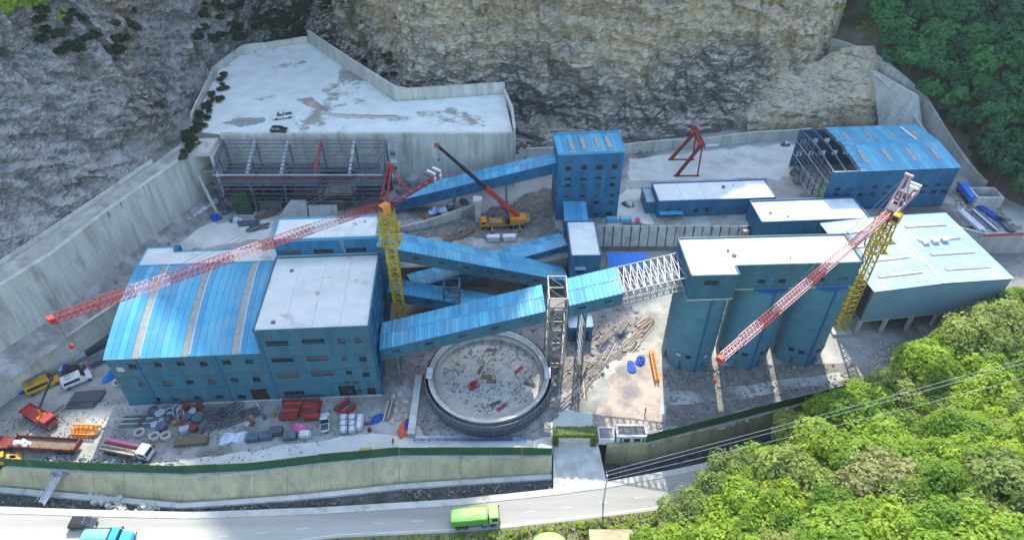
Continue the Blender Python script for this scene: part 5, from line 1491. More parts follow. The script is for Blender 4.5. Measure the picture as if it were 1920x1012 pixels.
MB().obox(tops[1] + Vector((.6, -.5, -.5)), (4.2, .2, 0), (0, 1, 0), (0, 0, .25)).build('hoist_beam', 'steel_white', ga)

# ---------------------------------------------------------- steel frame under construction, in front of the pad wall
sf = thing('unfinished_hall', 'unfinished grey steel hall frame with purlins in front of the high pad wall', 'steel frame', (-56, 150, 15))
Yb, Yf = 156.6, 146.2
zb_, zf_ = 30.2, 26.6
fx = [-74.5, -66.2, -57.7, -49.2, -40.6, -32.6]
for i, x in enumerate(fx):
    m_ = 'red' if i == 3 else ('steel_grey' if i in (0, 5) else 'steel_white')
    lattice_piece((x, Yf, zf_), (x, Yb, zb_), .35, .7, 7, .08).build('rafter', m_, sf)
    for y, zt in ((Yf, zf_), (Yb, zb_ - .3)): MB().beam((x, y, 14.9), (x, y, zt), .4, .5).build('column', 'steel_grey', sf)
    for z in (18.5, 22.4): MB().beam((x, Yf, z), (x, Yb, z), .3, .4).build('floor_beam', 'steel_dark', sf)
    MB().beam((x, (Yf + Yb) / 2, 14.9), (x, (Yf + Yb) / 2, lerp(zf_, zb_, .5)), .3).build('column', 'steel_dark', sf)
    if i < 5:
        for z in (18.5, 22.4):
            for f_ in (.25, .5, .75): MB().beam((x, lerp(Yf, Yb, f_), z), (fx[i + 1], lerp(Yf, Yb, f_), z), .22).build('joist', 'steel_dark', sf)
        MB().beam((x, Yb, 16), (fx[i + 1], Yb, 28), .14).build('brace', 'steel_grey', sf)
        MB().beam((x, Yf, zf_ + .4), (fx[i + 1], Yb, zb_ + .4), .1).build('roof_brace', 'steel_grey', sf)
for k in range(9):
    t = (k + .5) / 9
    y, z = lerp(Yf, Yb, t), lerp(zf_, zb_, t) + .5
    MB().beam((fx[0] - .6, y, z), (fx[-1] - (8.2 if k in (3, 5) else 0), y, z), .18).build('purlin', 'steel_grey', sf)
for z, m_ in ((26.5, 'steel_white'), (25.6, 'dark_red'), (24.6, 'steel_grey'), (23.4, 'steel_grey'), (22.3, 'steel_grey'), (20.9, 'steel_dark'), (19.6, 'steel_dark'), (18.4, 'steel_grey')):
    MB().beam((fx[0] - .4, Yf - .3, z), (fx[-1] + .2, Yf - .3, z), .24).build('girt', m_, sf)
for i in range(5):
    if i in (0, 3): MB().beam((fx[i], Yf, 22.4), (fx[i + 1], Yf, 18.6), .14).build('brace', 'dark_red', sf)
for i in range(5):
    for f_ in (.33, .67):
        xx = lerp(fx[i], fx[i + 1], f_)
        MB().beam((xx, Yf - .25, 14.9), (xx, Yf - .25, 26.4), .18).build('mullion', 'steel_dark', sf)
    MB().beam((fx[i], Yf, 14.9), (fx[i + 1], Yf, 18.4), .12).build('brace', 'steel_grey', sf)
for x0, x1 in ((-73, -66.5), (-57.4, -49.5), (-49, -41)): MB().box(x0, x1, 148, 156, 18.75, 18.9).build('deck', 'concrete_dark', sf)
for i in range(5):
    if i != 3: MB().box(fx[i] + .3, fx[i + 1] - .3, 147.0, 156.2, 22.65, 22.8).build('deck', 'steel_dark', sf)
    MB().box(fx[i] + .3, fx[i + 1] - .3, 155.7, 155.9, 15, 22.3).build('sheeting', 'grey_tarp', sf)
for i in range(4): MB().box(-66 + i * 8.3, -60 + i * 8.3, 147.2, 147.5, 14.9, 17.8).build('infill_wall', 'concrete_dark', sf)
gm = thing('green_machine', 'green machine block standing inside the left end of the steel frame', 'machine', (-69.5, 147.5, 15))
MB().frustum((-71, -67, 144.5, 146), 15.4, (-70.5, -67.2, 144.6, 145.9), 21.5).build('body', 'fence_green', gm)
for k in range(5): MB().box(-71.1, -66.9, 144.3, 144.48, 16 + k * 1.1, 16.25 + k * 1.1).build('rib', 'steel_dark', gm)
MB().box(-71.6, -66.2, 143.9, 146.0, 14.9, 15.38).build('base_frame', 'concrete', gm)
hp_ = thing('concrete_hopper', 'wedge-shaped concrete hopper wall in front of the steel frame', 'hopper', (-55, 144, 15))
MB().hexa([(-60.5, 143.2, 14.9), (-52.5, 143.2, 14.9), (-52.5, 145.2, 14.9), (-60.5, 145.2, 14.9), (-56.5, 144.6, 19.5), (-52.5, 144.6, 19.5), (-52.5, 145.2, 19.5), (-56.5, 145.2, 19.5)]).build('hopper_wall', 'concrete', hp_)
MB().hexa([(-52.2, 143.4, 14.9), (-45, 143.4, 14.9), (-45, 145.2, 14.9), (-52.2, 145.2, 14.9), (-52.2, 144.6, 18.0), (-45, 144.6, 18.0), (-45, 145.2, 18.0), (-52.2, 145.2, 18.0)]).build('hopper_wall', 'concrete', hp_)
# scaffold stair with striped net at the right end of the frame
ss = thing('scaffold_stair', 'slim scaffold stair with blue and white net right of the steel frame', 'scaffold', (-30.4, 151, 15))
lattice_tower(ss, (-30.4, 153.4, 15), 1.6, 2.0, 15, 30.4, 2.2, 'steel_white', .06)
for k in range(7): MB().box(-31.15, -29.65, 152.32, 152.37, 15.3 + k * 2.15, 16.4 + k * 2.15).build('net_panel', 'white_tarp' if k % 2 else 'grey_tarp', ss)
# concrete frame at the left end
cp = thing('concrete_pier_block', 'bare concrete pier frame with slanting prop at the left end of the steel hall', 'concrete frame', (-79, 152, 15))
MB().box(-82.5, -76.0, 150.2, 157.4, 29.2, 30.35).build('deck_slab', 'concrete_light', cp)
for x in (-82.3, -76.2): MB().box(x, x + .8, 150.4, 157.4, 14.9, 29.18).build('pier_wall', 'concrete', cp)
for z in (19.5, 24.3): MB().box(-81.48, -76.22, 150.6, 156, z, z + .5).build('floor_slab', 'concrete_dark', cp)
MB().beam((-80.5, 149.9, 23.5), (-76.6, 145.5, 15), .7).build('raking_prop', 'concrete_light', cp)
MB().box(-81.4, -76.3, 156.2, 156.6, 15, 29.1).build('back_wall', 'concrete_dark', cp)
for k in range(14): MB().blob((-81.5 + random.random() * 5, 151 + random.random() * 5, 30.33), .5, .4, .35, 6, 3, .3, k).build('debris_lump', ('dark_red', 'rubble_pale', 'sand_bag')[k % 3], cp)

# curved wall and pillar on the terrace
cw = [P(x, y, 15) for x, y in ((560, 441), (640, 444), (700, 441), (760, 434), (810, 426), (850, 414), (890, 400))]
wall_run('curved_wall', 'low curved concrete wall holding the debris mound left of the truck crane', [(p.x, p.y) for p in cw], 14.9, lambda x, y: 15.3 + 2.6 * sstep(-42, -12, x), 'concrete', .4, 2.5, None)
mound = MB()
mp_ = [(p.x, p.y) for p in cw]
for t in (0, .35, .7, 1):
    for i, (x, y) in enumerate(mp_):
        mound.v.append(Vector((x, lerp(y + .3, 143.5, t), lerp(15.1 + 2.4 * sstep(-42, -12, x), 15.3, t ** 2) + .5 * math.sin(t * 3.1) * abs(noise.noise(Vector((x, t, 0)))))))
for j in range(3):
    for i in range(len(mp_) - 1):
        a = j * len(mp_) + i; mound.f.append([a, a + 1, a + len(mp_) + 1, a + len(mp_)])
structure('earth_mound', mound, 'dark_earth', True)
pl = P(897, 415, 15)
MBp = MB().box(pl.x - .7, pl.x + .7, pl.y - .7, pl.y + .7, 14.9, 21.5); MBp.box(pl.x - 1.1, pl.x + 1.1, pl.y - 1.1, pl.y + 1.1, 21.5, 22.1)
tag(MBp.build('concrete_pillar', 'concrete_light', None, (pl.x, pl.y, 15)), 'square concrete pillar with cap at the right end of the curved wall', 'pillar')

# ================================================================== VEHICLES (built at the origin, x forward)
def wheel_set(root, xs, half, r, w=.28):
    for x in xs:
        for s in (-1, 1):
            y = s * half
            wh = MB().tube((x, y - w / 2, r), (x, y + w / 2, r), r, n=16).build('wheel', 'rubber', root)
            MB().tube((x, y + s * (w / 2 + .002), r), (x, y + s * (w / 2 + .03), r), r * .55, n=10).build('rim', 'steel_grey', wh)
def car(name, label, cat, pos, rz, paint, L=4.6, Wd=1.85, Hh=1.6, pickup=False, van=False, group=None):
    root = thing(name, label, cat, pos, rz, group, local=True)
    h = Wd / 2; x0, x1 = -L / 2, L / 2
    if van:
        MB().side([(x0, .45), (x1 - .1, .4), (x1, .8), (x1 - .15, 1.15), (x1 - 1.1, Hh * .62), (x1 - 1.9, Hh), (x0 + .15, Hh), (x0, Hh - .3)], -h, h).build('body', paint, root, bevel=.12)
        MB().frustum((x0 + .35, x1 - 2.2, -h - .012, h + .012), Hh * .56, (x0 + .4, x1 - 2.25, -h - .012, h + .012), Hh * .84).build('side_windows', 'glass_dark', root)
        ws_ = MB(); ws_.hexa([(x1 - 1.14, -h + .15, Hh * .66), (x1 - 1.08, -h + .15, Hh * .66), (x1 - 1.08, h - .15, Hh * .66), (x1 - 1.14, h - .15, Hh * .66), (x1 - 1.82, -h + .2, Hh * .97), (x1 - 1.76, -h + .2, Hh * .97), (x1 - 1.76, h - .2, Hh * .97), (x1 - 1.82, h - .2, Hh * .97)]); ws_.build('windscreen', 'glass_dark', root)
        for y in (-.5, .5): MB().box(x0 + .9, x0 + 2.1, y * .9 - .15, y * .9 + .15, Hh + .0, Hh + .07).build('roof_rail', 'steel_grey', root)
    else:
        MB().side([(x0 + .05, .35), (x1 - .1, .35), (x1, .55), (x1 - .05, .82), (x1 - 1.1, .98), (x0 + .1, 1.0), (x0, .8)], -h, h).build('body', paint, root, bevel=.12)
        cx0, cx1 = (x0 + .15 if not pickup else -.55), x1 - 1.15
        MB().frustum((cx0, cx1, -h + .06, h - .06), .97, (cx0 + .35, cx1 - .75, -h + .2, h - .2), Hh - .08).build('cabin_glass', 'glass_dark', root)
        MB().frustum((cx0 + .32, cx1 - .72, -h + .18, h - .18), Hh - .075, (cx0 + .45, cx1 - .9, -h + .26, h - .26), Hh).build('roof', paint, root, bevel=.05)
        for xx in (cx0 + .1 + .3, (cx0 + cx1) / 2 - .2, cx1 - .5):
            for s in (-1, 1): MB().beam((xx - .05, s * (h - .055), .98), (xx, s * (h - .19), Hh - .07), .08).build('pillar', paint, root)
        if pickup: MB().box(x0 + .15, -.7, -h + .14, h - .14, 1.005, 1.03).build('load_bed', 'steel_dark', root)
    for s in (-1, 1):
        MB().box(x1 - .12, x1 + .02, s * (h - .35) - .18, s * (h - .35) + .18, .62, .78).build('headlight', 'white_paint', root)
        MB().box(x0 - .02, x0 + .06, s * (h - .22) - .12, s * (h - .22) + .12, .7, .92).build('tail_light', 'red', root)
        MB().box(x1 - 1.55, x1 - 1.4, s * (h + .12) - .1, s * (h + .12) + .1, 1.0, 1.14).build('mirror', paint, root)
    wheel_set(root, (x0 + .85, x1 - .9), h - .1, .34 if not van else .36)
    return root
def truck(name, label, pos, rz, cabm, bedm, L=9.0, Wd=2.5, cabL=2.0, cabH=2.9, bed='tipper', bedH=2.7, loadm=None, bonnet=False, group=None, axles=None):
    root = thing(name, label, 'truck', pos, rz, group, local=True)
    h = Wd / 2; x0, x1 = -L / 2, L / 2
    MB().box(x0 + .1, x1 - .3, -.45, .45, .75, 1.05).build('chassis', 'steel_dark', root)
    if bonnet:
        MB().side([(x1 - 1.9, .6), (x1, .6), (x1 + .05, 1.3), (x1 - .2, 1.75), (x1 - 1.9, 1.95)], -h * .72, h * .72).build('bonnet', cabm, root, bevel=.15)
        c0, c1 = x1 - 1.9 - cabL, x1 - 1.92
    else: c0, c1 = x1 - cabL, x1
    MB().side([(c0, .65), (c1, .65), (c1, 1.7), (c1 - .25, cabH), (c0, cabH)], -h * .96, h * .96).build('cab', cabm, root, bevel=.12)
    MB().hexa([(c1 + .005, -h * .85, 1.75), (c1 + .02, -h * .85, 1.75), (c1 + .02, h * .85, 1.75), (c1 + .005, h * .85, 1.75), (c1 - .2, -h * .8, cabH - .25), (c1 - .18, -h * .8, cabH - .25), (c1 - .18, h * .8, cabH - .25), (c1 - .2, h * .8, cabH - .25)]).build('windscreen', 'glass_dark', root)
    for s in (-1, 1):
        MB().box(c0 + .5, c1 - .35, s * h * .965 - .01, s * h * .965 + .01, 1.75, cabH - .35).build('side_window', 'glass_dark', root)
        MB().box(c1 - .2, c1 + .1, s * (h + .18) - .08, s * (h + .18) + .08, 1.7, 2.3).build('mirror', 'black_paint', root)
        MB().box(x1 - .05, x1 + .04, s * h * .7 - .2, s * h * .7 + .2, .75, .95).build('headlight', 'white_paint', root)
        MB().tube((c0 - .1, s * h * .75 - .28, 1.0), (c0 - 1.2, s * h * .75 - .28, 1.0), .3, n=10).build('fuel_tank', 'steel_grey', root)
    MB().box(x1 - .15, x1 + .1, -h, h, .45, .75).build('bumper', 'steel_dark', root)
    b0, b1 = x0, c0 - .25
    if bed == 'tipper':
        for s in (-1, 1): MB().hexa([(b0, s * h - s * .1, 1.2), (b1, s * h - s * .1, 1.2), (b1, s * h, 1.2), (b0, s * h, 1.2), (b0, s * h - s * .1, bedH), (b1, s * h - s * .1, bedH), (b1, s * h, bedH), (b0, s * h, bedH)]).build('side_board', bedm, root)
        MB().box(b0, b0 + .1, -h + .11, h - .11, 1.2, bedH).build('tailgate', bedm, root)
        MB().box(b1 - .1, b1, -h + .11, h - .11, 1.2, bedH + .25).build('headboard', bedm, root)
        MB().box(b0 + .1, b1 - .1, -h + .1, h - .1, 1.1, 1.25).build('bed_floor', bedm, root)
        k = int((b1 - b0) / .8)
        for i in range(1, k):
            for s in (-1, 1): MB().box(b0 + (b1 - b0) * i / k - .06, b0 + (b1 - b0) * i / k + .06, s * (h + .045) - .04, s * (h + .045) + .04, 1.15, bedH - .05).build('side_rib', bedm, root)
        if loadm:
            g_ = MB(); nx, ny2 = 14, 6
            for i in range(nx + 1):
                for j in range(ny2 + 1):
                    t, u = i / nx, j / ny2
                    g_.v.append(Vector((lerp(b0 - .02, b1 + .02, t), lerp(-h - .03, h + .03, u), bedH - .04 + .42 * math.sin(math.pi * u) * (math.sin(math.pi * t) ** .4) + .06 * math.sin(t * 26) * math.sin(math.pi * u) - (.2 if j in (0, ny2) else 0))))
            for i in range(nx):
                for j in range(ny2): g_.f.append([i * (ny2 + 1) + j, (i + 1) * (ny2 + 1) + j, (i + 1) * (ny2 + 1) + j + 1, i * (ny2 + 1) + j + 1])
            g_.build('tarpaulin', loadm, root, smooth=True)
    else:
        MB().box(b0, b1, -h, h, 1.1, 1.3).build('flat_bed', bedm, root)
        for s in (-1, 1): MB().box(b0, b1, s * h - .05, s * h + .05, 1.302, bedH).build('side_board', bedm, root)
        MB().box(b0 - .05, b0 + .04, -h + .06, h - .06, 1.302, bedH).build('tailgate', bedm, root)
        MB().box(b1 - .06, b1 + .04, -h + .06, h - .06, 1.302, bedH + .5).build('headboard', bedm, root)
    ax = axles or (x0 + 1.0, x0 + 2.3, x1 - 1.2)
    wheel_set(root, ax, h - .18, .52, .32)
    return root
def at(px, py, z=None):
    return PG(px, py) if z is None else P(px, py, z)
def hd(p, q, z=8): return heading(P(*p, z), P(*q, z))
truck('tipper_truck', 'lime green tipper truck with covered load on the front road', P(892, 977, RZ + .01), hd((850, 972), (930, 965), 0), 'lime_paint', 'lime_dark', 8.6, 2.7, 1.9, 3.0, 'tipper', 2.9, 'lime_paint', axles=(-3.2, -1.9, 1.5, 3.1))
car('suv', 'black SUV on the front road at lower left', 'car', P(159, 984, RZ + .01), hd((135, 984), (184, 984), 0), 'black_paint', 4.8, 2.0, 1.75)
truck('covered_truck', 'bonneted cyan truck with mint green tarpaulin at the bottom left of the road', P(208, 1014, RZ + .01), hd((165, 1012), (245, 1010), 0), 'cyan_paint', 'grey_tarp', 8.4, 2.5, 1.5, 2.7, 'tipper', 2.4, 'mint_tarp', bonnet=True)
yb = car('yellow_bus', 'yellow school-type minibus by the lower left wall', 'bus', at(84, 725), hd((58, 736), (112, 712)), 'yellow', 6.4, 2.2, 2.5, van=True)
car('minibus', 'white minibus parked right of the yellow bus', 'van', at(148, 716), hd((125, 724), (170, 705)), 'white_paint', 5.6, 2.1, 2.4, van=True)
car('parked_car', 'dark green car parked behind the white minibus', 'car', at(143, 697), hd((125, 703), (165, 690)), 'black_paint', 4.4, 1.8, 1.5)
car('pickup', 'grey pickup truck standing on the upper concrete pad', 'car', P(531, 221, 31.02), hd((550, 218), (514, 223), 31), 'white_paint', 5.2, 1.9, 1.7, pickup=True)
car('pad_car', 'dark car at the front edge of the upper concrete pad', 'car', P(524, 247, 31.02), hd((505, 246), (540, 247), 31), 'black_paint', 4.4, 1.8, 1.5)
car('small_truck', 'small white and red pickup in front of the dark red steel stacks', 'car', at(610, 795), hd((610, 775), (610, 802)) + math.pi, 'white_paint', 4.6, 1.8, 1.9, pickup=True)
ct = truck('crane_truck', 'red truck with dark loader boom and outriggers in the sunlit lower left yard', at(78, 787), hd((50, 765), (112, 800)), 'red', 'red', 8.4, 2.5, 1.8, 2.7, 'flat', 1.7)
MB().box(1.0, 1.8, -.9, .9, 1.3, 2.2).build('crane_base', 'orange', ct)
MB().beam((1.4, 0, 2.2), (1.4, .2, 4.0), .35).build('crane_column', 'orange', ct)
MB().beam((1.4, .2, 3.9), (-.5, 6.2, 7.0), .32).build('crane_boom', 'black_paint', ct)
MB().beam((-.5, 6.2, 7.0), (-1.2, 8.6, 5.6), .24).build('crane_boom', 'steel_dark', ct)
MB().beam((1.4, -4.2, .8), (1.4, 4.2, .8), .2).build('outrigger', 'steel_dark', ct)
tt_ = truck('trailer_truck', 'red tractor with long brown stake trailer behind the green fence at left', at(8, 836), hd((60, 838), (0, 836)), 'red', 'dark_red', 5.6, 2.5, 2.2, 2.8, 'flat', 1.35)
tr2 = thing('stake_trailer', 'long brown flatbed trailer with stakes, coupled to the red tractor', 'trailer', at(92, 840), hd((25, 838), (157, 846)), local=True)
MB().box(-6.6, 6.6, -1.3, 1.3, 1.05, 1.3).build('deck', 'timber', tr2)
for s in (-1, 1):
    MB().box(-6.6, 6.6, s * 1.3 - .06, s * 1.3 + .06, 1.302, 1.95).build('side_board', 'dark_red', tr2)
    for i in range(7): MB().beam((-6.2 + i * 2.05, s * 1.4, 1.0), (-6.2 + i * 2.05, s * 1.4, 2.4), .12).build('stake', 'dark_red', tr2)
MB().box(6.3, 6.6, -1.2, 1.2, 1.302, 2.2).build('end_board', 'dark_red', tr2)
for k in range(3): MB().blob((-5.6 + k * .9, -.3 + .3 * (k % 2), 1.3), .8, .7, .7, 8, 4, .25, k).build('load_bag', 'white_tarp', tr2)
wheel_set(tr2, (2.6, 3.9, 5.2), 1.05, .5, .3)
ld_ = thing('wheel_loader', 'small yellow wheel loader at the far left behind the green fence', 'loader', at(12, 868), .5, local=True)
MB().side([(-1.8, .7), (1.0, .7), (1.0, 1.5), (-.4, 1.6), (-1.8, 1.5)], -.8, .8).build('body', 'yellow', ld_, bevel=.1)
MB().frustum((-.7, .6, -.65, .65), 1.6, (-.55, .4, -.55, .55), 2.6).build('cab', 'glass_dark', ld_); MB().box(-.7, .6, -.68, .68, 2.6, 2.72).build('cab_roof', 'yellow', ld_)
MB().side([(1.9, .15), (2.7, .1), (2.75, .25), (2.1, .9), (1.9, .9)], -1.1, 1.1).build('bucket', 'yellow', ld_)
for s in (-.5, .5): MB().beam((.9, s, 1.4), (2.1, s, .6), .18).build('lift_arm', 'yellow', ld_)
wheel_set(ld_, (-1.1, 1.0), .85, .6, .4)
sb = truck('loaded_truck', 'grey-cabbed truck loaded with pink and timber beams in the front left yard', at(243, 850), hd((195, 838), (295, 858)), 'white_tarp', 'timber', 10.0, 2.4, 2.1, 2.8, 'flat', 1.4)
for k in range(5): MB().beam((-4.9, -1.0 + k * .42, 1.6 + .05 * (k % 2)), (2.4, -1.0 + k * .42, 1.65), .3, .35).build('load_beam', ('sand_bag', 'timber', 'sand_bag', 'dark_red', 'pink')[k], sb)
MB().beam((-5.2, .9, 2.05), (2.3, .8, 2.05), .5, .3).build('load_beam', 'pink', sb)
truck('blue_truck', 'bright blue covered truck right of the workshop under the hillside', P(1810, 370, 15.02), hd((1820, 378), (1800, 352), 15), 'bright_blue', 'bright_blue', 7.4, 2.5, 1.7, 2.6, 'tipper', 2.6, 'bright_blue')
# ================================================================== YARD CLUTTER
def pile(name, label, cat, pos, parts, rz=0.0, group=None):
    return thing(name, label, cat, pos, rz, group, local=True)
def beams_stack(name, label, pos, rz, L, n, rows, m, w=.3, gap=.06, cat='steel stack', jit=.25):
    r = pile(name, label, cat, pos, None, rz)
    for k in range(rows):
        for i in range(n):
            y = (i - (n - 1) / 2) * (w + gap); dx = random.uniform(-jit, jit)
            MB().box(-L / 2 + dx, L / 2 + dx, y - w / 2, y + w / 2, .08 + k * (w * .7 + .02), .08 + k * (w * .7 + .02) + w * .7).build('beam', m if isinstance(m, str) else m[(i + k) % len(m)], r)
    return r
def crate(label, pos, rz, sx, sy, sz, m, group):
    r = thing('crate', label, 'crate', pos, rz, group, local=True)
    MB().box(-sx / 2, sx / 2, -sy / 2, sy / 2, .12, sz).build('box', m, r, bevel=.04)
    for y in (-sy / 2 + .1, 0, sy / 2 - .1): MB().box(-sx / 2 + .02, sx / 2 - .02, y - .06, y + .06, 0, .115).build('skid', 'timber', r)
    for x in (-sx / 2 + .15, sx / 2 - .15): MB().box(x - .05, x + .05, -sy / 2 - .02, sy / 2 + .02, .13, sz + .015).build('strap', 'steel_grey', r)
    return r
def heap(name, label, cat, pos, rx, ry, rz_, m, seed=0, lumps=5, group=None):
    rnd = random.Random(seed)
    r = thing(name, label, cat, pos, rnd.random() * 3, group, local=True)
    for k in range(lumps):
        a = rnd.random() * 6.28; d = rnd.random() * .55
        me_ = m if isinstance(m, str) else m[k % len(m)]
        MB().blob((rx * d * math.cos(a), ry * d * math.sin(a), -.02), rx * (.45 + .3 * rnd.random()), ry * (.45 + .3 * rnd.random()), rz_ * (.5 + .6 * rnd.random()), 12, 6, .16, seed * 10 + k).build('tarp_fold' if 'tarp' in name else 'lump', me_, r)
    return r
def ring(label, pos, r0, m, group):
    o = MB().lathe([(r0, 0), (r0 * 1.03, r0 * .35), (r0, r0 * .7), (r0 * .62, r0 * .7), (r0 * .55, r0 * .35), (r0 * .62, 0)], 22, (0, 0, 0), True).build('pipe_ring', m, None, (0, 0, 0))
    o.location = pos; o.rotation_euler = (random.uniform(-.1, .1), random.uniform(-.1, .1), 0)
    return tag(o, label, 'ring', group)
def drum(label, pos, r, h, m, group, lying=None):
    t = thing('cable_drum', label, 'drum', pos, lying or 0, group, local=True)
    if lying is None:
        MB().lathe([(.01, 0), (r, 0), (r, .08), (r * .8, .1), (r * .8, h - .1), (r, h - .08), (r, h), (.01, h)], 18).build('spool', m, t)
    else:
        for x in (-h / 2, h / 2): MB().tube((x - .05, 0, r), (x + .05, 0, r), r, n=16).build('flange', m, t)
        MB().tube((-h / 2, 0, r), (h / 2, 0, r), r * .72, n=14).build('spool', 'steel_dark', t)
    return t
# sheet stacks along the lower left wall
for k, (px, py, qx, qy, lab, mm) in enumerate(((152, 640, 205, 612, 'dark ribbed sheet stack nearest the arched building, against the lower left wall', 'grey_tarp'), (160, 656, 212, 628, 'second dark ribbed sheet stack in front of the first', 'steel_dark'), (100, 682, 160, 655, 'pale ribbed sheet stack against the lower left wall', 'white_tarp'), (165, 678, 205, 662, 'grey ribbed sheet stack beside the building corner', 'steel_grey'))):
    a, b = at(px, py + 8), at(qx, qy + 8)
    r = thing('sheet_stack', lab, 'stack', a.lerp(b, .5), heading(a, b), 'sheet stacks by the lower left wall', local=True)
    L_ = (b - a).length
    for j in range(4): MB().box(-L_ / 2, L_ / 2, -1.1 + j * .02, 1.1 - j * .03, .1 + j * .3, .34 + j * .3).build('sheet', mm, r)
    n = int(L_ / .7)
    for i in range(n): MB().box(-L_ / 2 + (i + .3) * L_ / n, -L_ / 2 + (i + .3) * L_ / n + .22, -1.05, 1.05, 1.26, 1.36).build('rib', 'steel_white' if 'pale' in lab else 'steel_grey', r)
for k, (px, py, lab, m) in enumerate(((62, 712, 'blue tarpaulin heap left of the yellow bus', 'blue_tarp'), (48, 728, 'second blue tarpaulin heap at the left edge of the yard', 'blue_tarp'), (118, 695, 'blue and white tarpaulin bundle behind the yellow bus', ('blue_tarp', 'white_tarp')), (160, 690, 'pink and white bundle behind the parked vehicles', ('pink', 'white_tarp')), (208, 704, 'bright blue drum heap beside the mill corner', 'bright_blue'), (705, 787, 'rounded bright blue tarpaulin heap on the pale yard', 'blue_tarp'), (1202, 676, 'small blue tarpaulin at the top of the tan clearing', 'blue_tarp'), (1184, 690, 'flat blue tarpaulin in the tan clearing', 'blue_tarp'), (758, 806, 'orange tarpaulin heap in front of the tank pit', 'orange_red'), (768, 798, 'small blue tarpaulin lying against the orange heap', 'blue_tarp'), (425, 822, 'white tarpaulin over materials, left of the grey crates', 'white_tarp'), (452, 820, 'second white tarpaulin heap by the front lane', 'white_tarp'), (565, 806, 'pink tarpaulin beside a white crate on the front lane', 'pink'))):
    fx_, fy_, fz_ = (2.2, 1.3, 1.0)
    if 'orange tarp' in lab: fx_, fy_, fz_ = 1.2, 2.6, 1.3
    if 'flat' in lab: fz_ = .4
    h_ = heap('tarp_heap', lab, 'tarpaulin', at(px, py), fx_, fy_, fz_, m, k + 3, 5)
    if 'orange tarp' in lab: h_.rotation_euler = (0, 0, 0.1)
# rings
for k, (px, py) in enumerate(((221, 720), (263, 813), (291, 820), (312, 819), (181, 809))):
    ring('pale concrete pipe ring lying in the front left yard', at(px, py), 1.05 if k else .9, 'rubble_pale', 'concrete pipe rings in the yard')
# drums
rnd = random.Random(5)
for k, (px, py) in enumerate(((292, 775), (303, 779), (313, 772), (322, 778), (298, 790), (308, 793), (318, 790), (292, 800), (305, 803), (342, 780), (352, 786), (364, 776), (358, 797), (347, 806), (372, 788), (336, 772))):
    drum('grey cable drum in the cluster in front of the mill building', at(px, py), rnd.uniform(.7, 1.05), rnd.uniform(.8, 1.2), ('steel_grey', 'steel_white')[k % 2], 'cable drums before the mill', None if k % 3 else rnd.random() * 3)
for k, (px, py) in enumerate(((350, 765), (365, 805), (345, 798), (375, 765))):
    drum('dark red drum among the grey cable drums', at(px, py), .8, 1.1, 'dark_red', 'dark red drums before the mill', None)
# orange frames
for k, (px, py) in enumerate(((165, 806), (160, 815))):
    r = thing('crane_section', ('long orange lattice crane section lying in the sunlit left yard', 'shorter orange lattice crane section in front of the longer one')[k], 'lattice section', at(px, py), hd((140, 806), (195, 808)), local=True)
    lattice_piece((-2.9 + k * .8, 0, .5), (2.9 - k * .4, 0, .5), 1.1, .9, 6, .1).build('lattice', 'orange', r)
    for x in (-2.4 + k * .8, 2.4 - k * .4): MB().box(x - .1, x + .1, -.8, .8, 0, .06).build('skid', 'timber', r)
# steel and timber stacks
beams_stack('steel_stack', 'left stack of dark red steel box sections in front of the mill door', at(549, 772), hd((530, 772), (570, 770)), 3.6, 5, 3, ('dark_red', 'red'), .75, .12, jit=.5)
beams_stack('steel_stack', 'right stack of dark red steel box sections in front of the mill door', at(586, 772), hd((570, 772), (600, 770)), 3.2, 6, 3, ('dark_red', 'dark_red', 'red'), .7, .1, jit=.4)
beams_stack('steel_stack', 'jumbled dark red steel pieces above the white crates', at(648, 766), .8, 3.4, 4, 2, ('dark_red', 'red', 'rubble_dark'), .5, .3, jit=.9)
beams_stack('timber_stack', 'long brown timber stack beside the white tarpaulins', at(360, 828), hd((330, 830), (390, 826)), 6.2, 6, 3, 'timber', .3, .03, 'timber stack')
beams_stack('steel_stack', 'dark steel bar stack below the white minibus', at(165, 745), hd((140, 748), (195, 744)), 6, 9, 3, ('steel_dark', 'steel_grey'), .22, .1)
beams_stack('steel_stack', 'second dark steel bar stack nearer the building corner', at(155, 757), hd((130, 760), (190, 757)), 5.5, 7, 2, 'steel_dark', .22, .12)
beams_stack('steel_stack', 'thin steel channels lying before the mill corner', at(260, 790), hd((235, 792), (300, 790)), 6.5, 5, 1, ('steel_grey', 'rubble_pale'), .3, .3)
for k, (px, py, ang) in enumerate(((405, 775, .2), (430, 770, .9), (415, 788, 1.5), (445, 785, .5), (398, 795, 1.1), (470, 775, .3))):
    beams_stack('scrap_heap', ('dark tangled steel scrap nearest the grey drums', 'steel scrap heap below the row of ground-floor windows', 'dark scrap steel lying across the yard middle', 'low scrap steel heap left of the red stacks', 'scattered dark bars beside the timber stack', 'thin pale bars at the mill plinth')[k], at(px, py), ang, 3.6, 7, 3, ('steel_dark', 'steel_grey', 'rubble_dark'), .2, .16, 'scrap', 1.0)
for k, (px, py, m, lab) in enumerate(((475, 823, 'grey_tarp', 'blue-grey covered crate at the left of the front lane row'), (500, 820, 'grey_tarp', 'second blue-grey covered crate in the front lane row'), (520, 812, 'steel_dark', 'dark crate stack at the front lane'), (545, 820, 'steel_grey', 'small dark pallet left of the pink tarpaulin'))):
    crate(lab, at(px, py), .1, 2.4, 1.6, 1.1 + .3 * (k == 2), m, 'covered crates along the front lane')
rc = random.Random(77)
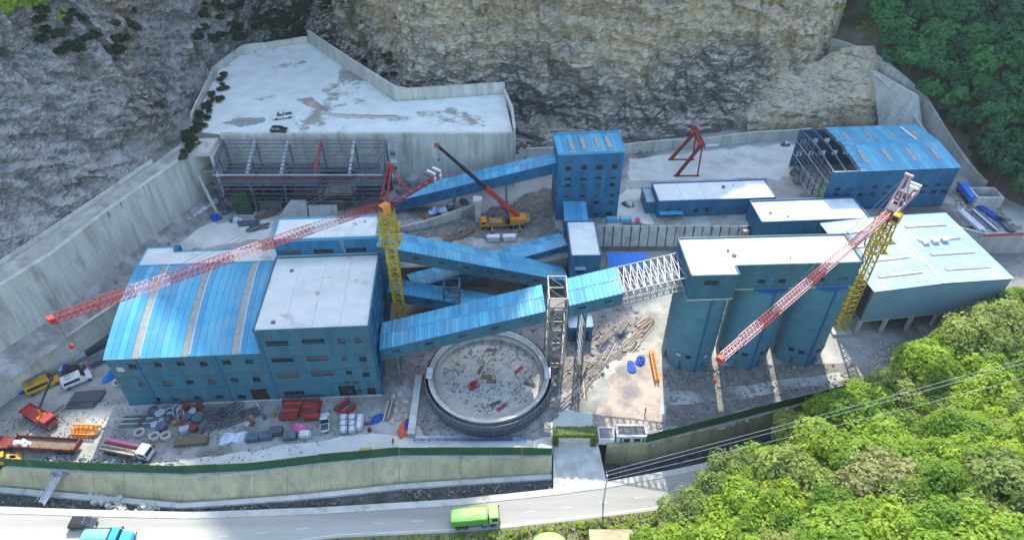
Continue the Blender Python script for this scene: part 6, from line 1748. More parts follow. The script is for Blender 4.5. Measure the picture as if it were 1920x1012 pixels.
for k in range(46):                                    # loose odds and ends across the storage yard
    px, py = rc.uniform(240, 700), rc.uniform(752, 800) + rc.uniform(0, 16)
    if 525 < px < 690 and 755 < py < 812: continue
    p = at(px, py); kind = k % 4
    t = thing('loose_part', 'small loose machine part among the clutter in front of the mill', 'part', p, rc.random() * 6.28, 'loose parts in the storage yard', local=True)
    mm = rc.choice(('steel_dark', 'steel_grey', 'rubble_pale', 'dark_red', 'grey_tarp', 'rust_yellow', 'steel_white'))
    if kind == 0: MB().tube((-rc.uniform(.5, 1.4), 0, .25), (rc.uniform(.5, 1.4), 0, .25), .25, n=10).build('pipe', mm, t)
    elif kind == 1: MB().box(-.5, .5, -.4, .4, 0, rc.uniform(.3, .9)).build('casing', mm, t, bevel=.06); MB().tube((.5, 0, .3), (.9, 0, .3), .12, n=8).build('shaft', 'steel_dark', t)
    elif kind == 2: MB().lathe([(.02, 0), (.45, 0), (.45, .12), (.2, .16), (.2, .7), (.3, .74), (.3, .85), (.02, .86)], 12).build('flange', mm, t)
    else:
        for j in range(4): MB().beam((-1.1, j * .16 - .3, .06), (1.1, j * .16 - .2 + rc.uniform(-.1, .3), .1), .1).build('bar', mm, t)
for k in range(30):                                    # litter by the fence at far left
    px = rc.uniform(20, 330); py = lerp(868, 880, px / 330) - rc.uniform(2, 14); p = at(px, py)
    heap('bag_heap', 'small white and dark bag heap along the green fence at far left', 'bag', p, .7, .5, .5, rc.choice((('white_tarp', 'rubble_dark'), ('rubble_pale', 'steel_dark'), ('grey_tarp', 'white_tarp'))), 400 + k, 3, 'bags along the fence at far left')
i = 0
for r_ in range(3):
    for c_ in range(2):
        crate('white machinery crate in the two-by-three group before the mill', at(645 + c_ * 16, 786 + r_ * 11), .05, 1.35, 1.15, 1.1, 'white_paint', 'white machinery crates'); i += 1
crate('tall white crate at the right of the white crate group', at(676, 796), .05, 1.2, 3.2, 1.5, 'white_paint', None)
crate('white crate in front of the pink tarpaulin', at(573, 818), .05, 2.2, 1.3, 1.2, 'white_paint', None)
gen = crate('yellow generator box with dark slots standing by the green fence', at(686, 850), .08, 2.2, 1.1, 1.2, 'yellow', None)
crate('small white box beside the yellow generator', at(709, 849), .08, 1.4, .9, .9, 'white_tarp', None)
# sandbags and timber left of the tank
for k, (px, py) in enumerate(((738, 745), (750, 738), (745, 757), (760, 752), (742, 770), (757, 768), (764, 782), (748, 784), (735, 790))):
    heap('material_heap', 'tan bagged material heap between mill and tank pit', 'material', at(px, py), 1.0, .8, .7, ('sand_bag', 'rubble_pale'), 40 + k, 4, 'tan bagged materials left of the tank')
beams_stack('timber_stack', 'pale timber baulks beside the tan bags, left of the tank pit', at(730, 770), 1.5, 5, 4, 2, ('sand_bag', 'timber'), .3, .1, 'timber stack')
for k, (x, y, a) in enumerate(((8, 92.5, .9), (12, 90, .85), (15, 94, .95), (10.5, 97, 1.0), (17, 97.5, .8), (20, 101, .9), (6.8, 89.5, .8))):
    beams_stack('timber_stack', 'long bars and planks lying on the rubble right of the round tank', (x, y, yz(x, y)), a, 6.5, 4, 1, ('timber', 'steel_dark', 'rubble_grey'), .16, .5, 'planks', 1.4)['group'] = 'planks on the rubble right of the tank'
rk = random.Random(31)
for k in range(26):                                    # scaffold tubes, boards and frames strewn right of the tank
    px, py = rk.uniform(1040, 1215), rk.uniform(590, 740)
    if px > 1130 and py > 690: continue
    p = PG(px, py)
    if (p.x - 9) ** 2 / 9 + (p.y - 100.5) ** 2 / 20 < 1 or (p.x - TC.x) ** 2 + (p.y - TC.y) ** 2 < 15 ** 2: continue
    o = beams_stack('scaffold_bundle', 'loose bundle of scaffold tubes and boards on the rubble between tank and silos', p, rk.choice((.75, .85, .95, 2.3, 1.6)) + rk.uniform(-.15, .15), rk.uniform(2.5, 6.5), rk.randint(3, 6), rk.randint(1, 2), rk.choice((('steel_dark', 'steel_grey'), ('timber', 'rubble_pale'), ('steel_grey', 'rust_yellow'), ('sand_bag', 'timber'))), rk.uniform(.1, .2), rk.uniform(.08, .4), 'scaffold bundle', .9)
    o['group'] = 'scaffold bundles between tank and silos'
for k, (px, py) in enumerate(((1135, 640), (1165, 622), (1090, 700))):
    p = PG(px, py)
    r = thing('scaffold_rack', ('grey scaffold rack farthest from the gate, between tank and silos', 'grey scaffold rack nearest the bare truss', 'grey scaffold rack nearest the round tank')[k], 'scaffold', p, .8 + k * .2, local=True)
    lattice_piece((-2.2, 0, .9), (2.2, 0, .9), 1.3, 1.7, 5, .05, lace=.035).build('lattice', 'steel_grey', r)
    for j in range(3): MB().box(-2.1, 2.1, -.5 + j * .36, -.25 + j * .36, 1.76, 1.82).build('board', 'timber', r)
op = PG(1226, 690)
r = thing('orange_jib', 'long orange steel lattice lying beside the left silo', 'lattice section', op, hd((1220, 655), (1233, 720)), local=True)
lattice_piece((-4.2, 0, .6), (4.2, 0, .6), .8, .9, 9, .1).build('lattice', 'orange', r)
for x in (-3.5, 0, 3.5): MB().box(x - .1, x + .1, -.6, .6, 0, .1).build('skid', 'timber', r)
# red centre stirrups in the tank, planks
for k in range(6):
    a = random.random() * 6.28; d = random.uniform(2, 9)
    o = beams_stack('plank_pile', 'small bundle of planks lying on the tank floor', (TC.x + d * math.cos(a), TC.y + d * math.sin(a), 9.72), a * 2, 2.4, 3, 1, ('timber', 'steel_dark', 'red')[k % 3], .16, .1, 'planks'); o['group'] = 'plank bundles inside the round tank'
beams_stack('steel_stack', 'small red steel bundle lying on the tank floor', (TC.x - 3.2, TC.y - 1.6, 9.72), .6, 1.8, 5, 2, 'red', .2, .2, jit=.6)
# terrace clutter
rnd = random.Random(8)
for k in range(9):
    px, py = lerp(322, 405, k / 8), lerp(438, 384, k / 8)
    p = P(px, py, 15.05)
    r = thing('bag_pallet', 'white wrapped pallet in the row along the foot of the high left wall', 'pallet', p, .9, 'white wrapped pallets by the high wall', local=True)
    MB().box(-.9, .9, -.8, .8, 0, .14).build('pallet', 'timber', r)
    MB().box(-.85, .85, -.75, .75, .142, 1.35 + .2 * rnd.random()).build('wrapped_load', 'white_tarp', r, bevel=.2)
    MB().box(-.5, .5, -.79, -.76, .3, .8).build('printed_side', 'blue_tarp' if k % 2 else 'white_paint', r)
for k, (px, py, m, lab) in enumerate(((405, 410, 'blue_tarp', 'blue tarpaulin heap below the concrete pier frame'), (425, 398, 'grey_tarp', 'grey-blue covered heap below the steel frame'), (445, 412, ('grey_tarp', 'white_tarp'), 'grey and white heap in front of the steel frame'), (812, 398, ('white_tarp', 'bright_blue'), 'white and blue bags on the debris mound, left group'), (832, 396, ('white_tarp', 'sand_bag'), 'white and yellowish bags on the debris mound, middle group'), (845, 385, ('white_tarp', 'rubble_dark'), 'upright white bundle at the back of the debris mound'), (800, 408, ('rubble_dark', 'timber'), 'dark rubble heap on the debris mound'), (870, 380, ('rubble_dark', 'grey_tarp'), 'dark heap beside the square pillar'), (1180, 385, ('steel_grey', 'white_tarp'), 'tangled grey hoses and bundles between tower and long shed'), (1475, 272, ('grey_tarp', 'white_tarp'), 'grey bundle on the terrace lane below the rock bench'), (1490, 325, ('rubble_dark', 'timber'), 'dark rubbish heap beside the open workshop frame'), (1495, 340, 'rubble_dark', 'second dark rubbish heap beside the open workshop frame'))):
    z = 15.03 + (1.2 if 790 < px < 880 else 0)
    heap('tarp_heap' if 'tarp' in lab else 'material_heap', lab, 'material', P(px, py, z), 1.9, 1.3, 1.3, m, 70 + k, 6)
for k, (px, py, m) in enumerate(((465, 420, 'steel_grey'), (485, 428, 'steel_dark'), (500, 405, 'timber'), (870, 440, 'timber'), (848, 446, 'timber'))):
    beams_stack('steel_stack' if k < 3 else 'timber_stack', ('grey steel sections lying left of the mill penthouse', 'dark steel sections nearest the penthouse', 'brown timber behind the penthouse', 'timber planks below the truck crane', 'second bunch of planks left of the truck crane planks')[k], P(px, py, 15.03), .15 + .2 * k, 5, 4, 2, m, .35, .15, jit=.6)
for k, (px, py) in enumerate(((925, 451), (955, 450))):
    crate(('white container crate behind the crossing galleries, left one', 'white container crate behind the crossing galleries, right one')[k], P(px, py, 15.03), .05, 3.4, 1.4, 1.5, 'white_paint', None)
for k, (px, py) in enumerate(((1146, 415), (1172, 415))):
    crate(('blue equipment box in front of the head tower, left one', 'blue equipment box in front of the head tower, right one')[k], P(px, py, 15.03), .02, 3.0, 1.4, 1.2, 'roof_blue', None)
tag(MB().lathe([(.01, 0), (.55, 0), (.6, .6), (.5, 1.1), (.01, 1.15)], 14).build('pink_barrel', 'pink', None, (0, 0, 0)), 'small pink barrel on the pale ground right of the head tower', 'barrel').location = P(1195, 415, 15.03)
# blue and white sheets on the right terrace
for k, (a, b, m, lab) in enumerate((((1800, 398), (1842, 436), 'white_tarp', 'white profiled sheets nearest the pale store roof, right terrace'), ((1822, 396), (1866, 434), 'white_tarp', 'second bundle of white sheets on the right terrace'), ((1832, 388), (1880, 420), 'blue_tarp', 'dark blue sheet bundle on the right terrace'), ((1866, 408), (1896, 436), 'grey_tarp', 'grey-blue sheet bundle at the right end of the terrace'))):
    p, q = P(*a, 15.03), P(*b, 15.03)
    beams_stack('sheet_bundle', lab, p.lerp(q, .5), heading(p, q), (q - p).length, 3, 2, (m, 'grey_tarp') if k % 2 else m, .5, .1, 'sheets', .5)
tag(MB().beam(P(1846, 441, 15.6), P(1919, 438, 15.6), .5, .4).build('red_pipe', 'red', None, P(1880, 440, 15)), 'red pipe lying along the wall edge at the far right', 'pipe')
# gate arch and guard lodge
ga_ = thing('gate_arch', 'yellow-green hedge-clad gate arch at the head of the entrance ramp', 'gate', (12.4, 80.2, 7.3))
for x in (8.4, 15.8): MB().box(x - .45, x + .45, 79.5, 80.7, 6.9, 10.2).build('pillar', 'fence_green', ga_)
MB().box(7.9, 16.3, 79.3, 80.9, 10.2, 11.2).build('lintel', 'hedge_yellow', ga_)
lf = MB(); rnd = random.Random(3)
for k in range(1400):
    if k % 3: c_ = Vector((rnd.uniform(7.8, 16.4), rnd.choice((79.2, 81.0, rnd.uniform(79.2, 81))), rnd.uniform(10.2, 11.3)))
    else: c_ = Vector((rnd.choice((8.4, 15.8)) + rnd.uniform(-.5, .5), 79.45, rnd.uniform(7.2, 10.2)))
    a = Vector((rnd.uniform(-1, 1), rnd.uniform(-1, 1), rnd.uniform(-1, 1))).normalized() * .16; b = a.cross(Vector((rnd.uniform(-1, 1), rnd.uniform(-1, 1), 1))).normalized() * .14
    lf.poly([c_ - a - b, c_ + a - b, c_ + a + b, c_ - a + b])
lf.build('foliage', 'leaf_olive', ga_, fix=False)['kind'] = 'stuff'
gl = thing('guard_lodge', 'flat-topped white-rimmed guard lodge right of the gate arch', 'building', (23.2, 80.9, 7.6))
MB().box(20.3, 26.1, 79.9, 82.6, 7.0, 9.4).build('wall', 'concrete_light', gl)
MB().box(20.6, 25.8, 80.2, 82.3, 9.4, 9.5).build('roof', 'rubble_dark', gl)
for a in ((20.2, 26.2, 79.8, 80.2), (20.2, 26.2, 82.3, 82.7), (20.2, 20.6, 80.2, 82.3), (25.8, 26.2, 80.2, 82.3)): MB().box(a[0], a[1], a[2], a[3], 9.4, 9.8).build('parapet', 'white_paint', gl)
for x in (20.9, 25.2): MB().box(x, x + .35, 79.76, 79.78, 7.6, 9.3).build('pilaster', 'trim_blue', gl)
for x in (21.6, 23.6): MB().box(x, x + 1.2, 79.85, 79.89, 8.0, 9.0).build('window', 'glass_dark', gl)
pw = thing('planter', 'low white-walled rubble-filled enclosure between gate arch and guard lodge', 'enclosure', (18.3, 81.5, 7.4))
for a in ((16.8, 19.9, 80.0, 80.3), (16.8, 19.9, 82.7, 83.0), (16.8, 17.1, 80.3, 82.7), (19.6, 19.9, 80.3, 82.7)): MB().box(a[0], a[1], a[2], a[3], 6.9, 8.6).build('side_wall', 'white_paint', pw)
MB().box(17.1, 19.6, 80.3, 82.7, 6.9, 8.3).build('fill', 'rubble_grey', pw)
# ladder stair from the yard to the road at lower left
sa, sb_ = Vector((P(112, 888, 8).x, 73.0, 8.2)), P(78, 944, RZ + .15)
stt = thing('steel_stair', 'white steel ladder bridge from the front wall down to the road at lower left', 'stair', sb_)
sdv = (sb_ - sa); sw = Vector((sdv.y, -sdv.x, 0)).normalized() * .7
for s in (-1, 1):
    MB().beam(sa + sw * s, sb_ + sw * s, .18, .28).build('stringer', 'steel_white', stt)
    MB().beam(sa + sw * s + Z3 * .9, sb_ + sw * s + Z3 * .9, .07).build('handrail', 'steel_white', stt)
for k in range(16):
    c_ = sa.lerp(sb_, (k + .5) / 16); MB().obox(c_ - sw, sw * 2, sdv.normalized().cross(sw).cross(sw).normalized() * .25, Z3 * .06).build('tread', 'steel_white', stt)
MB().box(sa.x - 1.8, sa.x + 1.5, sa.y - .7, sa.y + .2, 7.9, 8.05).build('landing', 'steel_galv', stt)
# power pole, wires
pb = P(1131, 941, RZ)
pp = thing('utility_pole', 'concrete utility pole at the road edge right of the ramp', 'pole', (pb.x, pb.y, RZ))
pz = HZ((pb.x, pb.y), 890)
MB().tube((pb.x, pb.y, RZ - .2), (pb.x, pb.y, pz), .17, .11, 10).build('shaft', 'concrete_light', pp)
MB().beam((pb.x - .1, pb.y - .9, pz - .5), (pb.x - .1, pb.y + .9, pz - .5), .14).build('cross_arm', 'steel_grey', pp)
for y in (-.8, 0, .8): MB().lathe([(.02, 0), (.09, .05), (.05, .15), (.09, .2), (.02, .3)], 8, (pb.x - .1, pb.y + y, pz - .43)).build('insulator', 'white_paint', pp)
e1, e2, e3 = P(1925, 668, 36), P(1925, 676, 36), P(1925, 702, 33)
for k, (s0, e) in enumerate(((Vector((pb.x, pb.y + .8, pz - .1)), e1), (Vector((pb.x, pb.y, pz - .1)), e2), (Vector((pb.x, pb.y - .8, pz - .1)), e3))):
    mb = MB(); last = None
    e = s0 + (e - s0) * 1.35
    for i in range(25):
        t = i / 24; p = s0.lerp(e, t) - Z3 * (1.2 * math.sin(math.pi * t) * (.6 if k < 2 else .9))
        if last is not None: mb.tube(last, p, .032, n=5, caps=False)
        last = p
    tag(mb.build('power_cable', 'cable', None, s0), ('uppermost pale power cable crossing above the right-hand trees', 'middle pale power cable crossing above the right-hand trees', 'lowest pale power cable crossing above the right-hand trees')[k], 'cable')
# roadside shelter, green canopy, posts in the verge
c_ = P(1150, 1000, RZ + 2.6)
sh_ = thing('roadside_shelter', 'small concrete-roofed roadside shelter at the bottom edge', 'shelter', (c_.x, c_.y, RZ))
MB().box(c_.x - 4.2, c_.x + 4.4, c_.y - 3.2, c_.y + .8, RZ + 2.4, RZ + 2.65).build('roof', 'concrete_green', sh_)
MB().box(c_.x - 4.0, c_.x + 4.2, c_.y + .3, c_.y + .6, RZ, RZ + 2.38).build('back_wall', 'concrete', sh_)
for x in (-3.9, 3.7): MB().box(c_.x + x, c_.x + x + .4, c_.y - 3.1, c_.y + .28, RZ, RZ + 2.38).build('side_wall', 'concrete', sh_)
gc = P(1030, 1013, RZ + 2.2)
g_ = thing('green_canopy', 'bright lime green domed canopy cut off by the bottom edge', 'canopy', (gc.x, gc.y, RZ))
MB().blob((gc.x, gc.y - .3, RZ + 2.0), 3.0, 2.0, .7, 24, 8, .0).build('cover', 'lime_paint', g_, smooth=True)
for sx in (-2.4, 2.4):
    for sy in (-1.3, 1.0): MB().tube((gc.x + sx, gc.y + sy, RZ), (gc.x + sx, gc.y + sy, RZ + 2.1), .05, n=8).build('post', 'steel_grey', g_)
b0 = P(1074, 1005, RZ)
t_ = thing('marker_post', 'thin grey marker post in the grass verge', 'post', b0)
MB().tube(b0, b0 + Z3 * 2.6, .06, n=8).build('shaft', 'steel_grey', t_)
MB().box(b0.x - .25, b0.x + .25, b0.y - .03, b0.y + .03, RZ + 2.1, RZ + 2.6).build('plate', 'white_paint', t_)

# ================================================================== RUBBLE
def rubble(name, label, pix, n, smin, smax, m, zf=None, seed=0):
    rnd = random.Random(seed)
    xs = [p[0] for p in pix]; ys = [p[1] for p in pix]
    mb = MB()
    def inside(x, y):
        r_ = False; j = len(pix) - 1
        for i in range(len(pix)):
            if (pix[i][1] > y) != (pix[j][1] > y) and x < (pix[j][0] - pix[i][0]) * (y - pix[i][1]) / (pix[j][1] - pix[i][1]) + pix[i][0]: r_ = not r_
            j = i
        return r_
    k = 0
    while k < n:
        x, y = rnd.uniform(min(xs), max(xs)), rnd.uniform(min(ys), max(ys))
        if not inside(x, y): continue
        if noise.noise(Vector((x * .03, y * .05, seed))) < rnd.uniform(-.5, .3): 
            k += .2; continue
        k += 1
        p = PG(x, y) if zf is None else P(x, y, zf if not callable(zf) else 15)
        if callable(zf): p.z = zf(p.x, p.y)
        s = smin + (smax - smin) * rnd.random() ** 3
        a = rnd.random() * 6.28; c, s2 = math.cos(a), math.sin(a)
        e = [Vector((c * s * rnd.uniform(.6, 1.3), s2 * s, 0)), Vector((-s2 * s, c * s * rnd.uniform(.6, 1.2), 0)), Vector((rnd.uniform(-.3, .3) * s, rnd.uniform(-.3, .3) * s, s * rnd.uniform(.4, 1.0)))]
        o = p - e[0] / 2 - e[1] / 2 - Z3 * s * .15
        t = rnd.uniform(.4, .9)
        mb.hexa([o, o + e[0], o + e[0] + e[1], o + e[1], o + e[2] + (e[0] + e[1]) * (1 - t) / 2, o + e[2] + e[0] * (1 + t) / 2 + e[1] * (1 - t) / 2, o + e[2] + (e[0] + e[1]) * (1 + t) / 2, o + e[2] + e[1] * (1 + t) / 2 + e[0] * (1 - t) / 2])
    o = mb.build(name, m, None, (0, 0, 0), fix=False)
    return tag(o, label, 'rubble', kind='stuff')
rubble('rubble', 'dark rubble around the round tank and right of it', [(725, 650), (800, 600), (1030, 600), (1150, 560), (1230, 600), (1150, 690), (1040, 790), (990, 815), (790, 815), (770, 720)], 2200, .15, .8, 'rubble_grey', None, 1)
rubble('rubble', 'grey spoil in front of the silos', [(1245, 690), (1600, 680), (1610, 715), (1480, 770), (1220, 835), (1250, 760)], 1700, .15, .7, 'rubble_grey', None, 2)
rubble('rubble', 'small stones and litter across the front left yard', [(0, 740), (240, 750), (700, 742), (700, 800), (560, 850), (340, 880), (0, 868)], 2600, .08, .38, 'rubble_grey', None, 3)
rubble('rubble', 'pale litter along the inside of the green fence at left', [(20, 862), (330, 872), (330, 886), (20, 872)], 420, .2, .7, 'rubble_pale', None, 4)
rubble('rubble', 'stones on the tank floor', [(830, 690), (850, 640), (980, 630), (1010, 690), (990, 750), (915, 780), (840, 740)], 1500, .08, .4, 'rubble_grey', 9.72, 5)
rubble('rubble', 'rock fall along the foot of the central cliff', [(965, 262), (1170, 262), (1240, 255), (1240, 285), (965, 300)], 900, .3, 1.5, 'rubble_dark', 15.0, 6)
rubble('rubble', 'stones strewn over the terrace near the truck crane', [(735, 440), (900, 400), (1000, 360), (1040, 350), (1040, 430), (900, 452)], 900, .15, .7, 'rubble_grey', 15.0, 7)
rubble('rubble', 'debris along the foot of the high left wall', [(0, 645), (120, 572), (210, 500), (330, 440), (410, 352), (416, 372), (330, 455), (210, 530), (0, 690)], 900, .2, .9, 'rubble_dark', 15.2, 8)
rubble('rubble', 'pale boulders in the roadside ditch', [(150, 925), (300, 940), (300, 962), (230, 965)], 120, .4, 1.3, 'rubble_pale', RZ - .55, 9)
rubble('rubble', 'small stones along the roadside ditch', [(0, 925), (345, 950), (760, 915), (1035, 895), (1035, 918), (760, 935), (345, 965), (0, 945)], 700, .15, .6, 'rubble_dark', RZ - .6, 10)
rubble('rubble', 'stones in front of the raised store columns', [(1600, 640), (1760, 640), (1700, 700), (1640, 710)], 500, .15, .6, 'rubble_pale', None, 11)
rubble('rubble', 'loose stone on the right terrace below the hillside', [(1790, 355), (1850, 370), (1915, 430), (1850, 436), (1790, 390)], 600, .2, .9, 'rubble_grey', 15.0, 12)

# ================================================================== PEOPLE
def person(label, pos, rz, shirt, trousers, pose=0):
    r = thing('person', label, 'person', pos, rz, local=True)
    vs_ = [(0, 0, .95), (0, 0, 1.2), (0, 0, 1.42), (0, 0, 1.52), (.02, 0, 1.66), (0, .11, .9), (.06 + .1 * pose, .12, .5), (-.02 + .16 * pose, .12, .09), (.14 + .16 * pose, .13, .04), (0, -.11, .9), (-.02 - .06 * pose, -.12, .5), (-.1 - .12 * pose, -.12, .09), (.04 - .12 * pose, -.13, .04),
           (0, .2, 1.38), (-.03, .27, 1.12), (.08, .27, .88), (.12, .26, .80), (0, -.2, 1.38), (-.02, -.27, 1.12), (.1, -.27, .9), (.15, -.26, .82)]
    es = [(0, 1), (1, 2), (2, 3), (3, 4), (0, 5), (5, 6), (6, 7), (7, 8), (0, 9), (9, 10), (10, 11), (11, 12), (2, 13), (13, 14), (14, 15), (15, 16), (2, 17), (17, 18), (18, 19), (19, 20)]
    rad = [.15, .15, .15, .065, .10, .10, .07, .05, .045, .10, .07, .05, .045, .075, .055, .042, .04, .075, .055, .042, .04]
    me = bpy.data.meshes.new('body'); me.from_pydata([Vector(v) for v in vs_], es, [])
    o = bpy.data.objects.new('body', me); COL.objects.link(o); o.parent = r; WL[o.name] = Vector()
    sk = o.modifiers.new('skin', 'SKIN'); sk.use_smooth_shade = True
    for d, q in zip(me.skin_vertices[0].data, rad): d.radius = (q, q)
    me.skin_vertices[0].data[0].use_root = True
    o.modifiers.new('sub', 'SUBSURF').levels = 1
    m = bpy.data.materials.new('clothes'); m.use_nodes = True; nt = m.node_tree
    tc = nt.nodes.new('ShaderNodeTexCoord'); sp = nt.nodes.new('ShaderNodeSeparateXYZ'); cr = nt.nodes.new('ShaderNodeValToRGB'); dv_ = nt.nodes.new('ShaderNodeMath'); dv_.operation = 'DIVIDE'; dv_.inputs[1].default_value = 1.8
    nt.links.new(tc.outputs['Object'], sp.inputs[0]); nt.links.new(sp.outputs[2], dv_.inputs[0]); nt.links.new(dv_.outputs[0], cr.inputs[0]); nt.links.new(cr.outputs[0], nt.nodes['Principled BSDF'].inputs['Base Color'])
    cr.color_ramp.interpolation = 'CONSTANT'; el = cr.color_ramp.elements
    el[0].position = 0; el[0].color = (.02, .02, .02, 1); el[1].position = .06; el[1].color = (*trousers, 1)
    for ps, c_ in ((.54, shirt), (.82, (.45, .28, .2))):
        e_ = el.new(ps); e_.color = (*c_, 1)
    nt.nodes['Principled BSDF'].inputs['Roughness'].default_value = .8
    me.materials.append(m)
    MB().lathe([(.15, 0), (.13, .07), (.07, .12), (.01, .13)], 12, (.01, 0, 1.68)).build('helmet', 'yellow' if shirt[0] < .3 else 'red', r)
    return r
person('person in dark clothes standing on the gate apron, left of two', PG(1100, 807), 1.2, (.03, .03, .05), (.02, .02, .03), 0)
person('person in dark clothes walking on the gate apron, right of two', PG(1109, 806), 1.8, (.05, .05, .07), (.02, .02, .03), 1)
person('person in red top standing in the tan clearing', PG(1209, 775), .3, (.5, .05, .04), (.03, .03, .05), 1)
person('person in red top on the pale lane beside the orange tarpaulin', PG(738, 832), 2.3, (.5, .08, .06), (.03, .03, .05), 0)
person('person in dark clothes on the upper road at left, nearer the camera', P(206, 408, 30.02), .8, (.04, .03, .05), (.03, .03, .04), 1)
person('person in dark clothes on the upper road at left, farther along', P(230, 390, 30.02), .8, (.08, .03, .06), (.03, .03, .04), 0)
person('person in reddish top on the terrace track left of the arched roof', P(221, 537, 15.05), 1.0, (.3, .08, .06), (.05, .05, .07), 0)
person('person in dark clothes on the terrace track farther left', P(38, 655, 15.05), 1.0, (.1, .08, .07), (.05, .05, .07), 0)

# ================================================================== TREES
def leaf_mesh(name, R_, H_, nclump, nleaf, ls, seed, z0=0.0, flat=1.0):
    rnd = random.Random(seed)
    vs_, fs = [], []
    cl = []
    for k in range(nclump):
        th = rnd.random() * 6.283; ph = math.asin(rnd.uniform(-.25, 1.0)); rr = rnd.uniform(.45, .95)
        cl.append((Vector((R_ * rr * math.cos(ph) * math.cos(th), R_ * rr * math.cos(ph) * math.sin(th), z0 + H_ * .5 + H_ * .5 * rr * math.sin(ph) * flat)), R_ * rnd.uniform(.2, .48)))
    for k in range(nleaf):
        c, cr = cl[rnd.randrange(nclump)]
        d = Vector((rnd.gauss(0, 1), rnd.gauss(0, 1), rnd.gauss(.25, 1))).normalized()
        p = c + d * cr * (rnd.uniform(.7, 1.06)); p.z = c.z + (p.z - c.z) * .8
        nrm = (d * 1.1 + Vector((rnd.gauss(0, .33), rnd.gauss(0, .33), rnd.gauss(.3, .33)))).normalized()
        a = nrm.cross(Vector((rnd.gauss(0, 1), rnd.gauss(0, 1), rnd.gauss(0, 1)))).normalized(); b = nrm.cross(a)
        s = ls * rnd.uniform(.6, 1.35)
        n = len(vs_)
        vs_ += [p - a * s, p - b * s * .62 + nrm * s * .12, p + a * s, p + b * s * .62 + nrm * s * .12]
        fs.append((n, n + 1, n + 2, n + 3))
    me = bpy.data.meshes.new(name); me.from_pydata(vs_, [], fs)
    return me
def trunk_mesh(H_, r, seed):
    rnd = random.Random(seed); mb = MB()
    p = Vector((0, 0, -.6)); q = Vector((rnd.uniform(-.3, .3), rnd.uniform(-.3, .3), H_ * .5))
    mb.tube(p, q, r, r * .6, 8, False); top = Vector((q.x * 1.4, q.y * 1.4, H_ * .85)); mb.tube(q, top, r * .6, r * .2, 7, False)
    for k in range(5):
        a = k * 1.26 + rnd.random(); s = q.lerp(top, rnd.uniform(0, .6)); mb.tube(s, s + Vector((math.cos(a) * H_ * .25, math.sin(a) * H_ * .25, H_ * .2)), r * .35, r * .1, 6, False)
    me = mb.mesh('trunk'); me.materials.append(MATS['bark']); return me
VAR = []
for k, (R_, H_, nc, nl, ls, m) in enumerate(((4.6, 7.5, 34, 6200, .29, 'leaf_bright'), (5.2, 7.0, 42, 6600, .31, 'leaf_bright'), (4.0, 8.2, 30, 5400, .28, 'leaf_bright'), (4.8, 7.0, 36, 5600, .31, 'leaf_olive'), (4.2, 6.4, 30, 5000, .29, 'leaf_olive'), (4.4, 6.0, 34, 5400, .29, 'leaf_pale'))):
    me = leaf_mesh('crown', R_, H_, nc, nl, ls, 100 + k); me.materials.append(MATS[m]); VAR.append((me, trunk_mesh(7, .28, k), R_, H_))
FVAR = []
for k, (R_, H_, nc, nl, ls) in enumerate(((3.8, 6.5, 26, 2600, .42), (4.4, 6.0, 30, 2900, .44), (3.3, 7.2, 24, 2300, .4), (4.0, 5.6, 26, 2500, .46))):
    me = leaf_mesh('crown', R_, H_, nc, nl, ls, 200 + k); me.materials.append(MATS['leaf_deep']); FVAR.append((me, trunk_mesh(6, .24, 10 + k), R_, H_))
SV = []
for k, m in enumerate(('leaf_bright', 'leaf_dark', 'leaf_olive')):
    me = leaf_mesh('foliage', 1.0, 1.3, 10, 700, .13, 300 + k, -.3); me.materials.append(MATS[m]); SV.append(me)
def plant_tree(var, pos, s, rz, label, group, lift):
    t = thing('tree', label, 'tree', pos, rz, group, local=True); t.scale = (s, s, s * random.uniform(.9, 1.1))
    for nm, me, z in (('trunk', var[1], 0), ('crown', var[0], lift)):
        o = bpy.data.objects.new(nm, me); COL.objects.link(o); o.parent = t; o.location = (0, 0, z)
    return t
def pj(p):
    X, Y, Z = p[0], p[1], p[2] - CAMH; d = Y * CT - Z * ST
    return 960 + FPX * X / d, 506 - FPX * (Y * ST + Z * CT) / d
OUT = [(1185, 1030), (1215, 985), (1245, 955), (1290, 915), (1345, 868), (1400, 852), (1462, 805), (1480, 775), (1520, 752), (1600, 732), (1680, 690), (1705, 645), (1750, 615), (1850, 572), (1900, 548), (2100, 540)]
rnd = random.Random(21)
placed = []
def ground_near(x, y):
    if y < ny(x): return hill_h(x, y)
    if y < ey_(x): return RZ - .5
    return 8.3 + max(0, x - 112) * .08
best = None
for i in range(200):                                   # the one pale flowering crown in the grove
    x = 40 + (i % 20) * 1.5; y = 52 + (i // 20) * 2.0; z = hill_h(x, y); q = pj((x, y, z + 11)); e = (q[0] - 1660) ** 2 + (q[1] - 892) ** 2
    if best is None or e < best[0]: best = (e, x, y, z)
plant_tree(VAR[5], best[1:], 1.45, .4, 'big tree with pale yellowish flowering crown in the middle of the lower right grove', None, 2.4)
placed.append((best[1], best[2], 1.6))
tries = 0
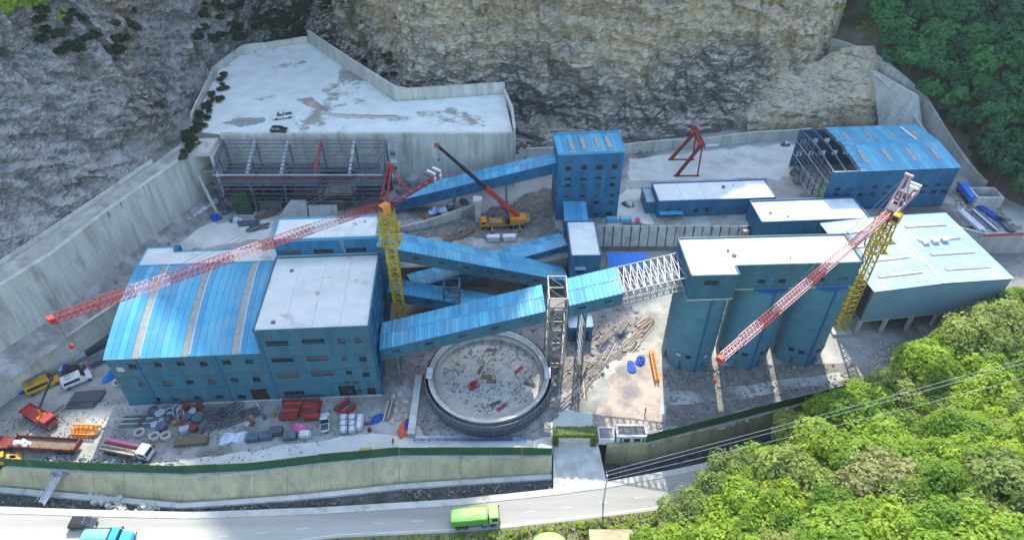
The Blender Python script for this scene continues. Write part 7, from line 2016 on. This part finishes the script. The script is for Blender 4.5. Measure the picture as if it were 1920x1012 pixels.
while tries < 40000 and len(placed) < 190:
    tries += 1
    x, y = rnd.uniform(22, 135), rnd.uniform(34, 112)
    z = ground_near(x, y)
    v = rnd.choices(range(6), (5, 5, 4, 3, 3, 0))[0]
    s = rnd.uniform(.85, 1.4)
    if ny(x) - .5 < y < fy(x) + 1 and x < 60: continue
    edge = 0
    top = z + (VAR[v][3] * .95 + 3.2) * s
    px, py = pj((x, y, top)); bx, by = pj((x, y, z))
    rp = VAR[v][2] * s * 9.0
    if px < 1170 or px > 2060 or py > 1120: continue
    if py < polyat(OUT, px) or py < polyat(OUT, px - rp * .8) - 6: continue
    if any((x - a) ** 2 + (y - b) ** 2 < (2.6 + 1.7 * s) ** 2 for a, b, c_ in placed): continue
    placed.append((x, y, s))
    kind = ('bright green', 'olive green')[v >= 3]
    cx, cy = pj((x, y, z + 6))
    where = ('at the left tip of the grove by the road' if cx < 1330 else 'against the raised store' if cy < 690 and cx > 1690 else 'beside the front wall and road' if cy < 800 and cx < 1690 else 'at the bottom edge of the grove' if cy > 930 else 'at the right edge of the grove' if cx > 1790 else 'in the middle of the grove')
    plant_tree(VAR[v], (x, y, z), s, rnd.random() * 6.28, '%s broadleaf tree %s, lower right' % (kind, where), '%s trees %s' % (kind, where), 2.4)
# forest on the upper right hillside
HF = [(98, 224, 32), (104, 214, 32), (113.5, 203.5, 31), (122.5, 187, 25), (129, 160, 17), (133, 150, 15), (150, 120, 13), (185, 84, 13), (240, 40, 13)]
FO = [(1560, -60), (1610, -20), (1655, 60), (1690, 130), (1740, 195), (1780, 270), (1830, 320), (1900, 385), (1960, 430)]
fplaced = []
tries = 0
while tries < 9000 and len(fplaced) < 210:
    tries += 1
    u, w = rnd.random() * .8, rnd.uniform(0, 1) ** .8 * 95
    k = u * 8; i = min(int(k), 7); t = k - i
    x, y, z = (lerp(a, b, t) for a, b in zip(HF[i], HF[i + 1]))
    x, y, z = x + w * .86, y + w * .5, z + w * .62
    s = rnd.uniform(.8, 1.35); v = rnd.randrange(4)
    px, py = pj((x, y, z + 4))
    if px > 2080 or py < -160 or py > 520 or px < 1550: continue
    if px < polyat([(b, a) for a, b in FO], py): continue
    if any((x - a) ** 2 + (y - b) ** 2 < (4.0 * (s + c_) / 2) ** 2 for a, b, c_ in fplaced): continue
    fplaced.append((x, y, s))
    where = ('along the top edge of the photograph' if py < 60 else 'at the right edge of the photograph' if px > 1850 else 'at the lower rim above the hillside wall' if py > polyat(FO, px) - 75 else 'in the middle of the hillside')
    plant_tree(FVAR[v], (x, y, z), s, rnd.random() * 6.28, 'dark green forest tree %s, upper right' % where, 'forest trees %s' % where, 1.6)
def shrub(pos, s, v, label, group, cat='shrub'):
    o = bpy.data.objects.new('shrub', SV[v]); COL.objects.link(o); o.location = pos; o.scale = (s * rnd.uniform(.8, 1.2), s * rnd.uniform(.8, 1.2), s * rnd.uniform(.7, 1.1)); o.rotation_euler = (0, 0, rnd.random() * 6.28)
    tag(o, label, cat, group)
for k in range(70):
    px = rnd.uniform(640, 1230); py = polyat([(640, 1014), (880, 1003), (1000, 992), (1240, 965)], px) + rnd.uniform(2, 26)
    shrub(P(px, py, RZ + .1), rnd.uniform(.35, .9), rnd.choice((0, 0, 2)), 'small green shrub in the grass verge below the road', 'verge shrubs')
for k in range(46):
    px = rnd.uniform(345, 425); py = lerp(285, 150, (px - 345) / 80) + rnd.uniform(-18, 22)
    p = P(px, py, 31.0)
    shrub(p, rnd.uniform(.8, 1.9), 1, 'dark scrub bush along the left edge of the upper pad', 'dark scrub on the pad edge')
# shrubs on cliffs and on the brown slope, set on the rock surface by ray casting
deps = bpy.context.evaluated_depsgraph_get(); deps.update()
def on_surface(px, py):
    ok, loc, nor, idx, ob, mx = SC.ray_cast(deps, Vector((0, 0, CAMH)), ray(px, py).normalized(), distance=900)
    return (loc, ob.name) if ok else (None, None)
CL = [((0, 8, 26, 30), 6, 0, 'bright green bush at the top left corner of the cliff', 'bright bushes on the left cliff top', 2.2), ((45, 0, 75, 16), 6, 0, 'bright green bush at the top left corner of the cliff', 'bright bushes on the left cliff top', 2.2), ((105, 25, 130, 42), 4, 0, 'bright green bush below the cliff top at upper left', 'bright bushes below the left cliff top', 1.4),
      ((60, 20, 260, 105), 30, 1, 'dark scrub bush on the upper left cliff', 'dark scrub on the left cliff', 1.9), ((370, 10, 580, 85), 60, 1, 'dark scrub bush in the shaded gully behind the pad', 'dark scrub in the gully', 2.2), ((1560, 5, 1660, 110), 26, 2, 'scrubby bush on the brown slope beside the forest', 'scrub on the brown slope', 1.5), ((1700, 170, 1850, 330), 26, 1, 'dark scrub bush at the forest foot', 'dark scrub at the forest foot', 1.6), ((620, 100, 740, 185), 22, 1, 'dark scrub bush at the cliff foot behind the parapet', 'dark scrub behind the parapet', 1.6)]
pts = []
for (bx_, n, v, lab, grp, s) in CL:
    for k in range(n):
        loc, nm = on_surface(rnd.uniform(bx_[0], bx_[2]), rnd.uniform(bx_[1], bx_[3]))
        if loc is not None and nm in ('cliff', 'hillside', 'shade_mountain'): pts.append((loc.copy(), s * rnd.uniform(.6, 1.25), v, lab, grp))
for (loc, s, v, lab, grp) in pts: shrub(loc, s, v, lab, grp)
# grass tufts in the verge
gm_ = MB(); rg = random.Random(4)
for k in range(5200):
    x = rg.uniform(-60, 27); y = ny(x) - .2 - rg.random() * 7
    if rg.random() < .35 and x < -5: continue
    z = hill_h(x, y) + .05; a = rg.random() * 6.28; s = rg.uniform(.1, .24); hgt = rg.uniform(.2, .55)
    d = Vector((math.cos(a), math.sin(a), 0)) * s
    p = Vector((x, y, z)); gm_.poly([p - d, p + d, p + Vector((rg.uniform(-.2, .2), rg.uniform(-.2, .2), hgt))])
tag(gm_.build('grass', 'grass', None, (0, 0, 0), fix=False), 'rough grass along the near edge of the road', 'grass', kind='stuff')

# ================================================================== HAZE: one closed box of thin valley air round everything
hz = MB().box(-1420, 1420, -1420, 1420, -3.4, 560)
ho = hz.build('haze', 'cable', None, (0, 0, 0))
tag(ho, 'thin bluish valley haze over the whole site', 'haze', kind='stuff')
hm = bpy.data.materials.new('haze_air'); hm.use_nodes = True
nt = hm.node_tree; nt.nodes.remove(nt.nodes['Principled BSDF'])
pv = nt.nodes.new('ShaderNodeVolumePrincipled')
pv.inputs['Color'].default_value = (.86, .93, 1.0, 1)
pv.inputs['Density'].default_value = 0.00009
pv.inputs['Anisotropy'].default_value = .3
nt.links.new(pv.outputs[0], nt.nodes['Material Output'].inputs['Volume'])
ho.data.materials.clear(); ho.data.materials.append(hm)
